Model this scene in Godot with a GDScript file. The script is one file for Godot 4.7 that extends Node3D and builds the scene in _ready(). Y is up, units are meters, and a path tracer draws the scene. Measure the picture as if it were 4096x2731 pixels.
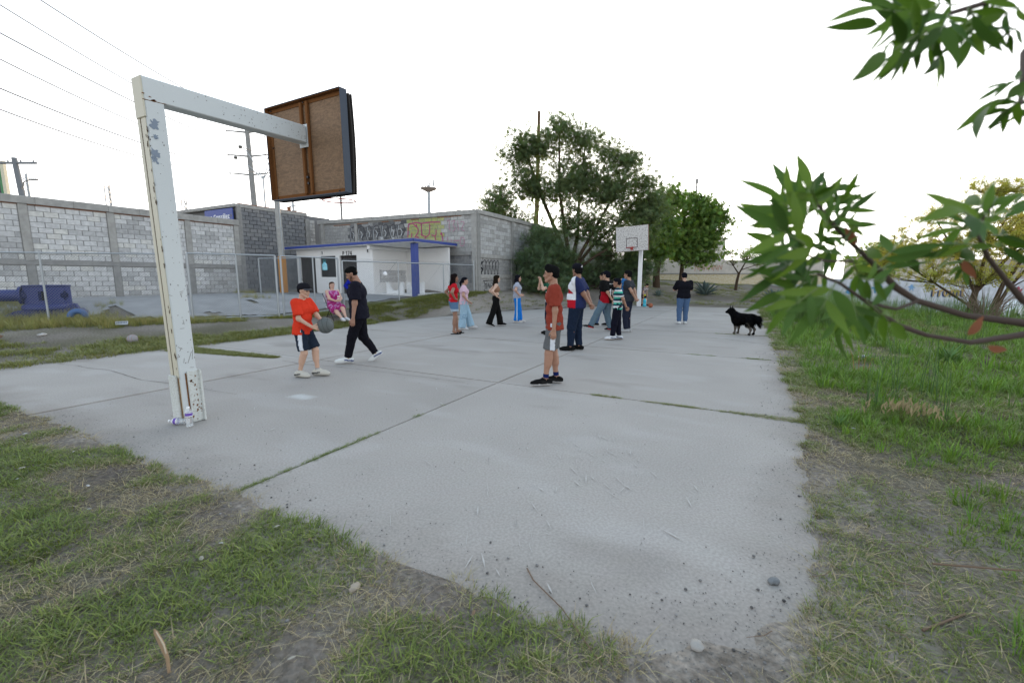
extends Node3D
# A neighbourhood basketball court at dusk: court axes are the world axes, the long side runs along z.

class MB:
	var v := PackedVector3Array()
	var n := PackedVector3Array()
	var c := PackedColorArray()
	var ix := PackedInt32Array()
	var col := Color(1, 1, 1)
	func quad(a: Vector3, b: Vector3, d: Vector3, e: Vector3) -> void:
		var k := v.size()
		var nn := (b - a).cross(e - a)
		if nn.length_squared() < 1e-14:
			nn = (d - b).cross(e - b)
		nn = nn.normalized()
		v.append_array([a, b, d, e])
		n.append_array([nn, nn, nn, nn])
		c.append_array([col, col, col, col])
		ix.append_array([k, k + 2, k + 1, k, k + 3, k + 2])
	func tri(a: Vector3, b: Vector3, d: Vector3) -> void:
		var k := v.size()
		var nn := (b - a).cross(d - a).normalized()
		v.append_array([a, b, d])
		n.append_array([nn, nn, nn])
		c.append_array([col, col, col])
		ix.append_array([k, k + 2, k + 1])
	func box(ctr: Vector3, size: Vector3, b := Basis(), ch := 0.0) -> void:
		var h := size * 0.5
		if ch <= 0.0:
			for ax in 3:
				for s in [-1.0, 1.0]:
					var w := Vector3.ZERO
					w[ax] = s * h[ax]
					var p := Vector3.ZERO
					p[(ax + 1) % 3] = h[(ax + 1) % 3]
					var q := Vector3.ZERO
					q[(ax + 2) % 3] = h[(ax + 2) % 3] * s
					quad(ctr + b * (w - p - q), ctr + b * (w + p - q), ctr + b * (w + p + q), ctr + b * (w - p + q))
			return
		ch = minf(ch, minf(h.x, minf(h.y, h.z)) * 0.9)
		for ax in 3:
			for s in [-1.0, 1.0]:
				var w := Vector3.ZERO
				w[ax] = s * h[ax]
				var a1 := (ax + 1) % 3
				var a2 := (ax + 2) % 3
				var p := Vector3.ZERO
				p[a1] = h[a1] - ch
				var q := Vector3.ZERO
				q[a2] = (h[a2] - ch) * s
				quad(ctr + b * (w - p - q), ctr + b * (w + p - q), ctr + b * (w + p + q), ctr + b * (w - p + q))
		for ax in 3:
			var a1 := (ax + 1) % 3
			var a2 := (ax + 2) % 3
			for s1 in [-1.0, 1.0]:
				for s2 in [-1.0, 1.0]:
					var e0 := Vector3.ZERO
					e0[a1] = s1 * h[a1]
					e0[a2] = s2 * (h[a2] - ch)
					var e1 := Vector3.ZERO
					e1[a1] = s1 * (h[a1] - ch)
					e1[a2] = s2 * h[a2]
					var l := Vector3.ZERO
					l[ax] = h[ax] - ch
					if s1 * s2 > 0:
						quad(ctr + b * (e0 - l), ctr + b * (e1 - l), ctr + b * (e1 + l), ctr + b * (e0 + l))
					else:
						quad(ctr + b * (e1 - l), ctr + b * (e0 - l), ctr + b * (e0 + l), ctr + b * (e1 + l))
	func tube(pts: PackedVector3Array, rad: PackedFloat32Array, sides := 6, cap := true, flat := 1.0) -> void:
		var k := v.size()
		var m := pts.size()
		var up := Vector3(0.13, 0.97, 0.21)
		var t0 := (pts[1] - pts[0]).normalized()
		if absf(t0.dot(up)) > 0.9:
			up = Vector3(0.9, 0.1, 0.42)
		var sx := up.cross(t0).normalized()
		for i in m:
			var t := (pts[mini(i + 1, m - 1)] - pts[maxi(i - 1, 0)]).normalized()
			sx = (sx - t * sx.dot(t)).normalized()
			var sy := t.cross(sx)
			for j in sides:
				var a := TAU * j / sides
				var d := sx * cos(a) + sy * sin(a) * flat
				v.append(pts[i] + d * rad[i])
				n.append(d.normalized())
				c.append(col)
		for i in m - 1:
			for j in sides:
				var a := k + i * sides + j
				var b := k + i * sides + (j + 1) % sides
				ix.append_array([a, a + sides, b, b, a + sides, b + sides])
		if cap:
			for e in 2:
				var i := 0 if e == 0 else m - 1
				var t := (pts[1] - pts[0]).normalized() * -1.0 if e == 0 else (pts[m - 1] - pts[m - 2]).normalized()
				var q := v.size()
				v.append(pts[i]); n.append(t); c.append(col)
				for j in sides:
					v.append(v[k + i * sides + j]); n.append(t); c.append(col)
				for j in sides:
					if e == 0:
						ix.append_array([q, q + 1 + j, q + 1 + (j + 1) % sides])
					else:
						ix.append_array([q, q + 1 + (j + 1) % sides, q + 1 + j])
	func rod(a: Vector3, b: Vector3, r: float, sides := 6, r2 := -1.0) -> void:
		tube(PackedVector3Array([a, b]), PackedFloat32Array([r, r if r2 < 0 else r2]), sides)
	func lathe(prof: Array, sides := 16, xf := Transform3D()) -> void:
		var k := v.size()
		var m := prof.size()
		for i in m:
			var p0: Vector2 = prof[maxi(i - 1, 0)]
			var p1: Vector2 = prof[mini(i + 1, m - 1)]
			var t := p1 - p0
			var nr := Vector2(t.y, -t.x).normalized()
			var p: Vector2 = prof[i]
			for j in sides:
				var a := TAU * j / sides
				v.append(xf * Vector3(p.x * cos(a), p.y, p.x * sin(a)))
				n.append((xf.basis * Vector3(nr.x * cos(a), nr.y, nr.x * sin(a))).normalized())
				c.append(col)
		for i in m - 1:
			for j in sides:
				var a := k + i * sides + j
				var b := k + i * sides + (j + 1) % sides
				ix.append_array([a, b, a + sides, b, b + sides, a + sides])
	func prism(poly: PackedVector2Array, xf: Transform3D, depth: float) -> void:
		# polygon in local xy, extruded along local z from 0 to depth
		var t := Geometry2D.triangulate_polygon(poly)
		for i in range(0, t.size(), 3):
			var a := poly[t[i]]; var b := poly[t[i + 1]]; var d := poly[t[i + 2]]
			tri(xf * Vector3(a.x, a.y, depth), xf * Vector3(b.x, b.y, depth), xf * Vector3(d.x, d.y, depth))
			tri(xf * Vector3(a.x, a.y, 0), xf * Vector3(d.x, d.y, 0), xf * Vector3(b.x, b.y, 0))
		var m := poly.size()
		for i in m:
			var a := poly[i]; var b := poly[(i + 1) % m]
			quad(xf * Vector3(a.x, a.y, 0), xf * Vector3(b.x, b.y, 0), xf * Vector3(b.x, b.y, depth), xf * Vector3(a.x, a.y, depth))
	func add(o: MB, xf: Transform3D, tint = null) -> void:
		var k := v.size()
		for i in o.v.size():
			v.append(xf * o.v[i])
			n.append((xf.basis * o.n[i]).normalized())
			c.append(o.c[i] if tint == null else o.c[i] * (tint as Color))
		if xf.basis.determinant() < 0:
			for i in range(0, o.ix.size(), 3):
				ix.append_array([o.ix[i] + k, o.ix[i + 2] + k, o.ix[i + 1] + k])
		else:
			for i in o.ix: ix.append(i + k)
	func mesh() -> ArrayMesh:
		var arr := []
		arr.resize(Mesh.ARRAY_MAX)
		arr[Mesh.ARRAY_VERTEX] = v
		arr[Mesh.ARRAY_NORMAL] = n
		arr[Mesh.ARRAY_COLOR] = c
		arr[Mesh.ARRAY_INDEX] = ix
		var me := ArrayMesh.new()
		me.add_surface_from_arrays(Mesh.PRIMITIVE_TRIANGLES, arr)
		return me

var rng := RandomNumberGenerator.new()
var nz := FastNoiseLite.new()
var M := {}
var taken := {}
const EYE := 1.54

# ---------------------------------------------------------------- naming
func numbered(called: String) -> String:
	if not taken.has(called):
		taken[called] = 0
		return called
	taken[called] += 1
	return "%s_%03d" % [called, taken[called]]

func tag(o: Node, label: String, category: String, group := "", kind := "") -> void:
	if label: o.set_meta("label", label)
	if category: o.set_meta("category", category)
	if group: o.set_meta("group", group)
	if kind: o.set_meta("kind", kind)
	elif category in ["wall", "fence", "gate"]: o.set_meta("kind", "thing")

func thing(called: String, label: String, category: String, at := Vector3.ZERO, turn := 0.0, group := "") -> Node3D:
	var o := Node3D.new()
	o.name = numbered(called)
	add_child(o)
	o.position = at
	o.rotation.y = turn
	tag(o, label, category, group)
	return o

func obj(called: String, me: Mesh, m: Material, parent: Node = null, at := Vector3.ZERO) -> MeshInstance3D:
	var o := MeshInstance3D.new()
	o.mesh = me
	o.material_override = m
	o.position = at
	if parent == null:
		o.name = numbered(called)
		add_child(o)
	else:
		o.name = called
		parent.add_child(o, true)
	return o

func struct(called: String, me: Mesh, m: Material, label: String, category: String) -> MeshInstance3D:
	var o := obj(called, me, m)
	tag(o, label, category, "", "structure")
	return o

# ---------------------------------------------------------------- materials (colours are linear base colours)
func lin(r: float, g: float, b: float) -> Color:
	return Color(r, g, b).linear_to_srgb()

func mat(col: Color, rough := 0.8, metal := 0.0, vc := false) -> StandardMaterial3D:
	var m := StandardMaterial3D.new()
	m.albedo_color = col.linear_to_srgb()
	m.roughness = rough
	m.metallic = metal
	m.vertex_color_use_as_albedo = vc
	if rough > 0.8: m.metallic_specular = 0.2
	return m

func noise_tex(size: int, freq: float, oct: int, seed_: int, lo: Color, hi: Color, type := FastNoiseLite.TYPE_SIMPLEX_SMOOTH, mid = null) -> NoiseTexture2D:
	var f := FastNoiseLite.new()
	f.noise_type = type
	f.frequency = freq
	f.fractal_octaves = oct
	f.seed = seed_
	var t := NoiseTexture2D.new()
	t.width = size
	t.height = size
	t.seamless = true
	t.noise = f
	var g := Gradient.new()
	g.set_color(0, lo.linear_to_srgb())
	g.set_color(1, hi.linear_to_srgb())
	if mid != null:
		g.add_point(0.5, (mid as Color).linear_to_srgb())
	t.color_ramp = g
	return t

func bump_tex(size: int, freq: float, oct: int, seed_: int, strength: float) -> NoiseTexture2D:
	var f := FastNoiseLite.new()
	f.frequency = freq
	f.fractal_octaves = oct
	f.seed = seed_
	var t := NoiseTexture2D.new()
	t.width = size
	t.height = size
	t.seamless = true
	t.noise = f
	t.as_normal_map = true
	t.bump_strength = strength
	return t

func textured(m: StandardMaterial3D, tex: Texture2D, scale: float, nrm: Texture2D = null, nstr := 1.0) -> StandardMaterial3D:
	m.albedo_texture = tex
	m.uv1_triplanar = true
	m.uv1_world_triplanar = true
	m.uv1_scale = Vector3(scale, scale, scale)
	if nrm:
		m.normal_enabled = true
		m.normal_texture = nrm
		m.normal_scale = nstr
	return m

func ss(a: float, b: float, x: float) -> float:
	var t := clampf((x - a) / (b - a), 0.0, 1.0)
	return t * t * (3.0 - 2.0 * t)

func g3(v: float) -> Color:
	return Color(v, v, v)

func make_materials() -> void:
	var w := Color(1, 1, 1)
	var tx := {}
	tx.fine = noise_tex(512, 0.09, 4, 3, g3(0.70), g3(1.0))
	tx.grain = noise_tex(512, 0.25, 3, 9, g3(0.88), g3(1.0))
	tx.blotch = noise_tex(512, 0.012, 5, 5, g3(0.72), g3(1.0))
	tx.soil = noise_tex(512, 0.05, 6, 14, Color(0.42, 0.40, 0.38), g3(1.0))
	tx.nfine = bump_tex(512, 0.12, 4, 21, 3.0)
	tx.nsoil = bump_tex(512, 0.05, 6, 23, 8.0)
	# long stretched grain for plywood
	var ply := FastNoiseLite.new()
	ply.seed = 77
	ply.frequency = 0.02
	ply.fractal_octaves = 3
	ply.domain_warp_enabled = true
	ply.domain_warp_amplitude = 40.0
	ply.domain_warp_frequency = 0.01
	var im := Image.create(256, 256, false, Image.FORMAT_RGB8)
	for y in 256:
		for x in 256:
			var q := ply.get_noise_2d(x * 0.5, y * 1.6) * 5.0
			var s := q - floorf(q)
			s = 0.5 + 0.5 * sin(s * TAU)
			var k := 0.62 + 0.38 * s + 0.12 * ply.get_noise_2d(x * 3.0 + 900.0, y * 12.0)
			im.set_pixel(x, y, Color(k, k * 0.97, k * 0.93).linear_to_srgb())
	tx.ply = ImageTexture.create_from_image(im)
	M.court = textured(mat(w, 0.86, 0, true), tx.fine, 0.9)
	M.soil = textured(mat(w, 0.95, 0, true), tx.soil, 0.7, tx.nsoil, 1.0)
	M.yard = textured(mat(Color(0.35, 0.345, 0.34), 0.9), tx.blotch, 0.2, tx.nfine, 0.4)
	M.cement = textured(mat(Color(0.33, 0.325, 0.31), 0.92), tx.blotch, 0.5, tx.nfine, 0.8)
	M.cement_light = textured(mat(Color(0.42, 0.41, 0.385), 0.92), tx.blotch, 0.5, tx.nfine, 0.8)
	M.mortar_grey = textured(mat(Color(0.215, 0.218, 0.222), 0.95), tx.fine, 0.7)
	M.mortar = textured(mat(Color(0.32, 0.315, 0.30), 0.95), tx.fine, 0.7)
	var wb := [Color(0.70, 0.70, 0.69), Color(0.67, 0.67, 0.665), Color(0.63, 0.63, 0.625), Color(0.55, 0.55, 0.545), Color(0.71, 0.70, 0.66), Color(0.48, 0.48, 0.475)]
	var gb := [Color(0.225, 0.23, 0.24), Color(0.245, 0.25, 0.255), Color(0.21, 0.215, 0.225), Color(0.27, 0.27, 0.272)]
	var cb := [Color(0.42, 0.415, 0.40), Color(0.48, 0.475, 0.46), Color(0.38, 0.375, 0.365), Color(0.52, 0.515, 0.50)]
	var db := [Color(0.16, 0.162, 0.166), Color(0.20, 0.2, 0.202), Color(0.25, 0.25, 0.25), Color(0.13, 0.13, 0.135), Color(0.34, 0.34, 0.34)]
	var yb := [Color(0.42, 0.44, 0.18), Color(0.45, 0.46, 0.22), Color(0.39, 0.41, 0.19)]
	for e in [["white_block", wb], ["grey_block", gb], ["pale_block", cb], ["dark_block", db], ["lime_block", yb]]:
		var l := []
		for q in e[1]:
			l.append(textured(mat(q, 0.93), tx.blotch, 0.9, tx.nfine, 0.9))
		M[e[0]] = l
	M.brick = textured(mat(Color(0.32, 0.15, 0.085), 0.93), tx.fine, 2.0)
	M.white_wall = textured(mat(Color(0.86, 0.855, 0.84), 0.85), tx.grain, 0.35)
	M.white = mat(Color(0.80, 0.80, 0.80), 0.6)
	M.blue = mat(Color(0.028, 0.055, 0.26), 0.5)
	M.ink_and_shade = mat(Color(0.012, 0.012, 0.013), 0.9)
	M.iron = mat(Color(0.035, 0.03, 0.03), 0.6, 0.3)
	M.galv = textured(mat(Color(0.42, 0.45, 0.47), 0.45, 0.55), tx.fine, 3.0)
	M.wire = mat(Color(0.24, 0.255, 0.265), 0.6, 0.2)
	M.dark_metal = mat(Color(0.03, 0.03, 0.033), 0.5, 0.5)
	M.post_white = textured(mat(Color(0.58, 0.61, 0.61), 0.5), tx.grain, 1.2)
	M.post_cream = textured(mat(Color(0.60, 0.56, 0.44), 0.5), tx.grain, 1.5)
	M.post_dirty = textured(mat(Color(0.58, 0.60, 0.58), 0.7), noise_tex(256, 0.05, 5, 31, Color(0.72, 0.68, 0.63), g3(1.0), FastNoiseLite.TYPE_SIMPLEX_SMOOTH, Color(0.95, 0.95, 0.93)), 2.5)
	M.scuff = textured(mat(Color(0.54, 0.52, 0.49), 0.9), tx.fine, 1.5)
	M.rust = textured(mat(Color(0.20, 0.085, 0.03), 0.85), tx.fine, 5.0)
	M.rust_dark = mat(Color(0.06, 0.03, 0.015), 0.9)
	M.primer = mat(Color(0.20, 0.24, 0.30), 0.7)
	M.ply = textured(mat(Color(0.25, 0.155, 0.088), 0.75), tx.ply, 0.55)
	M.ply_white = textured(mat(Color(0.62, 0.60, 0.57), 0.8), noise_tex(512, 0.03, 5, 41, Color(0.18, 0.15, 0.14), g3(1.0), FastNoiseLite.TYPE_SIMPLEX_SMOOTH, g3(0.9)), 0.9)
	M.frame_blue = mat(Color(0.025, 0.04, 0.065), 0.6)
	M.orange = textured(mat(Color(0.62, 0.25, 0.02), 0.6), tx.grain, 1.0)
	M.wood = textured(mat(Color(0.16, 0.11, 0.07), 0.9), tx.fine, 1.5)
	M.far_grey = M.cement
	M.far_pale = M.galv
	M.cream_wall = textured(mat(Color(0.66, 0.60, 0.53), 0.9), tx.blotch, 0.25)
	M.cream_low = textured(mat(Color(0.66, 0.62, 0.55), 0.9), noise_tex(512, 0.03, 5, 47, Color(0.75, 0.62, 0.35), g3(1.0)), 0.35)
	M.far_white = textured(mat(Color(0.62, 0.64, 0.68), 0.9), tx.blotch, 0.3)
	M.asphalt = textured(mat(Color(0.16, 0.165, 0.175), 0.9), tx.fine, 0.5)
	M.bark = textured(mat(Color(0.12, 0.085, 0.06), 0.95), tx.soil, 3.0, tx.nsoil, 1.0)
	M.bark_grey = textured(mat(Color(0.10, 0.085, 0.075), 0.95), tx.soil, 6.0)
	M.twig = mat(Color(0.075, 0.05, 0.04), 0.9)
	M.vc = mat(w, 0.85, 0, true)
	M.skin = mat(w, 0.55, 0, true)
	M.cloth = mat(w, 0.92, 0, true)
	M.glossy = mat(w, 0.35, 0, true)
	M.hair = mat(w, 0.85, 0, true)
	M.hair.metallic_specular = 0.12
	for e in [["leaf", 0.8], ["grass", 0.6], ["leaf_far", 1.0]]:
		var lm := mat(w, 0.6, 0, true)
		lm.backlight_enabled = true
		lm.backlight = Color(e[1], e[1], e[1] * 0.6)
		lm.cull_mode = BaseMaterial3D.CULL_DISABLED
		M[e[0]] = lm
	var gl := mat(Color(0.85, 0.9, 0.92), 0.05)
	gl.transparency = BaseMaterial3D.TRANSPARENCY_ALPHA
	gl.albedo_color.a = 0.22
	M.clear = gl
	var bl := mat(Color(0.25, 0.66, 0.78), 0.08)
	bl.transparency = BaseMaterial3D.TRANSPARENCY_ALPHA
	bl.albedo_color.a = 0.55
	M.clear_blue = bl
	M.purple = mat(Color(0.13, 0.06, 0.36), 0.5)
	M.tx = tx

func flat_mat(key: String, col: Color, rough := 0.8, metal := 0.0) -> StandardMaterial3D:
	if not M.has(key):
		M[key] = mat(col, rough, metal)
	return M[key]

# ---------------------------------------------------------------- terrain
func fence_x(z: float) -> float:
	if z <= -18.2: return -11.6
	if z <= -9.2: return lerpf(-13.4, -11.6, (-9.2 - z) / 9.0)
	if z <= -7.0: return lerpf(-14.5, -13.4, (-7.0 - z) / 2.2)
	return lerpf(-17.2, -14.5, (-4.7 - z) / 2.3)

func court_in(x: float, z: float) -> float:
	# signed distance inside the court, ragged where soil has crept over the rim
	var xr := 0.70 - 0.20 * ss(-6.0, -2.8, z)
	var e := minf(minf(x + 11.1, xr - x), minf(z + 25.4, -1.62 - z))
	var q := Vector2(x - xr + 1.15, z + 1.61 + 1.15)
	if q.x > 0 and q.y > 0:
		e = minf(e, 1.15 - q.length())
	e += 0.05 * nz.get_noise_2d(x * 60.0, z * 60.0) + 0.10 * nz.get_noise_2d(x * 420.0, z * 330.0 + 50.0)
	return e

func hgt(x: float, z: float) -> float:
	var y := 0.0
	var fx := fence_x(z)
	var a := lerpf(0.25, 0.84, ss(-9.0, -17.5, z))
	var el := lerpf(-11.15, -10.1, ss(-11.0, -16.0, z))
	var left := a * ss(el, fx + 0.4, x) + (0.77 - a) * ss(fx - 0.3, fx - 4.0, x)
	var s := (x + 10.2) * -0.8787 + (z + 16.0) * -0.4775
	var mound := 0.95 * ss(0.0, 4.4, s) * ss(-13.0, -17.0, z)
	y = maxf(left, mound)
	var k := lerpf(1.35, -1.5, ss(-8.0, 18.0, x))
	var far := k * ss(-25.6, -42.0, z)
	y = maxf(y, far) if far > 0 else y + far
	if x > 2.0:
		y -= 0.035 * (minf(x, 60.0) - 2.0)
	var e := court_in(x, z)
	if y < 0.3 and e > -1.5:
		if e > 0: y += 0.012 - 0.085 * ss(0.0, 0.22, e)
		else: y += 0.012 * ss(-1.5, 0.0, e)
	if e < 0.15:
		y += 0.03 * nz.get_noise_2d(x * 90.0, z * 90.0) * ss(0.1, -0.6, e) + 0.006 * nz.get_noise_2d(x * 420.0, z * 420.0)
	return y

func axis(lo: float, hi: float, fine0: float, fine1: float, d0: float, grow: float) -> PackedFloat32Array:
	var r := PackedFloat32Array()
	var p := fine0
	var left := []
	var d := d0
	while p > lo:
		d *= grow
		p -= d
		left.push_front(p)
	for q in left: r.append(q)
	p = fine0
	while p < fine1:
		r.append(p)
		p += d0
	d = d0
	while p < hi:
		r.append(p)
		d *= grow
		p += d
	r.append(hi)
	return r

func soil_color(x: float, z: float) -> Color:
	var dark := Color(0.085, 0.068, 0.056)
	var pale := Color(0.41, 0.375, 0.33)
	var t := 0.5 + 0.9 * nz.get_noise_2d(x * 22.0 + 300.0, z * 22.0)
	# darker soil under the lawns, pale trodden dust on the yard side, with a ragged border
	var w := 0.5 * nz.get_noise_2d(x * 60.0, z * 60.0 + 40.0)
	var lawn_dark := 0.34 if z > -1.7 + w or (x > 0.75 + w and z > -24.0 + w * 4.0) else 0.0
	t = clampf(t * 0.7 + 0.35 - lawn_dark, 0.0, 1.0)
	var c := dark.lerp(pale, t)
	if court_in(x, z) > 0.35 and hgt(x, z) < 0.0: return Color(0.06, 0.052, 0.045)
	var g := clampf(0.25 + 1.4 * nz.get_noise_2d(x * 40.0, z * 40.0 + 900.0), 0.0, 0.75)
	if court_in(x, z) < -0.3:
		c = c.lerp(Color(0.13, 0.135, 0.06), g * 0.6)
	return c

# ---------------------------------------------------------------- ground, court, yard
func grid_sheet(xs: PackedFloat32Array, zs: PackedFloat32Array, hf: Callable, cf: Callable, keep = null) -> ArrayMesh:
	var nx := xs.size()
	var nzz := zs.size()
	var v := PackedVector3Array()
	var n := PackedVector3Array()
	var c := PackedColorArray()
	var ix := PackedInt32Array()
	v.resize(nx * nzz); n.resize(nx * nzz); c.resize(nx * nzz)
	for j in nzz:
		for i in nx:
			v[j * nx + i] = Vector3(xs[i], hf.call(xs[i], zs[j]), zs[j])
			c[j * nx + i] = cf.call(xs[i], zs[j])
	for j in nzz:
		for i in nx:
			var a := v[j * nx + mini(i + 1, nx - 1)] - v[j * nx + maxi(i - 1, 0)]
			var b := v[mini(j + 1, nzz - 1) * nx + i] - v[maxi(j - 1, 0) * nx + i]
			n[j * nx + i] = b.cross(a).normalized()
	for j in nzz - 1:
		for i in nx - 1:
			var a := j * nx + i
			if keep != null and not keep.call((xs[i] + xs[i + 1]) * 0.5, (zs[j] + zs[j + 1]) * 0.5):
				continue
			ix.append_array([a, a + 1, a + nx, a + 1, a + nx + 1, a + nx])
	var arr := []
	arr.resize(Mesh.ARRAY_MAX)
	arr[Mesh.ARRAY_VERTEX] = v
	arr[Mesh.ARRAY_NORMAL] = n
	arr[Mesh.ARRAY_COLOR] = c
	arr[Mesh.ARRAY_INDEX] = ix
	var me := ArrayMesh.new()
	me.add_surface_from_arrays(Mesh.PRIMITIVE_TRIANGLES, arr)
	return me

func build_ground() -> void:
	var xs := axis(-420.0, 420.0, -8.2, 3.2, 0.07, 1.055)
	var zs := axis(-460.0, 60.0, -6.4, -0.2, 0.07, 1.05)
	struct("ground", grid_sheet(xs, zs, hgt, soil_color), M.soil, "bare grey brown soil of the park round the court", "ground")

func concrete_color(x: float, z: float) -> Color:
	var t := 0.425 + 0.03 * nz.get_noise_2d(x * 18.0 + 70.0, z * 18.0) + 0.03 * nz.get_noise_2d(x * 70.0, z * 70.0 + 20.0)
	var c := Color(t, t * 0.93, t * 0.855)
	# chalky scuffs, drawn out along the slab, and a few damp stains
	var s := nz.get_noise_2d(x * 46.0 + 500.0, z * 130.0 + 40.0)
	c = c.lerp(Color(0.48, 0.455, 0.43), ss(0.18, 0.5, s) * 0.45)
	var d := nz.get_noise_2d(x * 30.0 - 400.0, z * 75.0 - 40.0)
	c = c.lerp(Color(0.30, 0.275, 0.25), ss(0.32, 0.6, d) * 0.6)
	# soil washed onto the rim
	var e := court_in(x, z)
	c = c.lerp(Color(0.29, 0.26, 0.23), ss(0.5, 0.0, e + 0.3 * nz.get_noise_2d(x * 130.0, z * 130.0)) * 0.55)
	var w := Vector2((x + 5.05) * 1.0, (z + 3.65) * 1.4).length()
	c = c.lerp(Color(0.60, 0.60, 0.58), ss(0.17, 0.1, w + 0.12 * nz.get_noise_2d(x * 400.0, z * 400.0)))
	return c

func build_court() -> void:
	var root := Node3D.new()
	root.name = numbered("basketball_court")
	add_child(root)
	tag(root, "worn grey concrete basketball court cast in large square slabs", "court", "", "structure")
	var bx := [-11.2, -7.1, -3.17, 0.78]
	var bz := [-25.6, -21.5, -17.5, -13.45, -9.5, -5.52, -1.58]
	for i in 3:
		for j in 6:
			var x0: float = bx[i] + 0.008
			var x1: float = bx[i + 1] - 0.008
			var z0: float = bz[j] + 0.008
			var z1: float = bz[j + 1] - 0.008
			var step := 0.085 if j >= 4 else 0.16
			var cx := int(ceil((x1 - x0) / step))
			var cz := int(ceil((z1 - z0) / step))
			var xs := PackedFloat32Array()
			var zs := PackedFloat32Array()
			for k in cx + 1: xs.append(lerpf(x0, x1, float(k) / cx))
			for k in cz + 1: zs.append(lerpf(z0, z1, float(k) / cz))
			var ta := rng.randf_range(-0.0012, 0.0012)
			var tb := rng.randf_range(-0.0012, 0.0012)
			var lift := rng.randf_range(-0.004, 0.004)
			var mx := (x0 + x1) * 0.5
			var mz := (z0 + z1) * 0.5
			var shade := rng.randf_range(0.95, 1.05)
			var hf := func(x: float, z: float) -> float:
				var rim := minf(minf(x - x0, x1 - x), minf(z - z0, z1 - z))
				return lift + (x - mx) * ta + (z - mz) * tb - (0.09 if rim < 0.0005 else 0.0)
			var cf := func(x: float, z: float) -> Color:
				var c := concrete_color(x, z)
				return Color(c.r * shade, c.g * shade, c.b * shade)
			# a narrow rim row dropping into the joint
			for d in [0.010, 0.004]:
				xs.insert(1, x0 + d); xs.insert(xs.size() - 1, x1 - d)
				zs.insert(1, z0 + d); zs.insert(zs.size() - 1, z1 - d)
			obj("slab", grid_sheet(xs, zs, hf, cf), M.court, root)
	# pale scrapes left on the concrete
	var sc := MB.new()
	for k in 150:
		var o := Vector2(rng.randfn(-1.2, 0.5), rng.randfn(-3.2, 0.7)) if k < 90 else Vector2(rng.randf_range(-8.0, 0.2), rng.randf_range(-9.0, -2.2))
		var a := rng.randfn(0.9, 0.35)
		var l := rng.randf_range(0.04, 0.22)
		var dr := Vector3(cos(a), 0, sin(a))
		var sd := Vector3(-dr.z, 0, dr.x) * rng.randf_range(0.0008, 0.003)
		var q := Vector3(o.x, 0.0095, o.y)
		sc.quad(q - sd, q + dr * l * 0.5 - sd * 1.4 + sd * rng.randf_range(-2.0, 2.0), q + dr * l, q + dr * l * 0.5 + sd * 1.4)
	obj("scrape_marks", sc.mesh(), M.scuff, root).set_meta("kind", "stuff")
	# fine cracks packed with dirt
	var cm := flat_mat("crack", Color(0.07, 0.062, 0.055), 0.95)
	for e in [[Vector2(-7.6, -5.1), Vector2(-3.6, -5.3), 0.010], [Vector2(-6.05, -4.95), Vector2(-6.2, -4.5), 0.008], [Vector2(-9.5, -7.1), Vector2(-7.3, -9.3), 0.010], [Vector2(-0.9, -12.3), Vector2(0.6, -11.6), 0.02], [Vector2(-10.9, -3.0), Vector2(-5.9, -3.3), 0.008]]:
		var mb := MB.new()
		var p: Vector2 = e[0]
		var q: Vector2 = e[1]
		var sd := (q - p).orthogonal().normalized()
		var cnt := 26
		var last := p
		for k in cnt:
			var t := float(k + 1) / cnt
			var nx := p.lerp(q, t) + sd * 0.25 * nz.get_noise_2d(t * 90.0 + p.x * 300.0, p.y * 70.0)
			var hw: float = e[2] * 0.5 * rng.randf_range(0.4, 1.2)
			mb.quad(Vector3(last.x, 0.010, last.y) + Vector3(sd.x, 0, sd.y) * hw, Vector3(nx.x, 0.010, nx.y) + Vector3(sd.x, 0, sd.y) * hw, Vector3(nx.x, 0.010, nx.y) - Vector3(sd.x, 0, sd.y) * hw, Vector3(last.x, 0.010, last.y) - Vector3(sd.x, 0, sd.y) * hw)
			last = nx
		obj("crack", mb.mesh(), cm, root)

func build_yard() -> void:
	var xs := PackedFloat32Array()
	var zs := PackedFloat32Array()
	for i in 50: xs.append(lerpf(-22.4, -13.2, i / 49.0))
	for i in 60: zs.append(lerpf(-15.0, -3.0, i / 59.0))
	var keep := func(x: float, z: float) -> bool:
		return x < fence_x(z) - 0.9 - 0.8 * ss(-7.0, -5.0, z) + 0.5 * nz.get_noise_2d(x * 30.0, z * 30.0) and nz.get_noise_2d(x * 25.0 + 90.0, z * 50.0) < 0.42
	var hf := func(x: float, z: float) -> float: return hgt(x, z) + 0.03
	var cf := func(_x: float, _z: float) -> Color: return Color(1, 1, 1)
	struct("yard_pavement", grid_sheet(xs, zs, hf, cf, keep), M.yard, "pale concrete paving inside the fenced yard", "pavement")

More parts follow.
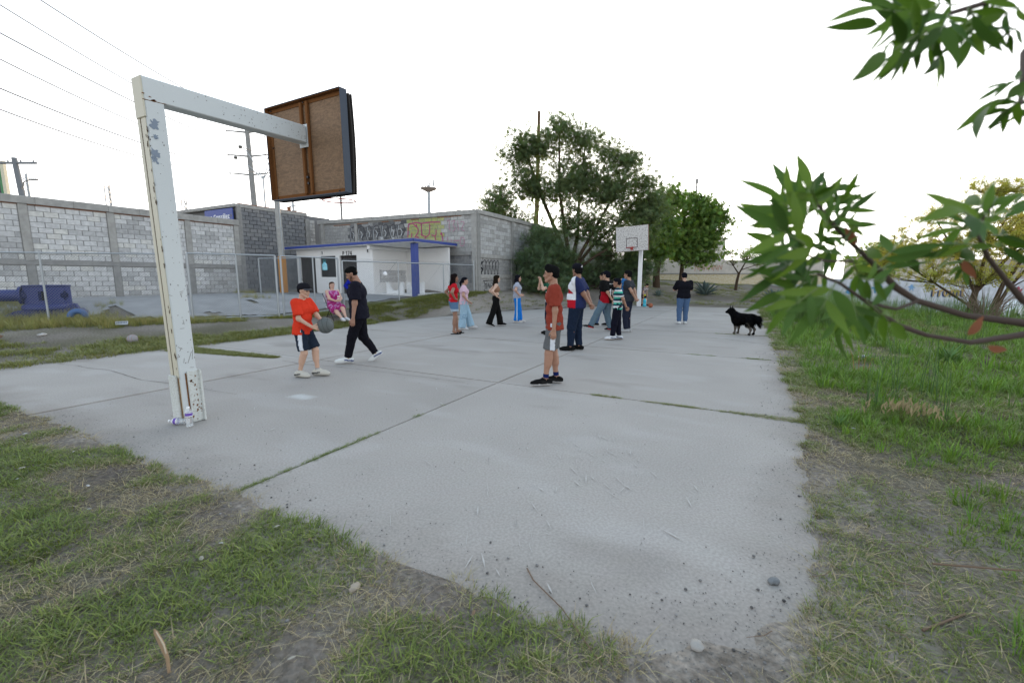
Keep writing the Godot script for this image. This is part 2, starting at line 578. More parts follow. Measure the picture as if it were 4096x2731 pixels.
# ---------------------------------------------------------------- grass and weeds
func tuft(blades: int, h0: float, h1: float, w: float, spread: float, bend: float, c0: Color, c1: Color, seg := 2) -> ArrayMesh:
	var mb := MB.new()
	for i in blades:
		var a := rng.randf() * TAU
		var r := spread * sqrt(rng.randf())
		var p := Vector3(cos(a) * r, -0.01, sin(a) * r)
		var d := Vector3(cos(a + rng.randf_range(-0.9, 0.9)), 0, sin(a + rng.randf_range(-0.9, 0.9)))
		var h := rng.randf_range(h0, h1)
		var bn := bend * rng.randf_range(0.3, 1.4) * h
		var side := Vector3(-d.z, 0, d.x).rotated(Vector3.UP, rng.randf_range(-0.8, 0.8))
		var k := mb.v.size()
		var cc := c0.lerp(c1, rng.randf())
		for s in seg + 1:
			var t := float(s) / seg
			var q := p + Vector3.UP * h * (t - 0.25 * bend * t * t) + d * bn * t * t
			var hw := w * 0.5 * (1.0 - t * t * 0.96)
			mb.v.append(q - side * hw); mb.v.append(q + side * hw)
			var nn := side.cross(Vector3.UP * h * (1.0 - 0.5 * bend * t) + d * bn * 2.0 * t).normalized()
			mb.n.append(nn); mb.n.append(nn)
			mb.c.append(cc); mb.c.append(cc)
		for s in seg:
			var b := k + s * 2
			mb.ix.append_array([b, b + 2, b + 1, b + 1, b + 2, b + 3])
	return mb.mesh()

func scatter(called: String, me: Mesh, m: Material, places: Array, label: String, category: String, parent: Node = null) -> MultiMeshInstance3D:
	# places: [position, scale, tint]
	var mm := MultiMesh.new()
	mm.transform_format = MultiMesh.TRANSFORM_3D
	mm.use_colors = true
	mm.mesh = me
	mm.instance_count = places.size()
	for i in places.size():
		var p: Array = places[i]
		var b := Basis(Vector3.UP, rng.randf() * TAU)
		b = Basis(Vector3(rng.randf_range(-1, 1), 0, rng.randf_range(-1, 1)).normalized(), rng.randf_range(0, 0.18)) * b
		var s: float = p[1]
		mm.set_instance_transform(i, Transform3D(b.scaled(Vector3(s, s * rng.randf_range(0.8, 1.2), s)), p[0]))
		mm.set_instance_color(i, p[2])
	var o := MultiMeshInstance3D.new()
	o.multimesh = mm
	o.material_override = m
	o.name = numbered(called) if parent == null else called
	if parent == null: add_child(o)
	else: parent.add_child(o, true)
	tag(o, label, category, "", "stuff")
	return o

func tint(a: float) -> Color:
	var k := 1.0 + rng.randf_range(-a, a)
	return Color(k * rng.randf_range(0.92, 1.1), k, k * rng.randf_range(0.85, 1.05))

func build_grass() -> void:
	var green := tuft(16, 0.016, 0.052, 0.0038, 0.05, 0.9, Color(0.11, 0.17, 0.03), Color(0.20, 0.25, 0.055))
	var lush := tuft(18, 0.07, 0.16, 0.006, 0.05, 0.6, Color(0.11, 0.22, 0.025), Color(0.21, 0.34, 0.05), 3)
	var straw := tuft(14, 0.015, 0.05, 0.0035, 0.06, 1.6, Color(0.26, 0.22, 0.12), Color(0.42, 0.36, 0.22))
	var tall_dry := tuft(26, 0.16, 0.36, 0.006, 0.10, 0.5, Color(0.34, 0.29, 0.12), Color(0.24, 0.26, 0.08), 3)
	var mid := tuft(30, 0.05, 0.14, 0.010, 0.16, 0.8, Color(0.15, 0.18, 0.05), Color(0.25, 0.25, 0.09))
	var P := {green = [], lush = [], straw = [], tall = [], mid = []}
	# lawn before the near kerb of the court and along its right side
	for k in 66000:
		var x: float
		var z: float
		if k % 3 == 0:
			x = rng.randf_range(-9.5, 1.0); z = rng.randf_range(-1.75, 0.3)
		elif k % 3 == 1:
			x = 0.3 + pow(rng.randf(), 1.4) * 5.2; z = -9.0 * pow(rng.randf(), 1.3) + 0.2
		else:
			x = 0.5 + pow(rng.randf(), 1.5) * 11.0; z = rng.randf_range(-26.0, -4.0)
		if absf(x) < 0.35 and absf(z) < 0.35:
			continue
		var e := court_in(x, z)
		if e > 0.04: continue
		var y := hgt(x, z)
		var q := 0.5 + 0.95 * nz.get_noise_2d(x * 55.0, z * 55.0 + 333.0) + 0.45 * nz.get_noise_2d(x * 190.0, z * 190.0)
		var right := ss(0.6, 1.6, x)
		var far := ss(-3.0, -12.0, z)
		if e > -0.35: q -= 0.25 * ss(-0.35, 0.0, e) * (1.0 if x > -1.5 else 0.4)
		# bare gravelly corner where the court meets the path
		q -= 0.75 * ss(1.15, 0.3, Vector2((x - 0.35) * 0.9, z + 1.35).length())
		q -= 0.35 * ss(-7.6, -6.2, x) * ss(-4.2, -5.6, x) * ss(-1.15, -1.5, z)
		q += 0.12 * (1.0 - right) + 0.24 * right
		if q > 0.40:
			var sc := rng.randf_range(0.7, 1.3) * (1.0 + 1.2 * far)
			if right > 0.3 and rng.randf() < (0.13 + 0.14 * far) * ss(0.45, 0.8, q):
				P.lush.append([Vector3(x, y, z), sc * rng.randf_range(0.45, 1.1), tint(0.3)])
			else:
				P.green.append([Vector3(x, y, z), sc * (1.15 if q > 0.75 else 0.9), tint(0.25)])
		if q < 0.62 and q > 0.08 and rng.randf() < 0.75:
			P.straw.append([Vector3(x, y, z), rng.randf_range(0.6, 1.3) * (1.0 + far), tint(0.25)])
	# grass in the joints
	for k in 900:
		var x := -3.17 + rng.randf_range(-0.02, 0.02)
		var z := -1.6 - 2.6 * pow(rng.randf(), 1.2)
		if nz.get_noise_2d(z * 150.0, 7.0) + rng.randf_range(-0.25, 0.25) > -0.15 + ss(-2.0, -4.4, z) * 0.4:
			P.green.append([Vector3(x + rng.randf_range(-0.03, 0.03), 0.0, z), rng.randf_range(0.2, 0.55), tint(0.2)])
	for k in 1500:
		var x := rng.randf_range(-1.75, 0.75)
		if nz.get_noise_2d(x * 90.0, 21.0) + rng.randf_range(-0.3, 0.3) > 0.15 - ss(-1.6, 0.6, x) * 0.6:
			var pp := Vector3(x, 0.0, -5.52 + rng.randf_range(-0.03, 0.03) * (1.0 + 2.0 * ss(-0.2, 0.7, x)))
			if rng.randf() < 0.5: P.green.append([pp, rng.randf_range(0.25, 0.6), tint(0.2)])
			else: P.straw.append([pp, rng.randf_range(0.3, 0.6), tint(0.2)])
	for e in [[-9.5, -1.0, 0.8], [-13.45, -0.7, 0.8], [-17.5, -0.5, 0.8], [-9.5, 0.1, 0.8], [-17.5, 0.3, 0.8], [-13.45, -9.6, -8.9]]:
		for k in 160:
			var x := rng.randf_range(e[1], e[2])
			if nz.get_noise_2d(x * 120.0, e[0] * 31.0) + rng.randf_range(-0.2, 0.2) > 0.02:
				P.green.append([Vector3(x, 0.0, e[0] + rng.randf_range(-0.03, 0.03)), rng.randf_range(0.3, 0.7), tint(0.2)])
	# tongue of grass over the slab rim on the yard side
	for k in 1300:
		var t := rng.randf()
		var x := lerpf(-10.9, -8.0, t)
		var z := lerpf(-4.9, -5.25, t) + rng.randf_range(-0.28, 0.28) * (1.0 - t * 0.85)
		P.mid.append([Vector3(x, 0.0, z), rng.randf_range(0.25, 0.5), tint(0.2)])
	# left of the court: strips of grass on both sides of a trodden path, up to the fence
	for k in 15000:
		var z := rng.randf_range(-19.0, -1.6)
		var fx := fence_x(z)
		var t := rng.randf()
		var x := lerpf(-10.5, fx - 1.2, t)
		var e := court_in(x, z)
		if e > 0.05: continue
		var y := hgt(x, z)
		var q := 0.5 + 0.9 * nz.get_noise_2d(x * 38.0, z * 38.0 + 70.0)
		var s := (x + 11.15) / (fx + 11.15)
		var strip := maxf(ss(0.30, 0.08, absf(s - 0.12)), ss(0.30, 0.10, absf(s - 0.98)))
		if z < -11.0: strip = maxf(strip, 0.6 * ss(0.5, 0.2, absf(s - 0.6)))
		q += strip * 0.62 - 0.62 + 0.35 * nz.get_noise_2d(x * 140.0, z * 140.0)
		if q > 0.27:
			if absf(s - 1.0) < 0.3 and z > -9.0 and rng.randf() < 0.5:
				P.tall.append([Vector3(x, y, z), rng.randf_range(0.45, 1.0) * (0.75 + 0.5 * ss(-8.0, -5.0, z)), tint(0.25)])
			else:
				P.mid.append([Vector3(x, y, z), rng.randf_range(0.5, 1.1), tint(0.25)])
	# rank growth round the blue machine
	for k in 900:
		var x := rng.randf_range(-21.5, -15.2)
		var z := rng.randf_range(-5.6, -3.2)
		if x < fence_x(z) + 0.3:
			P.tall.append([Vector3(x, hgt(x, z), z), rng.randf_range(0.7, 1.25), tint(0.25)])
	# a few clumps in the yard
	for e in [Vector3(-18.0, 0, -6.3), Vector3(-17.3, 0, -6.0), Vector3(-20.5, 0, -13.2), Vector3(-22.2, 0, -12.9), Vector3(-22.0, 0, -13.3), Vector3(-21.6, 0, -13.1), Vector3(-17.0, 0, -10.2), Vector3(-16.6, 0, -10.4)]:
		for k in 10:
			var p: Vector3 = e + Vector3(rng.randf_range(-0.3, 0.3), 0, rng.randf_range(-0.3, 0.3))
			p.y = hgt(p.x, p.z)
			P.tall.append([p, rng.randf_range(0.5, 1.0), tint(0.2)])
	# verge behind the far hoop and on the mound
	for k in 9000:
		var x := rng.randf_range(-12.0, 9.0)
		var z := rng.randf_range(-44.0, -15.0)
		var e := court_in(x, z)
		if e > 0.05 and hgt(x, z) < 0.06: continue
		var q := 0.45 + 0.9 * nz.get_noise_2d(x * 20.0, z * 20.0 - 70.0) + 0.3 * ss(1.0, 4.0, x)
		if q > 0.42:
			P.mid.append([Vector3(x, hgt(x, z), z), rng.randf_range(0.5, 1.2), tint(0.25)])
	for k in 6000:
		var x := 6.0 + 40.0 * rng.randf()
		var z := -4.0 - 48.0 * rng.randf()
		P.lush.append([Vector3(x, hgt(x, z), z), rng.randf_range(1.6, 3.2), tint(0.25)])
	scatter("lawn_grass", green, M.grass, P.green, "short green lawn grass edging the near sides of the court", "grass")
	scatter("lush_grass", lush, M.grass, P.lush, "lush bright green grass beside the court in the hollow", "grass")
	scatter("dry_thatch_grass", straw, M.grass, P.straw, "dry straw coloured thatch between the green grass", "grass")
	scatter("tall_yellow_grass", tall_dry, M.grass, P.tall, "tall yellowing grass along the chain link fence", "grass")
	scatter("verge_grass", mid, M.grass, P.mid, "patchy olive grass on the dirt verge round the court", "grass")
	print("grass ", P.green.size(), " ", P.lush.size(), " ", P.straw.size(), " ", P.tall.size(), " ", P.mid.size())

# ---------------------------------------------------------------- hoops
func lump_sheet(mb: MB, o: Vector3, u: Vector3, w: Vector3, r: float, seed_: int, stretch := 1.0) -> void:
	# irregular flake of paint or rust lying on a face
	var m := 22
	var pts := []
	for i in m:
		var a := TAU * i / m
		var rr := r * (0.75 + 0.9 * nz.get_noise_2d(cos(a) * 140.0 + seed_ * 71.0, sin(a) * 140.0))
		pts.append(o + u * cos(a) * rr + w * sin(a) * rr * stretch)
	for i in m:
		mb.tri(o, pts[i], pts[(i + 1) % m])

func build_near_hoop() -> void:
	var t := thing("basketball_hoop", "white square post with overhanging arm carrying a bare plywood backboard seen from behind", "hoop", Vector3(-5.27, 0, -2.42))
	# post leans a little; arm rises towards the board
	var lean := Vector3(-0.055, 3.5, 0.05)
	var b := Basis(Vector3(1, 0, 0), lean.normalized(), Vector3(1, 0, 0).cross(lean.normalized())).orthonormalized()
	var hw := 0.082
	var post := MB.new()
	post.box(b * Vector3(0, 1.72, 0), Vector3(hw * 2, 3.40, hw * 2), b, 0.008)
	obj("post", post.mesh(), M.post_white, t)
	var rear := MB.new()
	rear.box(b * Vector3(0.022, 1.62, hw + 0.003), Vector3(0.086, 3.2, 0.006), b)
	rear.box(b * Vector3(-0.062, 1.62, hw + 0.004), Vector3(0.05, 3.2, 0.008), b)
	rear.box(b * Vector3(-0.004, 3.255, hw + 0.008), Vector3(0.172, 0.37, 0.016), b, 0.006)
	obj("rear_plate", rear.mesh(), M.post_cream, t)
	var seam := MB.new()
	seam.box(b * Vector3(-0.029, 1.62, hw + 0.002), Vector3(0.012, 3.2, 0.004), b)
	for k in 26:
		var y := rng.randf_range(0.5, 3.1)
		lump_sheet(seam, b * Vector3(rng.randf_range(0.04, 0.08), y, hw + 0.0075), b.x, b.y, rng.randf_range(0.004, 0.014), k, 2.6)
	obj("rust_seam", seam.mesh(), M.rust_dark, t)
	# arm
	var a0 := b * Vector3(0, 3.335, 0.09)
	var a1 := Vector3(-0.03, 3.40, -1.66)
	var d := (a1 - a0).normalized()
	var ab := Basis(Vector3(0, 0, 0) + d.cross(Vector3.UP).normalized(), Vector3.ZERO, Vector3.ZERO)
	var ax := d.cross(Vector3.UP).normalized()
	ab = Basis(ax, ax.cross(d), -d)
	var arm := MB.new()
	arm.box((a0 + a1) * 0.5, Vector3(0.165, 0.21, (a1 - a0).length()), ab, 0.008)
	var weld := MB.new()
	obj("arm", arm.mesh(), M.post_white, t)
	# flaked paint and rust freckles on the faces turned to the lawn and the court
	for e in [[3.02, 0.052, 1], [2.90, 0.028, 2], [2.74, 0.05, 3], [2.68, 0.042, 4]]:
		var flake := MB.new()
		lump_sheet(flake, b * Vector3(hw + 0.002, e[0], 0.045 - 0.02 * sin(e[0] * 9.0)), b.z, b.y, e[1], e[2] * 9)
		obj("bare_patch", flake.mesh(), M.primer, t)
	var freckle := MB.new()
	for k in 70:
		var s := pow(rng.randf(), 0.5)
		lump_sheet(freckle, a0.lerp(a1, s) + ax * 0.084 + ab.y * rng.randf_range(-0.09, 0.09), d, ab.y, rng.randf_range(0.002, 0.007), k)
	for k in 60:
		lump_sheet(freckle, b * Vector3(hw + 0.002, rng.randf_range(0.4, 3.2), rng.randf_range(-0.09, 0.09)), b.z, b.y, rng.randf_range(0.002, 0.006), k + 99, 1.5)
	for k in 14:
		var y := rng.randf_range(0.55, 1.5)
		var z := rng.randf_range(-0.07, 0.07)
		freckle.rod(b * Vector3(hw + 0.001, y, z), b * Vector3(hw + 0.001, y + rng.randf_range(-0.05, 0.12), z + rng.randf_range(-0.05, 0.05)), 0.0016, 3)
	obj("rust_speck", freckle.mesh(), M.rust_dark, t)
	var stain := MB.new()
	for k in 6:
		lump_sheet(stain, b * Vector3(hw + 0.0025, 3.26 + rng.randf_range(-0.03, 0.03), rng.randf_range(0.0, 0.1)), b.z, b.y, rng.randf_range(0.01, 0.022), k + 40, 0.5)
	stain.rod(b * Vector3(hw + 0.001, 3.225, 0.1), b * Vector3(hw + 0.001, 3.235, -0.1), 0.003, 4)
	obj("rust_stain", stain.mesh(), M.rust, t)
	# sleeve angles at the foot
	var foot := MB.new()
	foot.box(b * Vector3(hw + 0.012, 0.28, -0.045), Vector3(0.02, 0.56, 0.135), b, 0.004)
	foot.box(b * Vector3(0.05, 0.28, -hw - 0.012), Vector3(0.16, 0.56, 0.02), b, 0.004)
	foot.box(b * Vector3(-0.03, 0.26, hw + 0.02), Vector3(0.14, 0.52, 0.022), b, 0.004)
	obj("foot_sleeve", foot.mesh(), M.post_dirty, t)
	var rf := MB.new()
	rf.box(b * Vector3(hw + 0.004, 0.05, 0.055), Vector3(0.008, 0.10, 0.06), b)
	rf.box(b * Vector3(hw + 0.004, 0.29, 0.030), Vector3(0.008, 0.50, 0.010), b)
	rf.box(b * Vector3(0.055, 0.25, hw + 0.004), Vector3(0.016, 0.5, 0.008), b)
	for k in 40:
		lump_sheet(rf, b * Vector3(hw + 0.0235, rng.randf_range(0.02, 0.56), pow(rng.randf(), 2.0) * 0.12 - 0.1), b.z, b.y, rng.randf_range(0.004, 0.014), k + 140, 1.4)
	obj("rust_edge", rf.mesh(), M.rust, t)
	# board: plywood in an angle-iron frame, seen from the back, two layers
	var bd := Node3D.new()
	bd.name = "backboard"
	t.add_child(bd)
	bd.position = Vector3(-0.03, 3.235, -1.69)
	bd.rotation = Vector3(0.02, -0.03, -0.014)
	var W := 1.53
	var Hh := 1.21
	var sheet := MB.new()
	sheet.box(Vector3(0, 0, -0.045), Vector3(W - 0.03, Hh - 0.03, 0.018))
	obj("plywood_sheet", sheet.mesh(), M.ply, bd)
	var fr := MB.new()
	for s in [-1.0, 1.0]:
		fr.box(Vector3(0, s * (Hh * 0.5 - 0.027), -0.030), Vector3(W - 0.12, 0.054, 0.006))
		fr.box(Vector3(s * (W * 0.5 - 0.027), 0, -0.030), Vector3(0.054, Hh, 0.006))
		fr.box(Vector3(0, s * (Hh * 0.5 - 0.003), -0.003), Vector3(W, 0.006, 0.054))
		fr.box(Vector3(s * (W * 0.5 - 0.003), 0, -0.003), Vector3(0.006, Hh - 0.012, 0.054))
	obj("frame", fr.mesh(), M.rust, bd)
	var up := MB.new()
	for s in [-1.0, 1.0]:
		up = MB.new()
		up.box(Vector3(0.02 + s * 0.062, 0, -0.012), Vector3(0.042, Hh - 0.06, 0.036), Basis(), 0.004)
		obj("upright", up.mesh(), M.rust, bd)
	var gapm := MB.new()
	gapm.box(Vector3(0.02, -0.43, -0.026), Vector3(0.075, 0.26, 0.014))
	obj("mount_strip", gapm.mesh(), M.rust_dark, bd)
	var edge := MB.new()
	edge.box(Vector3(W * 0.5 + 0.006, 0, -0.018), Vector3(0.010, Hh + 0.012, 0.10))
	edge.box(Vector3(0, -Hh * 0.5 - 0.006, -0.018), Vector3(W, 0.010, 0.10))
	edge.box(Vector3(0, Hh * 0.5 + 0.006, -0.018), Vector3(W, 0.010, 0.10))
	edge.box(Vector3(-W * 0.5 - 0.006, 0, -0.018), Vector3(0.010, Hh + 0.012, 0.10))
	obj("edge_strip", edge.mesh(), M.frame_blue, bd)
	for e in [[0.085, 0.03], [0.125, 0.02]]:
		var l2 := MB.new()
		var segs := 8
		for k in segs:
			# warped front layers, splaying off the frame at the top
			var y0 := lerpf(-Hh * 0.5 - 0.02, Hh * 0.5 - 0.03, float(k) / segs)
			var y1 := lerpf(-Hh * 0.5 - 0.02, Hh * 0.5 - 0.03, float(k + 1) / segs)
			var f0: float = -e[0] - e[1] * sin(PI * k / segs)
			var f1: float = -e[0] - e[1] * sin(PI * (k + 1) / segs)
			for q in [0.0, 0.016]:
				l2.quad(Vector3(-W * 0.5, y0, f0 - q), Vector3(W * 0.5 + 0.02, y0, f0 - q), Vector3(W * 0.5 + 0.02, y1, f1 - q), Vector3(-W * 0.5, y1, f1 - q))
			l2.quad(Vector3(W * 0.5 + 0.02, y0, f0), Vector3(W * 0.5 + 0.02, y0, f0 - 0.016), Vector3(W * 0.5 + 0.02, y1, f1 - 0.016), Vector3(W * 0.5 + 0.02, y1, f1))
		obj("front_layer", l2.mesh(), flat_mat("old_ply", Color(0.05, 0.045, 0.042), 0.85), bd)
	for e in [[-0.7, 0.578, -0.012, 0.009], [0.0, 0.578, -0.012, 0.009], [0.72, 0.578, -0.012, 0.009], [-0.7, -0.578, -0.012, 0.009], [0.6, -0.578, -0.012, 0.009], [-0.72, 0.1, -0.012, 0.009], [0.02, -0.36, 0.012, 0.016], [0.03, -0.44, 0.012, 0.016]]:
		var bolt := MB.new()
		bolt.rod(Vector3(e[0], e[1], -0.03), Vector3(e[0], e[1], e[2]), e[3], 6)
		obj("bolt", bolt.mesh(), M.dark_metal, bd)
	var pl := MB.new()
	pl.box(Vector3(0.0, 0.155, 0.006), Vector3(0.17, 0.28, 0.012))
	obj("mount_plate", pl.mesh(), M.post_white, bd)
	var rim := MB.new()
	var rp := PackedVector3Array()
	var rr := PackedFloat32Array()
	for k in 25:
		var a := TAU * k / 24.0
		rp.append(Vector3(0.225 * sin(a), -0.60, -0.50 + 0.225 * cos(a)))
		rr.append(0.009)
	rim.tube(rp, rr, 6, false)
	rim.rod(Vector3(-0.08, -0.60, -0.16), Vector3(-0.08, -0.60, -0.29), 0.009, 5)
	rim.rod(Vector3(0.08, -0.60, -0.16), Vector3(0.08, -0.60, -0.29), 0.009, 5)
	obj("rim", rim.mesh(), flat_mat("rim_red", Color(0.35, 0.03, 0.02), 0.5), bd)

func build_far_hoop() -> void:
	var t := thing("basketball_hoop", "weathered white backboard with a painted square on a slim white post by the trees", "hoop", Vector3(-5.15, 0, -24.5))
	var p := MB.new()
	p.box(Vector3(0, 1.65, 0), Vector3(0.19, 3.3, 0.19), Basis(), 0.01)
	obj("post", p.mesh(), M.white, t)
	var a := MB.new()
	a.box(Vector3(0, 3.34, 0.48), Vector3(0.15, 0.15, 1.15), Basis(), 0.01)
	obj("arm", a.mesh(), M.white, t)
	var bd := Node3D.new()
	bd.name = "backboard"
	t.add_child(bd)
	bd.position = Vector3(-0.25, 3.55, 1.12)
	bd.rotation = Vector3(0.0, -0.05, 0.045)
	var s := MB.new()
	s.box(Vector3(0, 0, 0), Vector3(1.66, 1.26, 0.03))
	obj("board_sheet", s.mesh(), M.ply_white, bd)
	var fr := MB.new()
	fr.box(Vector3(0.0, 0, -0.05), Vector3(1.69, 1.28, 0.06))
	obj("frame", fr.mesh(), M.rust, bd)
	var sq := MB.new()
	for e in [[0, 0.02, 0.59, 0.035], [0, -0.45, 0.59, 0.035], [-0.28, -0.215, 0.035, 0.45], [0.28, -0.215, 0.035, 0.45]]:
		sq.box(Vector3(e[0], e[1], 0.017), Vector3(e[2], e[3], 0.004))
	obj("painted_square", sq.mesh(), flat_mat("sq", Color(0.12, 0.10, 0.10), 0.8), bd)
	var rim := MB.new()
	var rp := PackedVector3Array()
	var rr := PackedFloat32Array()
	for k in 21:
		var q := TAU * k / 20.0
		rp.append(Vector3(0.225 * sin(q), -0.47, 0.30 + 0.225 * cos(q)))
		rr.append(0.012)
	rim.tube(rp, rr, 6, false)
	rim.box(Vector3(0, -0.5, 0.045), Vector3(0.13, 0.16, 0.05))
	obj("rim", rim.mesh(), flat_mat("rim_red", Color(0.35, 0.03, 0.02), 0.5), bd)

# ---------------------------------------------------------------- block walls
var block_cache := {}
func block_mesh(l: float, h: float) -> Mesh:
	var k := int(round(l * 100.0)) * 1000 + int(round(h * 100.0))
	if not block_cache.has(k):
		var mb := MB.new()
		mb.box(Vector3(0, 0, -0.03), Vector3(l, h, 0.06), Basis(), 0.008)
		block_cache[k] = mb.mesh()
	return block_cache[k]

# rows of blocks on the plane through o, running along u, facing n; returns how many were laid
func lay_blocks(parent: Node, o: Vector3, u: Vector3, n: Vector3, s0: float, s1: float, y0: float, rows: int, bl: float, bh: float, pick: Callable, rest: MB, keep: Callable) -> void:
	var b := Basis(u, Vector3.UP, n)
	for r in rows:
		var y := y0 + (r + 0.5) * bh
		var s := s0 - (bl * 0.5 if r % 2 == 1 else 0.0)
		while s < s1 - 0.03:
			var a := maxf(s, s0)
			var e := minf(s + bl, s1)
			s += bl
			if e - a < 0.07: continue
			var l := snappedf(e - a - 0.016, 0.02)
			var c := o + u * ((a + e) * 0.5 + rng.randf_range(-0.003, 0.003)) + Vector3.UP * (y + rng.randf_range(-0.003, 0.003)) + n * rng.randf_range(-0.004, 0.005)
			var how: int = keep.call((a + e) * 0.5, y)
			if how == 0: continue
			var m: Material = pick.call((a + e) * 0.5, y)
			if how == 1:
				var x := obj("block", block_mesh(l, bh - 0.016), m, parent)
				x.transform = Transform3D(b * Basis(Vector3(0, 0, 1), rng.randf_range(-0.008, 0.008)), c)
			else:
				rest.col = m.albedo_color.srgb_to_linear()
				rest.box(c - n * 0.03, Vector3(l, bh - 0.016, 0.06), b, 0.008)

func any(l: Array) -> Material:
	return l[rng.randi() % l.size()]

func build_walls() -> void:
	# wall along the left of the yard: whitewashed blocks between cast columns
	var A := thing("block_wall", "long yard wall of whitewashed blocks between grey cast columns", "wall", Vector3(-23.0, 0, 0))
	var o := Vector3.ZERO
	var u := Vector3(0, 0, -1)
	var n := Vector3(1, 0, 0)
	var core := MB.new()
	core.box(Vector3(-0.10, 2.4, -5.3), Vector3(0.17, 3.8, 16.6))
	obj("mortar_core", core.mesh(), M.mortar, A)
	var cols := [-0.4, 3.2, 6.03, 8.5, 11.3, 13.5]
	for i in cols.size():
		var c: float = cols[i]
		var mb := MB.new()
		mb.box(Vector3(0.0, 3.16, -c), Vector3(0.10, 2.0, 0.24), Basis(), 0.012)
		obj("column", mb.mesh(), M.cement_light, A)
		var lo := MB.new()
		lo.box(Vector3(-0.015, 1.4, -c), Vector3(0.08, 1.5, 0.24), Basis(), 0.01)
		obj("lower_column", lo.mesh(), M.cement, A)
	var be := MB.new()
	be.box(Vector3(-0.012, 2.10, -5.3), Vector3(0.09, 0.19, 16.6), Basis(), 0.015)
	obj("tie_beam", be.mesh(), M.cement, A)
	var cap := MB.new()
	for k in 16:
		var z0 := 3.0 - k * 1.04
		cap.box(Vector3(-0.01, 4.30 + 0.006 * sin(k * 2.1), z0 - 0.52), Vector3(0.20, 0.27, 1.04), Basis(Vector3.UP, 0.004 * sin(k * 3.0)), 0.015)
	obj("cap_beam", cap.mesh(), M.cement_light, A)
	var br := MB.new()
	br.box(Vector3(-0.002, 4.148, -5.3), Vector3(0.05, 0.035, 16.6))
	obj("brick_course", br.mesh(), M.brick, A)
	var pickA := func(s: float, y: float) -> Material:
		if s > 12.0 and y < 2.0: return any(M.pale_block) if rng.randf() < 0.6 else M.white_block[3]
		var g: float = nz.get_noise_2d(s * 40.0, y * 60.0) + rng.randf_range(-0.35, 0.35)
		if g > 0.42: return M.white_block[5]
		if g > 0.24: return M.white_block[3]
		return M.white_block[[0, 0, 1, 1, 2, 4][rng.randi() % 6]]
	var restA := MB.new()
	var keepA := func(s: float, _y: float) -> int: return 1 if s > 5.2 else 2
	for i in cols.size() - 1:
		var s0: float = cols[i] + 0.125
		var s1: float = cols[i + 1] - 0.125
		lay_blocks(A, o, u, n, s0, s1, 0.62, 7, 0.405, 0.196, pickA, restA, keepA)
		lay_blocks(A, o, u, n, s0, s1, 2.2, 10, 0.405, 0.193, pickA, restA, keepA)
	var ra := obj("block_rest", restA.mesh(), M.vc, A)
	ra.set_meta("kind", "stuff")
	# side of the taller shop, dark grey blocks
	var B := thing("shop_building", "flat roofed shop of dark grey blocks with a blue name board above the yard wall", "building", Vector3(-23.0, 0, -13.72))
	var cb := MB.new()
	cb.box(Vector3(-3.6, 2.6, -2.85), Vector3(6.95, 5.1, 5.6))
	obj("mortar_core", cb.mesh(), M.mortar_grey, B)
	var pb := MB.new()
	pb.box(Vector3(-0.10, 5.17, -2.0), Vector3(0.26, 0.16, 3.9), Basis(), 0.01)
	pb.box(Vector3(-3.6, 5.17, 0.06), Vector3(7.2, 0.16, 0.30), Basis(), 0.01)
	obj("parapet", pb.mesh(), M.cement_light, B)
	var pr := MB.new()
	pr.box(Vector3(-0.10, 5.27, -2.0), Vector3(0.20, 0.045, 3.9))
	obj("brick_coping", pr.mesh(), M.brick, B)
	var pc := MB.new()
	pc.box(Vector3(-0.06, 2.6, -0.02), Vector3(0.16, 5.0, 0.22), Basis(), 0.01)
	obj("column", pc.mesh(), M.cement, B)
	pc = MB.new()
	pc.box(Vector3(-0.06, 2.5, -3.95), Vector3(0.16, 4.9, 0.26), Basis(), 0.01)
	obj("column", pc.mesh(), M.cement, B)
	var restB := MB.new()
	var one := func(_s: float, _y: float) -> int: return 1
	lay_blocks(B, Vector3(0, 0, 0), u, n, 0.1, 3.8, 0.6, 22, 0.405, 0.205, func(_s: float, _y: float) -> Material: return any(M.grey_block), restB, one)
	lay_blocks(B, Vector3(0, 0, 0), u, n, 4.1, 4.45, 0.6, 21, 0.405, 0.205, func(_s: float, _y: float) -> Material: return any(M.pale_block), restB, one)
	var sg := MB.new()
	sg.box(Vector3(-1.35, 4.72, 0.24), Vector3(2.5, 0.62, 0.05), Basis(), 0.01)
	var sign := obj("name_board", sg.mesh(), M.blue, B)
	var tm := TextMesh.new()
	tm.text = "ca González"
	tm.font = bold_font()
	tm.font_size = 64
	tm.pixel_size = 0.0052
	tm.depth = 0.012
	obj("lettering", tm, M.white, sign, Vector3(-1.30, 4.64, 0.27))
	var mark := MB.new()
	for k in 4: mark.box(Vector3(-0.30 + k * 0.05, 4.66, 0.268), Vector3(0.012, 0.17 - 0.05 * (k % 2), 0.008))
	mark.box(Vector3(-0.22, 4.66, 0.268), Vector3(0.2, 0.012, 0.009))
	obj("emblem", mark.mesh(), M.far_grey, sign)
	var ch := MB.new()
	ch.box(Vector3(-0.1, 5.38, -2.9), Vector3(0.14, 0.20, 0.14))
	ch.box(Vector3(-0.1, 5.49, -2.9), Vector3(0.18, 0.03, 0.18))
	obj("brick_stub", ch.mesh(), M.brick, B)
	# back wall with the graffiti
	var C := thing("graffiti_wall", "pale block wall behind the white hut, sprayed with silver and lime green graffiti", "wall", Vector3(-11.6, 0, -18.2))
	u = Vector3(-1, 0, 0)
	n = Vector3(0, 0, 1)
	var cc := MB.new()
	cc.box(Vector3(-5.6, 2.5, -0.11), Vector3(11.0, 4.3, 0.2))
	obj("mortar_core", cc.mesh(), M.mortar, C)
	var cp := MB.new()
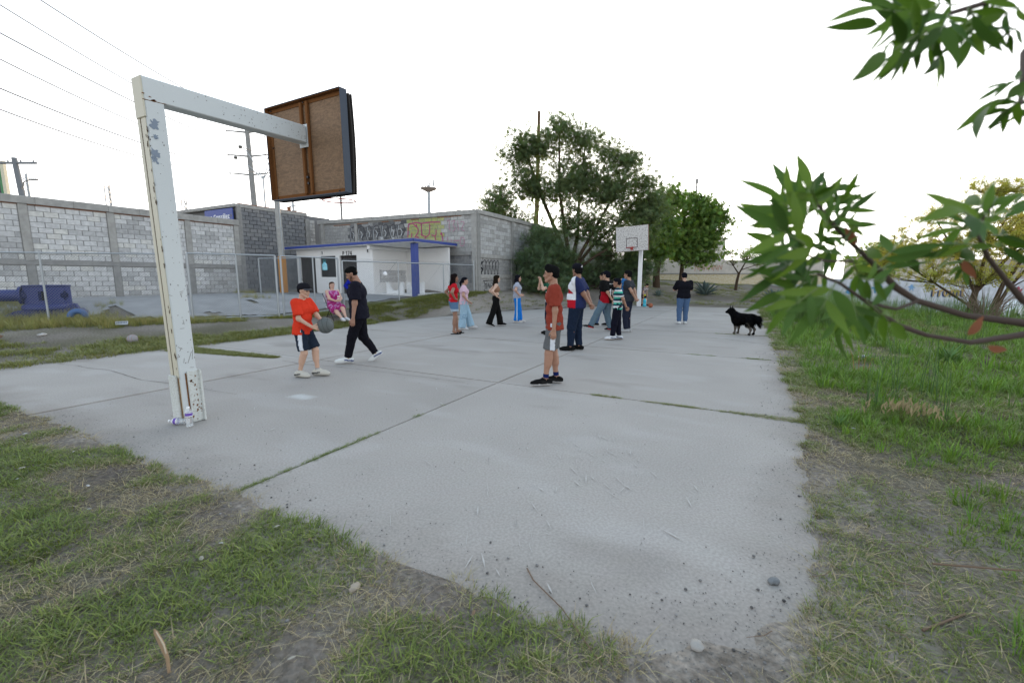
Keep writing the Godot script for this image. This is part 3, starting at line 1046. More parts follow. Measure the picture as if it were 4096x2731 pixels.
	for k in 10: cp.box(Vector3(-0.6 - k * 1.11, 4.66 + 0.012 * k + 0.006 * sin(k * 2.3), -0.04), Vector3(1.11, 0.22, 0.24), Basis(Vector3(0, 0, 1), -0.011), 0.014)
	obj("cap_beam", cp.mesh(), M.cement_light, C)
	var cbk := MB.new()
	for k in 46:
		var s := 0.95 + k * 0.21 if k < 7 else 2.4 + k * 0.17
		if nz.get_noise_2d(s * 60.0, 4.0) > -0.1: cbk.box(Vector3(-s, 4.53, 0.0), Vector3(0.16, 0.035, 0.05))
	obj("brick_course", cbk.mesh(), M.brick, C)
	for e in [[-0.13, 2.6, 0.28, 4.2], [-10.75, 2.6, 0.24, 4.2], [-8.0, 3.75, 0.2, 1.6]]:
		var ccol := MB.new()
		ccol.box(Vector3(e[0], e[1], 0.0), Vector3(e[2], e[3], 0.12), Basis(), 0.01)
		obj("column", ccol.mesh(), M.cement_light, C)
	var cbe := MB.new()
	cbe.box(Vector3(-1.4, 2.72, 0.0), Vector3(2.2, 0.17, 0.11), Basis(), 0.01)
	obj("tie_beam", cbe.mesh(), M.cement, C)
	var pickC := func(s: float, y: float) -> Material:
		if y > 2.8 and s > 1.95 and s < 4.25: return any(M.lime_block)
		if y > 2.8 and s > 4.35 and s < 8.55: return any(M.dark_block)
		if y < 2.7: return any(M.grey_block) if y > 1.2 else M.pale_block[2]
		if s > 8.5: return M.pale_block[[0, 2, 2][rng.randi() % 3]]
		return any(M.pale_block)
	var restC := MB.new()
	var keepC := func(s: float, y: float) -> int: return 1 if y > 2.75 or s < 2.6 else 0
	lay_blocks(C, Vector3.ZERO, u, n, 0.28, 7.9, 2.8, 9, 0.405, 0.194, pickC, restC, keepC)
	lay_blocks(C, Vector3.ZERO, u, n, 8.1, 10.62, 2.8, 9, 0.405, 0.194, pickC, restC, keepC)
	lay_blocks(C, Vector3.ZERO, u, n, 0.28, 2.4, 0.7, 10, 0.405, 0.194, pickC, restC, keepC)
	graffiti(C)
	# wall running back towards the trees
	var D := thing("block_wall", "weathered grey block wall running back behind the dense bush", "wall", Vector3(-11.6, 0, -18.2))
	u = Vector3(0, 0, -1)
	n = Vector3(1, 0, 0)
	var dc := MB.new()
	dc.box(Vector3(-0.11, 2.5, -12.0), Vector3(0.2, 4.3, 23.9))
	obj("mortar_core", dc.mesh(), M.mortar, D)
	var dp := MB.new()
	for k in 20: dp.box(Vector3(-0.03, 4.68 + 0.006 * sin(k * 2.7), -0.62 - k * 1.19), Vector3(0.24, 0.2, 1.19), Basis(), 0.014)
	obj("cap_beam", dp.mesh(), M.cement_light, D)
	for c in [0.14, 3.6, 7.1, 10.6, 14.1, 17.6]:
		var mb := MB.new()
		mb.box(Vector3(0.0, 2.5, -c), Vector3(0.13, 4.2, 0.25), Basis(), 0.01)
		obj("column", mb.mesh(), M.cement, D)
	var dbm := MB.new()
	dbm.box(Vector3(0.0, 2.62, -12.0), Vector3(0.11, 0.2, 23.5), Basis(), 0.01)
	obj("tie_beam", dbm.mesh(), M.cement_light, D)
	dbm = MB.new()
	dbm.box(Vector3(0.0, 1.62, -12.0), Vector3(0.10, 0.2, 23.5), Basis(), 0.01)
	obj("tie_beam", dbm.mesh(), M.cement_light, D)
	var restD := MB.new()
	var pickD := func(_s: float, y: float) -> Material:
		if y < 2.6: return M.pale_block[[0, 2, 2][rng.randi() % 3]]
		return any(M.pale_block) if rng.randf() < 0.6 else M.white_block[3]
	var keepD := func(s: float, y: float) -> int: return 1 if s < 5.4 else (2 if y > 1.6 else 0)
	for c in [[0.28, 3.47], [3.73, 6.97], [7.23, 10.47], [10.73, 13.97], [14.23, 17.47], [17.73, 23.0]]:
		lay_blocks(D, Vector3.ZERO, u, n, c[0], c[1], 2.72, 9, 0.405, 0.206, pickD, restD, keepD)
		lay_blocks(D, Vector3.ZERO, u, n, c[0], c[1], 0.72, 4, 0.405, 0.2, pickD, restD, keepD)
		lay_blocks(D, Vector3.ZERO, u, n, c[0], c[1], 1.72, 4, 0.405, 0.2, pickD, restD, keepD)
	var rd := obj("block_rest", restD.mesh(), M.vc, D)
	rd.set_meta("kind", "stuff")
	wall_tags(D)

func bold_font() -> SystemFont:
	var f := SystemFont.new()
	f.font_names = PackedStringArray(["Droid Sans"])
	f.font_weight = 700
	return f

# a sprayed line: a flat ribbon through points given in the wall's own plane
func spray(mb: MB, pts: Array, w: float, o: Vector3, u: Vector3, n: Vector3, lift := 0.014) -> void:
	var cur := Curve2D.new()
	for i in pts.size():
		var p: Vector2 = pts[i]
		var t := Vector2.ZERO
		if i > 0 and i < pts.size() - 1:
			t = (pts[i + 1] - pts[i - 1]) * 0.17
		cur.add_point(p, -t, t)
	var bp := cur.tessellate(3, 6.0)
	var k := mb.v.size()
	for i in bp.size():
		var d := (bp[mini(i + 1, bp.size() - 1)] - bp[maxi(i - 1, 0)]).normalized()
		var s := Vector2(-d.y, d.x) * w * 0.5
		for q in [bp[i] - s, bp[i] + s]:
			mb.v.append(o + u * q.x + Vector3.UP * q.y + n * lift)
			mb.n.append(n)
			mb.c.append(mb.col)
		if i > 0:
			var a := k + (i - 1) * 2
			mb.ix.append_array([a, a + 1, a + 2, a + 1, a + 3, a + 2])

func V2(l: Array) -> Array:
	var r := []
	for i in range(0, l.size(), 2): r.append(Vector2(l[i], l[i + 1]))
	return r

func graffiti(C: Node3D) -> void:
	# x runs along the wall from its far end (left as one faces it), y is height
	var o := Vector3(-10.7, 0, 0)
	var u := Vector3(1, 0, 0)
	var n := Vector3(0, 0, 1)
	var pink := MB.new()
	pink.col = Color(0.38, 0.07, 0.17)
	for e in [
		[6.50, 4.30, 6.44, 3.7, 6.50, 3.05, 6.62, 2.9], [6.5, 4.3, 7.0, 4.37, 7.35, 4.30, 8.0, 4.33, 8.55, 4.3],
		[6.82, 4.30, 7.1, 4.08, 7.12, 3.86, 6.85, 3.55, 7.05, 3.62], [6.72, 3.85, 6.68, 3.5, 6.9, 3.58], [7.35, 4.3, 7.38, 3.75, 7.6, 3.62, 7.45, 3.35, 7.35, 3.1],
		[7.6, 3.62, 7.85, 3.75, 7.9, 4.25], [8.62, 3.78, 8.7, 3.4, 8.5, 3.0, 8.05, 2.93, 7.8, 2.88], [8.2, 3.6, 8.3, 3.3, 8.15, 3.15], [8.0, 3.7, 8.25, 3.66, 8.3, 3.95]]:
		spray(pink, V2(e), 0.055, o, u, n)
	for e in [[7.02, 4.22, 0.09], [6.98, 2.98, 0.17], [7.32, 2.98, 0.14], [8.0, 2.9, 0.17], [8.32, 2.92, 0.15], [7.35, 3.74, 0.07], [8.6, 3.72, 0.09], [7.1, 3.62, 0.09]]:
		lump_sheet(pink, o + u * e[0] + Vector3.UP * e[1] + n * 0.0145, u, Vector3.UP, e[2], int(e[0] * 50.0), 0.8)
	obj("pink_outline", pink.mesh(), M.vc, C)
	var pale := MB.new()
	pale.col = Color(0.44, 0.21, 0.30)
	for e in [[8.98, 4.3, 9.12, 4.36, 9.1, 4.0, 9.2, 3.85], [9.25, 4.28, 9.45, 4.32, 9.35, 4.12, 9.48, 3.95, 9.3, 3.8], [9.62, 4.3, 9.66, 3.85], [9.78, 4.25, 10.0, 4.2, 9.85, 3.9, 10.02, 3.8], [9.0, 3.55, 9.02, 3.2, 9.22, 3.2, 9.2, 3.45], [9.35, 3.35, 9.7, 3.36], [9.8, 3.5, 9.75, 3.15, 9.95, 3.12, 9.98, 3.45, 9.8, 3.5], [8.95, 3.0, 9.25, 3.1, 9.5, 3.0]]:
		spray(pale, V2(e), 0.03, o, u, n)
	obj("faded_numerals", pale.mesh(), M.vc, C)
	var dark := MB.new()
	var lite := MB.new()
	dark.col = Color(0.09, 0.09, 0.095)
	lite.col = Color(0.45, 0.46, 0.47)
	var x := 2.2
	for k in 7:
		var w := 0.52 + 0.1 * sin(k * 2.2)
		var q := [x + 0.08, 4.32 - 0.05 * (k % 2), x - 0.02, 3.9, x + 0.05, 3.45 + 0.1 * (k % 3), x + 0.16, 3.2, x + 0.06, 2.85]
		spray(dark, V2(q), 0.042, o, u, n)
		for i in range(0, q.size(), 2): q[i] += 0.055
		spray(lite, V2(q), 0.035, o, u, n, 0.015)
		spray(dark, V2([x + 0.1, 4.3, x + w * 0.7, 4.36, x + w * 0.9, 4.0, x + w * 0.55, 3.7, x + w * 0.95, 3.4, x + w * 0.7, 3.0]), 0.05, o, u, n)
		spray(lite, V2([x + w * 0.4, 4.1, x + w * 0.6, 3.95, x + w * 0.45, 3.75]), 0.05, o, u, n, 0.016)
		for h in 9:
			var y := rng.randf_range(2.9, 4.3)
			spray(dark, V2([x + rng.randf_range(0.0, 0.2), y, x + w, y + rng.randf_range(-0.1, 0.14)]), 0.02, o, u, n, 0.0135)
		x += w + 0.07
	for e in [[2.75, 3.55, 0.11], [4.6, 3.65, 0.16], [5.45, 3.62, 0.12]]:
		lump_sheet(lite, o + u * e[0] + Vector3.UP * e[1] + n * 0.0148, u, Vector3.UP, e[2], int(e[0] * 33.0))
	obj("dark_outline", dark.mesh(), M.vc, C)
	obj("silver_fill", lite.mesh(), M.vc, C)

func wall_tags(D: Node3D) -> void:
	var o := Vector3.ZERO
	var u := Vector3(0, 0, -1)
	var n := Vector3(1, 0, 0)
	var k := MB.new()
	k.col = Color(0.025, 0.025, 0.028)
	for i in 5:
		var x := 0.55 + i * 0.32
		spray(k, V2([x, 1.95, x - 0.05, 2.2, x + 0.06, 2.38, x + 0.2, 2.42, x + 0.26, 2.25, x + 0.2, 1.9, x + 0.24, 1.62]), 0.035, o, u, n)
		spray(k, V2([x + 0.08, 2.2, x + 0.1, 1.9, x + 0.12, 1.65]), 0.03, o, u, n)
		k.tri(o + u * (x + 0.05) + Vector3.UP * 1.58 + n * 0.013, o + u * (x + 0.25) + Vector3.UP * 1.58 + n * 0.013, o + u * (x + 0.16) + Vector3.UP * 1.8 + n * 0.013)
	spray(k, V2([0.48, 2.35, 0.3, 2.1, 0.48, 1.95, 0.36, 1.75, 0.62, 1.55]), 0.09, o, u, n)
	for e in [[0.55, 1.40, 1.75, 1.42], [0.6, 1.38, 0.72, 1.2, 0.7, 0.98], [0.72, 1.2, 0.86, 1.26, 0.84, 1.0], [1.0, 1.3, 0.98, 0.98], [1.0, 1.3, 1.2, 1.02, 1.2, 1.32], [1.35, 1.3, 1.5, 1.2, 1.35, 1.1, 1.52, 1.0], [1.62, 1.35, 1.6, 1.05, 1.85, 1.15, 1.8, 1.36, 1.62, 1.35], [0.6, 0.95, 0.9, 0.82, 1.2, 0.93, 1.75, 1.0], [0.75, 0.9, 0.85, 0.72, 0.95, 0.8]]:
		spray(k, V2(e), 0.035, o, u, n)
	for e in [[3.9, 2.45, 4.2, 2.1, 4.0, 1.75], [4.3, 2.4, 4.1, 2.0, 4.5, 1.7]]:
		spray(k, V2(e), 0.06, o, u, n)
	obj("black_tag", k.mesh(), M.vc, D)

# ---------------------------------------------------------------- hut in the yard
func build_hut() -> void:
	var t := thing("white_hut", "small flat roofed white hut with blue roof edge, blue corner post and open porch", "building", Vector3(-15.5, 0.76, -15.3))
	# local frame: x along the front, z towards the court; the front left part is closed, the right part a porch
	var wl := -5.42
	var h := 2.24
	var w := MB.new()
	# front wall in pieces round two doors and a window
	for e in [[wl, -5.22, 0.0, h], [-5.22, -4.0, 1.86, h], [-4.0, -3.62, 0.0, h], [-3.62, -2.52, 1.86, h], [-3.62, -2.52, 0.0, 0.82], [-2.52, -2.22, 0.0, h], [-2.22, -1.06, 1.86, h], [-1.06, 0.0, 0.0, h]]:
		w.box(Vector3((e[0] + e[1]) * 0.5, (e[2] + e[3]) * 0.5, -0.07), Vector3(e[1] - e[0], e[3] - e[2], 0.14))
	obj("front_wall", w.mesh(), M.white_wall, t)
	var sw := MB.new()
	# side wall of the porch with a slot for the pierced blocks
	for e in [[-0.14, -0.38, 0.0, h], [-0.38, -2.24, 0.0, 0.56], [-0.38, -2.24, 1.16, h], [-2.24, -2.44, 0.0, h]]:
		sw.box(Vector3(-0.07, (e[2] + e[3]) * 0.5, (e[0] + e[1]) * 0.5), Vector3(0.14, e[3] - e[2], absf(e[1] - e[0])))
	obj("side_wall", sw.mesh(), M.white_wall, t)
	var bw := MB.new()
	bw.box(Vector3(1.32, h * 0.5, -2.37), Vector3(2.64, h, 0.14))
	obj("porch_back_wall", bw.mesh(), M.white_wall, t)
	var lw := MB.new()
	lw.box(Vector3(wl + 0.07, h * 0.5, -1.3), Vector3(0.14, h - 0.002, 2.3))
	obj("end_wall", lw.mesh(), M.white_wall, t)
	var rw := MB.new()
	rw.box(Vector3((wl - 0.14) * 0.5, h * 0.5, -2.38), Vector3(-wl - 0.14, h - 0.002, 0.12))
	obj("rear_wall", rw.mesh(), M.white_wall, t)
	var fl := MB.new()
	fl.box(Vector3(1.3, -0.06, -1.1), Vector3(2.9, 0.26, 2.4))
	obj("porch_floor", fl.mesh(), M.white_wall, t)
	var inf := MB.new()
	inf.box(Vector3(wl * 0.5 - 0.02, -0.05, -1.25), Vector3(-wl - 0.35, 0.1, 2.1))
	obj("inner_floor", inf.mesh(), M.cement, t)
	# roof slab, low at the far end
	var tilt := 0.012
	var rb := Basis(Vector3(0, 0, 1), tilt)
	var rf := MB.new()
	rf.box(Vector3(-1.55, 2.315, -1.17), Vector3(8.7, 0.13, 3.2), rb)
	obj("roof", rf.mesh(), M.white, t)
	var fa := MB.new()
	fa.box(Vector3(-1.55, 2.335, 0.465), Vector3(8.76, 0.115, 0.05), rb, 0.008)
	obj("roof_edge", fa.mesh(), M.blue, t)
	fa = MB.new()
	fa.box(Vector3(2.835, 2.385, -1.17), Vector3(0.05, 0.115, 3.2), rb, 0.008)
	obj("roof_edge", fa.mesh(), M.blue, t)
	fa = MB.new()
	fa.box(Vector3(-1.55, 2.41, -1.17), Vector3(8.7, 0.05, 3.2), rb)
	obj("roof_cover", fa.mesh(), M.cement, t)
	var bm := MB.new()
	bm.box(Vector3(0.09, 2.17, -1.15), Vector3(0.16, 0.15, 3.0), Basis(), 0.006)
	obj("porch_beam", bm.mesh(), M.white_wall, t)
	var co := MB.new()
	co.box(Vector3(2.58, 1.07, 0.08), Vector3(0.25, 2.42, 0.25), Basis(), 0.012)
	obj("corner_post", co.mesh(), M.blue, t)
	# doors: dark openings behind iron gates
	for e in [[-5.22, -4.0], [-2.22, -1.06]]:
		var d := Node3D.new()
		d.name = "door"
		t.add_child(d, true)
		var g := MB.new()
		g.box(Vector3((e[0] + e[1]) * 0.5, 0.93, -0.12), Vector3(e[1] - e[0], 1.86, 0.03))
		obj("door_leaf", g.mesh(), flat_mat("door_dark", Color(0.03, 0.026, 0.024), 0.8), d)
		var k := 0
		var x: float = e[0] + 0.06
		while x < e[1] - 0.03:
			var bar := MB.new()
			bar.box(Vector3(x, 0.93, -0.085), Vector3(0.018, 1.84, 0.018))
			obj("bar", bar.mesh(), M.iron, d)
			x += 0.11
		var ra := MB.new()
		for y in [0.05, 0.7, 1.8]:
			ra = MB.new()
			ra.box(Vector3((e[0] + e[1]) * 0.5, y, -0.062), Vector3(e[1] - e[0] - 0.02, 0.03, 0.02))
			obj("rail", ra.mesh(), M.iron, d)
	var wd := Node3D.new()
	wd.name = "window"
	t.add_child(wd)
	var pane := MB.new()
	pane.box(Vector3(-3.07, 1.34, -0.10), Vector3(1.1, 1.04, 0.012))
	obj("pane", pane.mesh(), flat_mat("dark_glass", Color(0.012, 0.014, 0.017), 0.35), wd)
	for e in [[-3.07, 1.85, 1.1, 0.03], [-3.07, 0.83, 1.1, 0.03], [-3.605, 1.34, 0.03, 1.0], [-2.535, 1.34, 0.03, 1.0]]:
		var fr := MB.new()
		fr.box(Vector3(e[0], e[1], -0.07), Vector3(e[2], e[3], 0.03))
		obj("frame", fr.mesh(), M.iron, wd)
	for k in 9:
		var bar := MB.new()
		bar.rod(Vector3(-3.51 + k * 0.11, 0.84, -0.03), Vector3(-3.51 + k * 0.11, 1.84, -0.03), 0.008, 5)
		obj("bar", bar.mesh(), M.iron, wd)
	# pierced blocks, three courses of ten
	for r in 3:
		for k in 9:
			var z := -0.48 - k * 0.207
			var y := 0.66 + r * 0.2
			var pb := MB.new()
			for s in [-1.0, 1.0]:
				pb.box(Vector3(-0.07, y + s * 0.09, z), Vector3(0.13, 0.014, 0.2))
				pb.box(Vector3(-0.07, y, z + s * 0.09), Vector3(0.13, 0.17, 0.014))
				pb.box(Vector3(-0.07, y, z), Vector3(0.10, 0.016, 0.22), Basis(Vector3(1, 0, 0), s * PI / 4))
			pb.box(Vector3(-0.07, y, z), Vector3(0.11, 0.045, 0.045))
			obj("pierced_block", pb.mesh(), M.white, t)
	# air bricks
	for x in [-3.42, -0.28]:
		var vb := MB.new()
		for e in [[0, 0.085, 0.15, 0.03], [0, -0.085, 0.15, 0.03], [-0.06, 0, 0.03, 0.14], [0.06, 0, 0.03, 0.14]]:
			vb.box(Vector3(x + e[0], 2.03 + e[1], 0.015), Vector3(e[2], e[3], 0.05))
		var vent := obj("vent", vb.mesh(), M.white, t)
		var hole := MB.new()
		hole.box(Vector3(x, 2.03, 0.004), Vector3(0.09, 0.14, 0.006))  # dark plate on the solid wall, painting the shade inside the vent
		obj("hole", hole.mesh(), M.ink_and_shade, vent)
	var tm := TextMesh.new()
	tm.text = "P 174"
	tm.font = bold_font()
	tm.font_size = 48
	tm.pixel_size = 0.0055
	tm.depth = 0.006
	obj("number", tm, M.ink_and_shade, t, Vector3(-1.68, 1.96, 0.004))
	# low bench ends with a scooped top, on the porch
	for e in [[1.05, -0.35], [1.75, -0.95]]:
		var poly := PackedVector2Array([Vector2(-0.5, 0), Vector2(0.5, 0), Vector2(0.5, 0.52), Vector2(0.42, 0.52)])
		for k in 13:
			var a := -PI * k / 12.0
			poly.append(Vector2(0.36 * cos(a), 0.52 + 0.40 * sin(a)))
		poly.append(Vector2(-0.42, 0.52)); poly.append(Vector2(-0.5, 0.52))
		var pm := MB.new()
		pm.prism(poly, Transform3D(Basis(), Vector3(e[0], 0.07, e[1])), 0.12)
		obj("scooped_bench_end", pm.mesh(), M.white_wall, t)

# ---------------------------------------------------------------- chain link
func chain_link(parent: Node, a: Vector3, b: Vector3, ha: float, hb: float) -> void:
	# wires woven on the slant between two posts; a and b are the lower corners
	var L := Vector2(b.x - a.x, b.z - a.z).length()
	var mb := MB.new()
	var stepw := 0.075
	for dirn in [-1.0, 1.0]:
		var s := -3.0
		while s < L + 3.0:
			# a wire: along = s + dirn * t, for t from 0 to the top
			var t0 := 0.0
			var t1 := maxf(ha, hb)
			if dirn > 0:
				t0 = maxf(t0, -s); t1 = minf(t1, L - s)
			else:
				t0 = maxf(t0, s - L); t1 = minf(t1, s)
			if t1 - t0 > 0.03:
				var p := []
				for t in [t0, t1]:
					var f: float = (s + dirn * t) / L
					p.append(a.lerp(b, f) + Vector3.UP * minf(t, lerpf(ha, hb, f)))
				mb.rod(p[0], p[1], 0.0024, 3)
			s += stepw
	var o := obj("chain_link", mb.mesh(), M.wire, parent)
	o.set_meta("kind", "stuff")

func pipe(parent: Node, called: String, a: Vector3, b: Vector3, r: float) -> void:
	var mb := MB.new()
	mb.rod(a, b, r, 8)
	obj(called, mb.mesh(), M.galv, parent)

func fence_run(called: String, label: String, category: String, pts: Array, top: float, bottom_rail := false, barbs := false) -> Node3D:
	# pts: Vector2 x,z of the posts
	var p0: Vector2 = pts[0]
	var t := thing(called, label, category, Vector3(p0.x, hgt(p0.x, p0.y), p0.y))
	var o := t.position
	var q := []
	for p in pts:
		q.append(Vector3(p.x, hgt(p.x, p.y), p.y) - o)
	for i in q.size():
		pipe(t, "post", q[i] - Vector3.UP * 0.1, Vector3(q[i].x, top - o.y + (0.22 if barbs and i == q.size() - 1 else 0.0), q[i].z), 0.034 if i == 0 or i == q.size() - 1 else 0.026)
	for i in q.size() - 1:
		var a: Vector3 = q[i]
		var b: Vector3 = q[i + 1]
		var ta := Vector3(a.x, top - o.y, a.z)
		var tb := Vector3(b.x, top - o.y, b.z)
		pipe(t, "top_rail", ta, tb, 0.023)
		if bottom_rail: pipe(t, "bottom_rail", a + Vector3.UP * 0.08, b + Vector3.UP * 0.08, 0.02)
		chain_link(t, a + Vector3.UP * 0.05, b + Vector3.UP * 0.05, ta.y - a.y - 0.02 + (0.08 if barbs else 0.0), tb.y - b.y - 0.02 + (0.08 if barbs else 0.0))
	return t

func build_fences() -> void:
	fence_run("chain_link_fence", "long chain link fence beside the blue machine and its tall grass", "fence", [Vector2(-14.62, -6.9), Vector2(-17.2, -4.7), Vector2(-19.8, -2.5)], 2.22)
	var in1 := MB.new()
	fence_run("chain_link_gate", "wide chain link gate leaf beside the leaning white post", "gate", [Vector2(-14.5, -7.02), Vector2(-13.95, -8.1), Vector2(-13.47, -9.06)], 2.25, true)
	fence_run("chain_link_gate", "chain link gate leaf in front of the orange and grey pole", "gate", [Vector2(-13.4, -9.2), Vector2(-13.2, -10.25), Vector2(-13.02, -11.15)], 2.24, true)
	fence_run("chain_link_fence", "lower chain link fence before the hut porch and blue post", "fence", [Vector2(-12.98, -11.3), Vector2(-12.51, -13.7), Vector2(-12.04, -16.1), Vector2(-11.66, -18.0)], 2.15, false, true)
	# short leaning fence inside the yard, near the dark wall
	var p := fence_run("chain_link_fence", "stray chain link panel standing in the yard near the dark grey wall", "fence", [Vector2(-20.4, -12.9), Vector2(-18.4, -13.6)], 2.45)
	# things hung on the fence
	var j := thing("water_jug", "pale blue water jug hanging on the chain link gate", "jug", Vector3(-13.06, 1.80, -10.62), 0.6)
	j.scale = Vector3.ONE * 0.72
	var jb := MB.new()
	jb.lathe([Vector2(0.001, 0), Vector2(0.10, 0.0), Vector2(0.118, 0.02), Vector2(0.118, 0.12), Vector2(0.108, 0.14), Vector2(0.118, 0.16), Vector2(0.115, 0.27), Vector2(0.08, 0.33), Vector2(0.035, 0.37), Vector2(0.032, 0.40), Vector2(0.001, 0.40)], 18)
	obj("body", jb.mesh(), M.clear_blue, j)
	var jw := MB.new()
	jw.lathe([Vector2(0.001, 0.01), Vector2(0.105, 0.012), Vector2(0.109, 0.14), Vector2(0.001, 0.14)], 16)
	obj("water", jw.mesh(), flat_mat("pale_water", Color(0.50, 0.72, 0.78), 0.2), j)
	var jh := MB.new()
	var hp := PackedVector3Array()
	var hr := PackedFloat32Array()
	for k in 13:
		var a := PI * k / 12.0
		hp.append(Vector3(0.05 * cos(a), 0.39 + 0.14 * sin(a), 0)); hr.append(0.009)
	jh.tube(hp, hr, 6)
	obj("handle", jh.mesh(), flat_mat("teal", Color(0.03, 0.40, 0.45), 0.4), j)
	var l := thing("white_hat", "white hat hanging by its straps on the lower fence", "hat", Vector3(-12.66, 1.66, -13.1), 1.0)
	l.scale = Vector3.ONE * 0.66
	var lm := MB.new()
	lm.lathe([Vector2(0.13, 0.0), Vector2(0.14, 0.03), Vector2(0.12, 0.11), Vector2(0.08, 0.17), Vector2(0.03, 0.2), Vector2(0.001, 0.2)], 14, Transform3D(Basis(Vector3(1, 0, 0), 0.3), Vector3.ZERO))
	obj("crown", lm.mesh(), M.white, l)
	var ls := MB.new()
	ls.rod(Vector3(-0.12, 0.02, 0), Vector3(-0.16, 0.66, 0), 0.006, 4)
	obj("strap", ls.mesh(), M.white, l)
	ls = MB.new()
	ls.rod(Vector3(0.10, 0.05, 0), Vector3(-0.02, 0.66, 0), 0.006, 4)
	obj("strap", ls.mesh(), M.white, l)

# ---------------------------------------------------------------- poles, wires, far things
func wire_line(called: String, label: String, a: Vector3, b: Vector3, sag: float, r: float, group := "") -> void:
	var pts := PackedVector3Array()
	var rad := PackedFloat32Array()
	for k in 25:
		var t := k / 24.0
		pts.append(a.lerp(b, t) - Vector3.UP * sag * 4.0 * t * (1.0 - t)); rad.append(r)
	var mb := MB.new()
	mb.tube(pts, rad, 4)
	var o := obj(called, mb.mesh(), flat_mat("cable", Color(0.10, 0.11, 0.12), 0.7))
	tag(o, label, "wire", group)

func simple_pole(called: String, label: String, base: Vector3, top: float, r0: float, r1: float, m: Material, arms: Array, category := "pole") -> Node3D:
	var t := thing(called, label, category, base)
	var p := MB.new()
	p.rod(Vector3.ZERO, Vector3(0, top - base.y, 0), r0, 8, r1)
	obj("shaft", p.mesh(), m, t)
	for e in arms:
		var mb := MB.new()
		mb.rod(e[0], e[1], e[2], 5)
		obj("cross_arm", mb.mesh(), m, t)
	return t

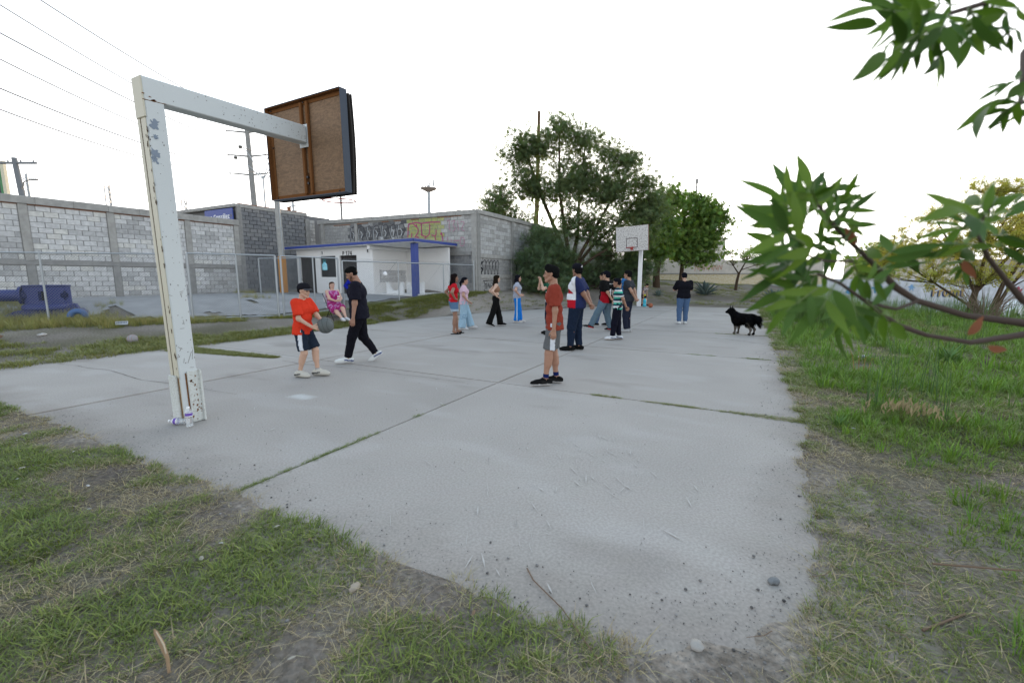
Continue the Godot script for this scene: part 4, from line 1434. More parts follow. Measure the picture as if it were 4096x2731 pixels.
func build_poles() -> void:
	# lamp pole with a painted foot inside the yard
	var yb := hgt(-20.7, -14.3)
	var t := thing("concrete_pole", "tall grey concrete pole with an orange painted foot inside the yard", "pole", Vector3(-20.7, yb, -14.3))
	var p := MB.new()
	p.box(Vector3(0, 0.92, 0), Vector3(0.30, 1.84, 0.30), Basis(), 0.04)
	obj("painted_foot", p.mesh(), M.orange, t)
	p = MB.new()
	p.tube(PackedVector3Array([Vector3(0, 1.84, 0), Vector3(-0.05, 7.6, 0.03)]), PackedFloat32Array([0.155, 0.10]), 8)
	obj("shaft", p.mesh(), M.cement_light, t)
	p = MB.new()
	p.rod(Vector3(0.15, 1.9, 0.02), Vector3(0.06, 7.4, 0.02), 0.025, 5)
	obj("conduit", p.mesh(), M.galv, t)
	for y in [3.2, 4.6]:
		p = MB.new()
		p.rod(Vector3(-0.02, y, 0), Vector3(-0.02, y + 0.04, 0), 0.15, 10)
		obj("strap", p.mesh(), M.galv, t)
	# transmission pole far behind
	var m := thing("transmission_pole", "huge pale steel transmission pole with three pairs of cross arms", "pole", Vector3(-70.4, 0, -44.8))
	p = MB.new()
	p.tube(PackedVector3Array([Vector3(0, 0, 0), Vector3(-0.75, 27.5, 0)]), PackedFloat32Array([0.52, 0.30]), 12)
	obj("shaft", p.mesh(), M.far_grey, m)
	var rt := Vector3(0.883, 0, -0.469)
	for y in [24.2, 20.6, 17.8]:
		for s in [-1.0, 1.0]:
			p = MB.new()
			p.tube(PackedVector3Array([Vector3(-0.7, y, 0), Vector3(-0.7, y + 0.3, 0) + rt * s * 3.4]), PackedFloat32Array([0.16, 0.08]), 5)
			var arm := obj("cross_arm", p.mesh(), M.far_grey, m)
			var ins := MB.new()
			ins.rod(Vector3(-0.7, y + 0.3, 0) + rt * s * 3.3, Vector3(-0.7, y - 1.0, 0) + rt * s * 2.5, 0.06, 4)
			obj("insulator", ins.mesh(), M.far_grey, arm)
	# street lights beside it
	var sl := thing("street_light", "slender street light with four curved arms beside the transmission pole", "street light", Vector3(-55.5, 0, -36.6))
	p = MB.new()
	p.rod(Vector3.ZERO, Vector3(0, 14.4, 0), 0.17, 6, 0.10)
	obj("shaft", p.mesh(), M.far_pale, sl)
	for e in [[-1.0, 2.9, 2.6], [-1.0, 2.2, 3.9], [1.0, 2.0, 2.6], [1.0, 1.6, 3.6]]:
		p = MB.new()
		p.tube(PackedVector3Array([Vector3(0, 14.0, 0), Vector3(0, 14.0 + e[2] * 0.7, 0) + rt * e[0] * e[1] * 0.65, Vector3(0, 14.0 + e[2], 0) + rt * e[0] * e[1]]), PackedFloat32Array([0.06, 0.05, 0.05]), 5)
		var arm := obj("arm", p.mesh(), M.far_pale, sl)
		var hd := MB.new()
		hd.box(Vector3(0, 14.0 + e[2] + 0.05, 0) + rt * e[0] * (e[1] + 0.4), Vector3(1.1, 0.16, 0.4), Basis(Vector3.UP, -0.49), 0.05)
		obj("lamp_head", hd.mesh(), M.far_grey, arm)
	# wooden pole with cross arms over the corner of the yard wall
	var wp := thing("utility_pole", "leaning concrete utility pole with crossbar rising over the end of the yard wall", "pole", Vector3(-66.5, 0, -17.6))
	p = MB.new()
	p.tube(PackedVector3Array([Vector3(0.9, 0, -0.2), Vector3(-0.65, 13.7, 0)]), PackedFloat32Array([0.36, 0.22]), 8)
	obj("shaft", p.mesh(), flat_mat("pole_grey", Color(0.20, 0.21, 0.22), 0.9), wp)
	p = MB.new()
	p.box(Vector3(-0.6, 13.2, 0), Vector3(4.4, 0.2, 0.2), Basis(Vector3.UP, 0.49), 0.02)
	obj("cross_arm", p.mesh(), flat_mat("pole_grey", Color(0.20, 0.21, 0.22), 0.9), wp)
	for k in 4:
		p = MB.new()
		var q := Basis(Vector3.UP, 0.49) * Vector3(-2.0 + k * 1.3, 0, 0)
		p.lathe([Vector2(0.02, 0), Vector2(0.07, 0.03), Vector2(0.05, 0.1), Vector2(0.07, 0.15), Vector2(0.001, 0.24)], 8, Transform3D(Basis(), Vector3(-0.6, 13.3, 0) + q))
		obj("insulator", p.mesh(), M.far_grey, wp)
	p = MB.new()
	p.tube(PackedVector3Array([Vector3(-0.2, 10.4, 0), Vector3(0.3, 11.3, -0.2), Vector3(1.0, 11.5, -0.5)]), PackedFloat32Array([0.07, 0.06, 0.05]), 5)
	var la := obj("lamp_arm", p.mesh(), M.far_grey, wp)
	p = MB.new()
	p.box(Vector3(1.3, 11.5, -0.65), Vector3(0.8, 0.16, 0.3), Basis(Vector3.UP, 0.49), 0.04)
	obj("lamp_head", p.mesh(), M.far_grey, la)
	# lattice masts, galvanised steel like the fence
	var spots := [[Vector3(-131.5, 0, -35.5), 22.6, "pale lattice mast just beside the leaning utility pole"], [Vector3(-143.4, 0, -53.2), 24.6, "pale lattice mast between the utility pole and the white goal post"], [Vector3(-126.3, 0, -61.9), 21.3, "faint lattice mast just past the leaning white goal post"]]
	for e in spots:
		var lt := thing("lattice_mast", e[2], "mast", e[0], 0.4, "lattice masts far behind the yard wall")
		for k in 3:
			var a := TAU * k / 3.0
			p = MB.new()
			p.rod(Vector3(0.9 * cos(a), 0, 0.9 * sin(a)), Vector3(0.6 * cos(a), e[1], 0.6 * sin(a)), 0.13, 4)
			obj("leg", p.mesh(), M.far_pale, lt)
		var lc := MB.new()
		var y := 4.0
		while y < e[1] - 1.0:
			for k in 3:
				var a := TAU * k / 3.0
				var b := TAU * (k + 1) / 3.0
				lc.rod(Vector3(0.75 * cos(a), y, 0.75 * sin(a)), Vector3(0.68 * cos(b), y + 1.2, 0.68 * sin(b)), 0.07, 3)
			y += 1.2
		obj("lacing", lc.mesh(), M.far_pale, lt).set_meta("kind", "stuff")
	# dark billboard edge
	var bb := thing("billboard", "dark billboard with a green edge standing beyond the end of the yard wall", "billboard", Vector3(-74.2, 0, -17.0), 0.49)
	p = MB.new()
	p.box(Vector3(0, 11.6, 0), Vector3(3.4, 5.0, 0.3))
	obj("panel", p.mesh(), flat_mat("board_dark", Color(0.018, 0.024, 0.028), 0.5), bb)
	p = MB.new()
	p.box(Vector3(1.84, 11.6, 0.02), Vector3(0.26, 5.0, 0.32))
	obj("green_edge", p.mesh(), flat_mat("board_green", Color(0.03, 0.2, 0.06), 0.5), bb)
	p = MB.new()
	p.box(Vector3(2.16, 11.6, 0.02), Vector3(0.36, 5.0, 0.32))
	obj("cream_edge", p.mesh(), flat_mat("board_cream", Color(0.6, 0.56, 0.42), 0.5), bb)
	p = MB.new()
	p.rod(Vector3(0, 0, 0), Vector3(0, 9.2, 0), 0.4, 8)
	obj("leg", p.mesh(), M.far_grey, bb)
	# antenna mast behind the graffiti wall
	var an := thing("antenna_mast", "slim white antenna mast with a round platform behind the graffiti wall", "mast", Vector3(-52.3, 0, -66.0))
	p = MB.new()
	p.rod(Vector3.ZERO, Vector3(0, 18.2, 0), 0.42, 8, 0.30)
	obj("shaft", p.mesh(), M.far_pale, an)
	p = MB.new()
	p.lathe([Vector2(0.3, 17.0), Vector2(1.5, 17.55), Vector2(1.5, 17.7), Vector2(0.3, 17.7)], 12)
	obj("platform", p.mesh(), flat_mat("far_tan", Color(0.42, 0.36, 0.32), 0.9), an)
	for k in 9:
		p = MB.new()
		var a := TAU * k / 9.0
		p.box(Vector3(1.2 * cos(a), 18.3 + 0.5 * (k % 2), 1.2 * sin(a)), Vector3(0.18, 1.1, 0.12))
		obj("antenna", p.mesh(), M.far_pale, an)
	var thin: Material = M.far_grey
	var c3 := thing("utility_pole", "thin grey pole with small cross arms over the graffiti wall", "pole", Vector3(-52.8, 0, -46.4))
	for e in [[Vector3.ZERO, Vector3(0, 15.2, 0), 0.16, "shaft"], [Vector3(-0.9, 13.2, 0), Vector3(0.9, 13.2, 0), 0.05, "cross_arm"], [Vector3(-0.6, 12.6, 0), Vector3(0.6, 12.6, 0), 0.05, "cross_arm"]]:
		p = MB.new()
		p.rod(e[0], e[1], e[2], 6)
		obj(e[3], p.mesh(), thin, c3)
	var c4 := simple_pole("utility_pole", "pale thin pole just behind the concrete pole and dark grey wall", Vector3(-40.2, 0, -29.4), 11.4, 0.14, 0.10, M.far_pale, [[Vector3(-0.5, 8.6, 0), Vector3(0.5, 8.6, 0), 0.06], [Vector3(-0.5, 8.1, 0), Vector3(0.5, 8.1, 0), 0.06]])
	var c5 := simple_pole("roof_antenna", "little television antenna standing on the shop roof", Vector3(-24.0, 5.2, -13.9), 5.9, 0.012, 0.012, M.far_grey, [[Vector3(-0.3, 0.55, 0), Vector3(0.3, 0.55, 0), 0.008], [Vector3(-0.3, 0.55, 0), Vector3(-0.3, 0.68, 0), 0.008], [Vector3(0.3, 0.55, 0), Vector3(0.3, 0.68, 0), 0.008]], "antenna")
	var c6 := thing("brick_stub", "short brown brick stub rising just over the graffiti wall", "chimney", Vector3(-14.6, 4.3, -21.0))
	p = MB.new()
	p.box(Vector3(0, 0.5, 0), Vector3(0.16, 1.0, 0.16), Basis(), 0.01)
	obj("shaft", p.mesh(), M.wood, c6)
	p = MB.new()
	p.box(Vector3(0.06, 0.95, 0), Vector3(0.24, 0.1, 0.2), Basis(), 0.01)
	obj("cap", p.mesh(), M.wood, c6)
	# bare trunk-like pole in the big tree
	var bp := thing("wooden_pole", "tall bare wooden pole standing up through the big tree", "pole", Vector3(-14.5, 0.8, -31.3))
	p = MB.new()
	p.tube(PackedVector3Array([Vector3(-0.35, 0, 0), Vector3(0.0, 6.0, 0), Vector3(0.12, 12.9, 0)]), PackedFloat32Array([0.22, 0.17, 0.11]), 8)
	obj("shaft", p.mesh(), M.wood, bp)
	simple_pole("thin_mast", "thin mast with a lamp behind the leafy green trees", Vector3(-8.1, 0, -78.3), 16.9, 0.16, 0.13, M.far_grey, [[Vector3(0, 16.5, 0), Vector3(0, 17.2, 0), 0.22]], "mast")
	simple_pole("thin_mast", "thin leaning pole behind the cream wall beside the leafy tree", Vector3(-3.6, 0.5, -50.0), 5.6, 0.07, 0.06, M.far_grey, [[Vector3(0, 4.9, 0), Vector3(0.15, 4.9, 0), 0.05]], "mast")
	# wires
	var A := Vector3(-71.1, 0, -44.8)
	var g := "overhead wires of the transmission line"
	var ends := [24.4, 20.8, 18.0]
	var starts := [Vector3(-37.8, 21.9, 0.2), Vector3(-37.8, 18.1, 0.2), Vector3(-37.8, 14.4, 0.2)]
	for i in 3:
		for s in [-1.0, 1.0]:
			var off: float = s * 3.2
			wire_line("overhead_wire", "thin overhead wire of the transmission line crossing above the yard wall", starts[i] + Vector3(0, s * 0.25, -s * 1.2), A + Vector3(0, ends[i], 0) + rt * off, 1.3 + 0.3 * i, 0.045, g)
	wire_line("overhead_wire", "slack service wire high above the yellow lit tree", Vector3(14.0, 12.6, -14.0), Vector3(9.0, 8.4, -44.0), 0.8, 0.022)

# ---------------------------------------------------------------- far walls, houses, car
func face_box(parent: Node, called: String, a: Vector3, b: Vector3, y0: float, y1: float, th: float, m: Material, lift := 0.0) -> MeshInstance3D:
	# an upright slab from a to b (ground points), between the two heights
	var d := (b - a)
	d.y = 0
	var L := d.length()
	var u := d / L
	var n := Vector3(-u.z, 0, u.x)
	var mb := MB.new()
	mb.box((a + b) * 0.5 * Vector3(1, 0, 1) + Vector3.UP * (y0 + y1) * 0.5 + n * lift, Vector3(L, y1 - y0, th), Basis(u, Vector3.UP, n))
	return obj(called, mb.mesh(), m, parent)

func build_far() -> void:
	# cream wall behind the far end of the park, then the white painted one
	var a := Vector3(-12.4, 0, -39.0)
	var b := Vector3(6.0, 0, -48.8)
	var t := thing("cream_wall", "long cream rendered wall with a ledge closing the far end of the park", "wall")
	face_box(t, "upper_wall", a, b, 1.9, 3.12, 0.2, M.cream_wall)
	face_box(t, "lower_wall", a, b, -0.6, 1.9, 0.24, M.cream_low, 0.0)
	face_box(t, "ledge", a, b, 1.88, 1.96, 0.34, M.far_grey)
	face_box(t, "plinth", a, b, -0.6, 0.95, 0.3, flat_mat("plinth", Color(0.42, 0.45, 0.48), 0.9))
	var ft := MB.new()
	ft.col = Color(0.50, 0.30, 0.22)
	var u := (b - a).normalized()
	var n := Vector3(-u.z, 0, u.x)
	for k in 6:
		spray(ft, V2([9.2 + k * 0.42, 2.15, 9.3 + k * 0.42, 2.65, 9.5 + k * 0.42, 2.3, 9.55 + k * 0.42, 2.7]), 0.06, a, u, n, 0.12)
	obj("faded_tag", ft.mesh(), M.vc, t)
	var c := Vector3(32.0, 0, -62.6)
	var w := thing("mural_wall", "white painted roadside wall with lettering and coloured patches", "wall")
	face_box(w, "wall_face", b, c, -3.2, 1.45, 0.2, M.far_white)
	face_box(w, "plinth", b, c, -3.2, -0.55, 0.26, flat_mat("plinth", Color(0.42, 0.45, 0.48), 0.9))
	u = (c - b).normalized()
	n = Vector3(-u.z, 0, u.x)
	var tm := TextMesh.new()
	tm.text = "Fromt"
	tm.font = bold_font()
	tm.font_size = 80
	tm.pixel_size = 0.013
	tm.depth = 0.03
	var le := obj("lettering", tm, flat_mat("mural_tan", Color(0.42, 0.30, 0.14), 0.9), w)
	le.transform = Transform3D(Basis(u, Vector3.UP, n), b + u * 11.6 + Vector3.UP * 0.25 + n * 0.14)
	var tm2 := tm.duplicate()
	var le2 := obj("lettering_shadow", tm2, flat_mat("mural_blue", Color(0.05, 0.07, 0.16), 0.9), w)
	le2.transform = Transform3D(Basis(u, Vector3.UP, n), b + u * 11.5 + Vector3.UP * 0.18 + n * 0.12)
	var pm := MB.new()
	for e in [[5.0, 0.6, 0.5, Color(0.10, 0.28, 0.50)], [8.2, 0.7, 0.35, Color(0.2, 0.35, 0.55)], [18.0, 0.3, 0.45, Color(0.42, 0.06, 0.12)], [19.2, -0.1, 0.3, Color(0.08, 0.22, 0.5)], [21.0, 0.4, 0.4, Color(0.6, 0.35, 0.12)], [23.5, 0.5, 0.6, Color(0.1, 0.12, 0.2)], [2.5, 0.4, 0.4, Color(0.12, 0.3, 0.5)]]:
		pm.col = e[3]
		lump_sheet(pm, b + u * e[0] + Vector3.UP * e[1] + n * 0.13, u, Vector3.UP, e[2], int(e[0] * 77.0))
	obj("painted_patch", pm.mesh(), M.vc, w).set_meta("kind", "stuff")
	# street in front of it
	var st := MB.new()
	var s0 := b + n * 1.0
	var seg := 14
	for k in seg:
		var p := b.lerp(c, float(k) / seg)
		var q := b.lerp(c, float(k + 1) / seg)
		var rows := []
		for r in [0.8, 3.0, 5.5]:
			rows.append([p + n * r, q + n * r])
		for r in 2:
			var l := []
			for x in [rows[r][0], rows[r][1], rows[r + 1][1], rows[r + 1][0]]:
				l.append(Vector3(x.x, hgt(x.x, x.z) + 0.09, x.z))
			st.quad(l[3], l[2], l[1], l[0])
	struct("street", st.mesh(), M.asphalt, "grey street running along the white painted wall", "street")
	# houses beyond
	for e in [[Vector3(-5.2, 0, -52.0), Vector3(4.0, 5.6, 5.0), "plain pale house rising behind the cream wall and leafy tree", Color(0.66, 0.63, 0.60)], [Vector3(16.0, 0, -68.0), Vector3(9.0, 4.0, 7.0), "low cream house behind the white painted wall", Color(0.60, 0.55, 0.47)], [Vector3(30.0, -1.0, -76.0), Vector3(12.0, 4.6, 7.0), "low grey house far beyond the street", Color(0.42, 0.40, 0.38)]]:
		var h := thing("house", e[2], "house", e[0], -0.49)
		var p := MB.new()
		p.box(Vector3(0, e[1].y * 0.5, 0), e[1])
		obj("wall", p.mesh(), mat(e[3], 0.9), h)
		p = MB.new()
		p.box(Vector3(0, e[1].y + 0.09, 0), Vector3(e[1].x + 0.3, 0.18, e[1].z + 0.3))
		obj("roof", p.mesh(), M.cement_light, h)
		p = MB.new()
		p.box(Vector3(-e[1].x * 0.2, e[1].y * 0.55, e[1].z * 0.5 + 0.02), Vector3(1.2, 1.1, 0.06))
		obj("window", p.mesh(), flat_mat("dark_glass", Color(0.012, 0.014, 0.017), 0.35), h)

func build_car() -> void:
	var dirn := Vector3(0.883, 0, -0.469)
	var at := Vector3(20.6, 0, -52.6)
	at.y = hgt(at.x, at.z) + 0.09
	var t := thing("parked_car", "white sport utility car parked on the street by the painted wall", "car", at, 0.49)
	# side profile, front towards -x
	var body := PackedVector2Array([Vector2(-2.35, 0.45), Vector2(-2.3, 0.95), Vector2(-1.15, 1.12), Vector2(2.2, 1.14), Vector2(2.32, 0.9), Vector2(2.3, 0.4)])
	for e in [[1.45, 0.42], [-1.5, 0.42]]:
		for k in 9:
			var a := PI * k / 8.0
			body.append(Vector2(e[0] + e[1] * cos(a), 0.36 + e[1] * sin(a)))
	var mb := MB.new()
	mb.prism(body, Transform3D(Basis(), Vector3(0, 0, -0.92)), 1.84)
	obj("body", mb.mesh(), flat_mat("car_white", Color(0.72, 0.74, 0.76), 0.3), t)
	var cab := PackedVector2Array([Vector2(-1.2, 1.1), Vector2(-0.45, 1.78), Vector2(1.9, 1.80), Vector2(2.25, 1.1)])
	mb = MB.new()
	mb.prism(cab, Transform3D(Basis(), Vector3(0, 0, -0.82)), 1.64)
	obj("cabin", mb.mesh(), flat_mat("car_white", Color(0.72, 0.74, 0.76), 0.3), t)
	for e in [[-0.95, -0.42, 0.45, 0.45], [-0.36, 0.55, 0.62, 0.62], [0.63, 1.4, 0.62, 0.62], [1.48, 1.95, 0.5, 0.3]]:
		mb = MB.new()
		mb.prism(PackedVector2Array([Vector2(e[0], 1.17), Vector2(e[1], 1.17), Vector2(e[1], 1.17 + e[3]), Vector2(minf(e[0] + (0.45 if e[0] < -0.5 else 0.0), e[1] - 0.05), 1.17 + e[3])]), Transform3D(Basis(), Vector3(0, 0, 0.815)), 0.02)
		obj("window", mb.mesh(), flat_mat("car_glass", Color(0.03, 0.035, 0.04), 0.1), t)
	mb = MB.new()
	mb.box(Vector3(0, 0.55, 0.925), Vector3(2.0, 0.22, 0.03), Basis(), 0.01)
	obj("side_moulding", mb.mesh(), flat_mat("car_grey", Color(0.12, 0.125, 0.13), 0.5), t)
	for x in [-0.35, 0.6]:
		mb = MB.new()
		mb.box(Vector3(x, 1.0, 0.925), Vector3(0.2, 0.04, 0.02))
		obj("door_handle", mb.mesh(), M.galv, t)
	for x in [-1.5, 1.45]:
		for s in [-1.0, 1.0]:
			mb = MB.new()
			mb.lathe([Vector2(0.22, -0.11), Vector2(0.35, -0.11), Vector2(0.37, -0.05), Vector2(0.37, 0.05), Vector2(0.35, 0.11), Vector2(0.22, 0.11)], 18, Transform3D(Basis(Vector3(1, 0, 0), PI / 2), Vector3(x, 0.37, s * 0.8)))
			var wh := obj("wheel", mb.mesh(), flat_mat("tyre", Color(0.015, 0.015, 0.016), 0.9), t)
			mb = MB.new()
			mb.lathe([Vector2(0.001, 0.07), Vector2(0.08, 0.07), Vector2(0.22, 0.09), Vector2(0.22, -0.09), Vector2(0.001, -0.09)], 14, Transform3D(Basis(Vector3(1, 0, 0), PI / 2), Vector3(x, 0.37, s * 0.8)))
			obj("rim", mb.mesh(), M.galv, wh)
	mb = MB.new()
	mb.box(Vector3(-2.3, 0.8, 0.6), Vector3(0.1, 0.18, 0.4), Basis(), 0.03)
	obj("headlight", mb.mesh(), M.white, t)
	mb = MB.new()
	mb.box(Vector3(0.6, 1.86, 0.6), Vector3(2.2, 0.05, 0.05))
	obj("roof_rail", mb.mesh(), M.galv, t)

# ---------------------------------------------------------------- blue machine and loose objects
func build_props() -> void:
	var bm := flat_mat("machine_blue", Color(0.018, 0.030, 0.155), 0.55)
	var y := hgt(-18.2, -4.9)
	var t := thing("blue_machine", "blue painted machine with a stout pipe and a perforated drum standing in tall grass", "machine", Vector3(-18.6, y - 0.08, -5.25), 1.05)
	t.scale = Vector3.ONE * 0.72
	var mb := MB.new()
	var tank := PackedVector2Array([Vector2(-1.35, 0.0), Vector2(-1.3, 0.32), Vector2(-1.0, 0.47), Vector2(0.85, 0.5), Vector2(1.1, 0.38), Vector2(1.35, 0.0)])
	mb.prism(tank, Transform3D(Basis(), Vector3(0, 0, -0.6)), 1.2)
	obj("base", mb.mesh(), bm, t)
	mb = MB.new()
	mb.lathe([Vector2(0.78, 0.48), Vector2(0.82, 0.52), Vector2(0.80, 0.66), Vector2(0.74, 0.70), Vector2(0.001, 0.70)], 22, Transform3D(Basis(), Vector3(-0.15, 0, 0)))
	obj("ring", mb.mesh(), bm, t)
	# drum shell with round holes between ribs
	mb = MB.new()
	var m := 40
	for k in m:
		var a0 := TAU * k / m
		var a1 := TAU * (k + 1) / m
		for r in 8:
			var y0 := 0.68 + r * 0.095
			var hole := false
			for hk in 6:
				var ha := TAU * (hk + 0.5) / 6.0
				var da := absf(angle_difference((a0 + a1) * 0.5, ha)) * 0.7
				if Vector2(da, y0 + 0.047 - 1.06).length() < 0.16: hole = true
			if hole: continue
			for s in [0.70, 0.64]:
				mb.quad(Vector3(s * cos(a0) - 0.15, y0, s * sin(a0)), Vector3(s * cos(a0) - 0.15, y0 + 0.095, s * sin(a0)), Vector3(s * cos(a1) - 0.15, y0 + 0.095, s * sin(a1)), Vector3(s * cos(a1) - 0.15, y0, s * sin(a1)))
	mb.lathe([Vector2(0.60, 1.43), Vector2(0.73, 1.44), Vector2(0.73, 1.49), Vector2(0.60, 1.49), Vector2(0.60, 1.43)], 28, Transform3D(Basis(), Vector3(-0.15, 0, 0)))
	obj("perforated_drum", mb.mesh(), bm, t)
	mb = MB.new()
	mb.rod(Vector3(-0.75, 1.08, 0), Vector3(-2.9, 1.08, 0), 0.24, 16)
	obj("outlet_pipe", mb.mesh(), bm, t)
	mb = MB.new()
	mb.rod(Vector3(-0.88, 1.08, 0), Vector3(-0.97, 1.08, 0), 0.36, 18)
	obj("flange", mb.mesh(), bm, t)
	mb = MB.new()
	mb.prism(PackedVector2Array([Vector2(0.3, 0.5), Vector2(0.75, 0.5), Vector2(0.65, 0.72), Vector2(0.52, 0.70)]), Transform3D(Basis(), Vector3(0.1, 0, 0.2)), 0.3)
	obj("bracket", mb.mesh(), bm, t)
	mb = MB.new()
	mb.rod(Vector3(-0.15, 0.6, 0), Vector3(-0.15, 1.3, 0), 0.2, 12)
	obj("shaft", mb.mesh(), M.dark_metal, t)
	var e := thing("elbow_pipe", "blue bent pipe with a flange standing in the grass beside the machine", "pipe", Vector3(-16.75, hgt(-16.75, -5.1), -5.1), 1.05)
	e.scale = Vector3.ONE * 0.72
	mb = MB.new()
	var pts := PackedVector3Array()
	var rad := PackedFloat32Array()
	pts.append(Vector3(0.32, -0.1, 0)); rad.append(0.11)
	for k in 9:
		var a := PI * k / 8.0
		pts.append(Vector3(0.1 + 0.22 * cos(a), 0.28 + 0.22 * sin(a), 0)); rad.append(0.11)
	mb.tube(pts, rad, 14)
	obj("bend", mb.mesh(), flat_mat("pipe_blue", Color(0.06, 0.12, 0.26), 0.6), e)
	mb = MB.new()
	mb.rod(Vector3(0.32, -0.02, 0), Vector3(0.32, 0.03, 0), 0.28, 16)
	obj("flange", mb.mesh(), bm, e)
	# bottles at the goal post
	bottle("upright clear water bottle with purple band at the white post", Vector3(-5.03, 0.008, -2.30), Vector3.ZERO)
	bottle("clear water bottle with purple band lying on its side at the white post", Vector3(-5.12, 0.04, -2.33), Vector3(0, 0.45, PI / 2))
	var by := hgt(2.15, -10.4)
	bottle("crumpled clear bottle lying in the green grass beside the court", Vector3(2.15, by + 0.06, -10.4), Vector3(0, 0.5, PI / 2))
	# blue bottle beside the far post
	var bt := thing("water_bottle", "turquoise drinking bottle standing beside the far hoop post", "bottle", Vector3(-4.78, 0.004, -24.2))
	mb = MB.new()
	mb.lathe([Vector2(0.001, 0), Vector2(0.085, 0), Vector2(0.095, 0.03), Vector2(0.095, 0.12), Vector2(0.075, 0.2), Vector2(0.095, 0.28), Vector2(0.09, 0.36), Vector2(0.04, 0.41), Vector2(0.001, 0.41)], 16)
	obj("body", mb.mesh(), flat_mat("turquoise", Color(0.04, 0.42, 0.55), 0.25), bt)
	mb = MB.new()
	mb.rod(Vector3(0, 0.41, 0), Vector3(0, 0.46, 0), 0.045, 10)
	obj("cap", mb.mesh(), flat_mat("teal", Color(0.03, 0.40, 0.45), 0.4), bt)
	ball("orange basketball resting on the court by the far hoop", Vector3(-4.35, 0.122, -23.6), 0.12, Color(0.42, 0.13, 0.06), Color(0.05, 0.025, 0.02))
	ball("dusty grey ball lying on the path by the fence grass", Vector3(-12.6, hgt(-12.6, -4.78) + 0.09, -4.78), 0.105, Color(0.33, 0.32, 0.32), Color(0.32, 0.10, 0.09))
	# litter and stones
	stone("pale stone lying in the grass by the court edge", Vector3(-1.62, 0, -1.38), 0.024, Color(0.42, 0.36, 0.29))
	stone("whitish stone lying on the court near its rounded corner", Vector3(-0.08, 0.004, -1.80), 0.024, Color(0.42, 0.40, 0.37))
	stone("grey stone lying alone on the court near its rounded corner", Vector3(0.22, 0.004, -2.42), 0.024, Color(0.22, 0.23, 0.235))
	stone("small white stone at the foot of the fence post", Vector3(-14.9, 0, -3.9), 0.08, Color(0.55, 0.53, 0.50))
	stone("brown slab of rubble lying in the fence grass", Vector3(-14.9, 0, -3.0), 0.22, Color(0.19, 0.13, 0.09))
	for k in 46:
		var x := rng.randf_range(-2.6, 0.2) if k < 14 else rng.randf_range(0.6, 3.5)
		var z := rng.randf_range(-1.6, -0.9) if k < 14 else rng.randf_range(-6.5, -1.0)
		if k >= 34:
			x = rng.randf_range(-6.2, -3.2); z = rng.randf_range(-1.75, -1.0)
		var lp := MB.new()
		var r := rng.randf_range(0.007, 0.017)
		for q in 6:
			var a := TAU * q / 6.0
			var b := TAU * (q + 1) / 6.0
			lp.tri(Vector3(0, r * 0.5, 0), Vector3(r * 1.6 * cos(b), r * 0.2 * sin(b * 3.0), r * 0.8 * sin(b)), Vector3(r * 1.6 * cos(a), r * 0.2 * sin(a * 3.0), r * 0.8 * sin(a)))
		lp.prism(PackedVector2Array([Vector2(-r, 0), Vector2(r, 0), Vector2(0.3 * r, r * 0.2)]), Transform3D(Basis(), Vector3.ZERO), r * 0.3)
		var o := obj("dry_leaf", lp.mesh(), flat_mat("litter%d" % (k % 3), [Color(0.34, 0.32, 0.27), Color(0.20, 0.14, 0.09), Color(0.40, 0.40, 0.39)][k % 3], 0.9))
		o.transform = Transform3D(Basis(Vector3.UP, rng.randf() * TAU) * Basis(Vector3(1, 0, 0), rng.randf_range(-0.4, 0.4)), Vector3(x, hgt(x, z) + 0.02, z))
		tag(o, "small curled dry leaf lying on the grass beside the court", "leaf", "dry leaves and scraps in the grass")
	# pale dead stalk standing up from the lawn
	var sk := thing("dead_stalk", "pale split dead stalk standing upright in the near lawn", "stalk", Vector3(-1.89, hgt(-1.89, -0.70), -0.70))
	mb = MB.new()
	mb.tube(PackedVector3Array([Vector3(0, -0.02, 0), Vector3(0.004, 0.06, 0), Vector3(0.0, 0.13, 0.01), Vector3(-0.012, 0.185, 0.02), Vector3(-0.016, 0.2, 0.022)]), PackedFloat32Array([0.005, 0.006, 0.009, 0.007, 0.002]), 8, true, 0.5)
	obj("stem", mb.mesh(), flat_mat("stalk", Color(0.34, 0.24, 0.155), 0.9), sk)
	mb = MB.new()
	mb.tube(PackedVector3Array([Vector3(0.007, 0.09, 0.004), Vector3(0.008, 0.13, 0.008), Vector3(-0.008, 0.19, 0.02)]), PackedFloat32Array([0.002, 0.003, 0.0015]), 6)
	obj("split_edge", mb.mesh(), flat_mat("stalk_pale", Color(0.55, 0.47, 0.36), 0.9), sk)
	# thin branch lying across the court edge
	stick("long thin dry branch lying over the near edge of the court", [Vector3(-0.93, 0.012, -1.92), Vector3(-0.86, 0.014, -1.85), Vector3(-0.66, 0.012, -1.74), Vector3(-0.50, 0.02, -1.60), Vector3(-0.40, 0.02, -1.52)], 0.004)
	stick("short dark twig lying in the grass beside the rounded corner", [Vector3(0.78, 0.02, -2.35), Vector3(0.98, 0.03, -2.55)], 0.006)
	stick("straight pale reed stem lying in the bright grass", [Vector3(0.98, 0.03, -2.95), Vector3(1.35, 0.05, -3.05)], 0.006)
	for k in 12:
		var x := rng.randf_range(0.15, 1.1)
		var z := rng.randf_range(-3.2, -1.3)
		var a := rng.randf() * TAU
		var l := rng.randf_range(0.08, 0.22)
		var h0 := hgt(x, z) + 0.012
		stick("thin straw lying on the gravelly corner of the court", [Vector3(x, h0, z), Vector3(x + cos(a) * l * 0.5, h0 + 0.012, z + sin(a) * l * 0.5), Vector3(x + cos(a + 0.3) * l, h0 + 0.004, z + sin(a + 0.3) * l)], 0.002, "straws on the gravelly corner")
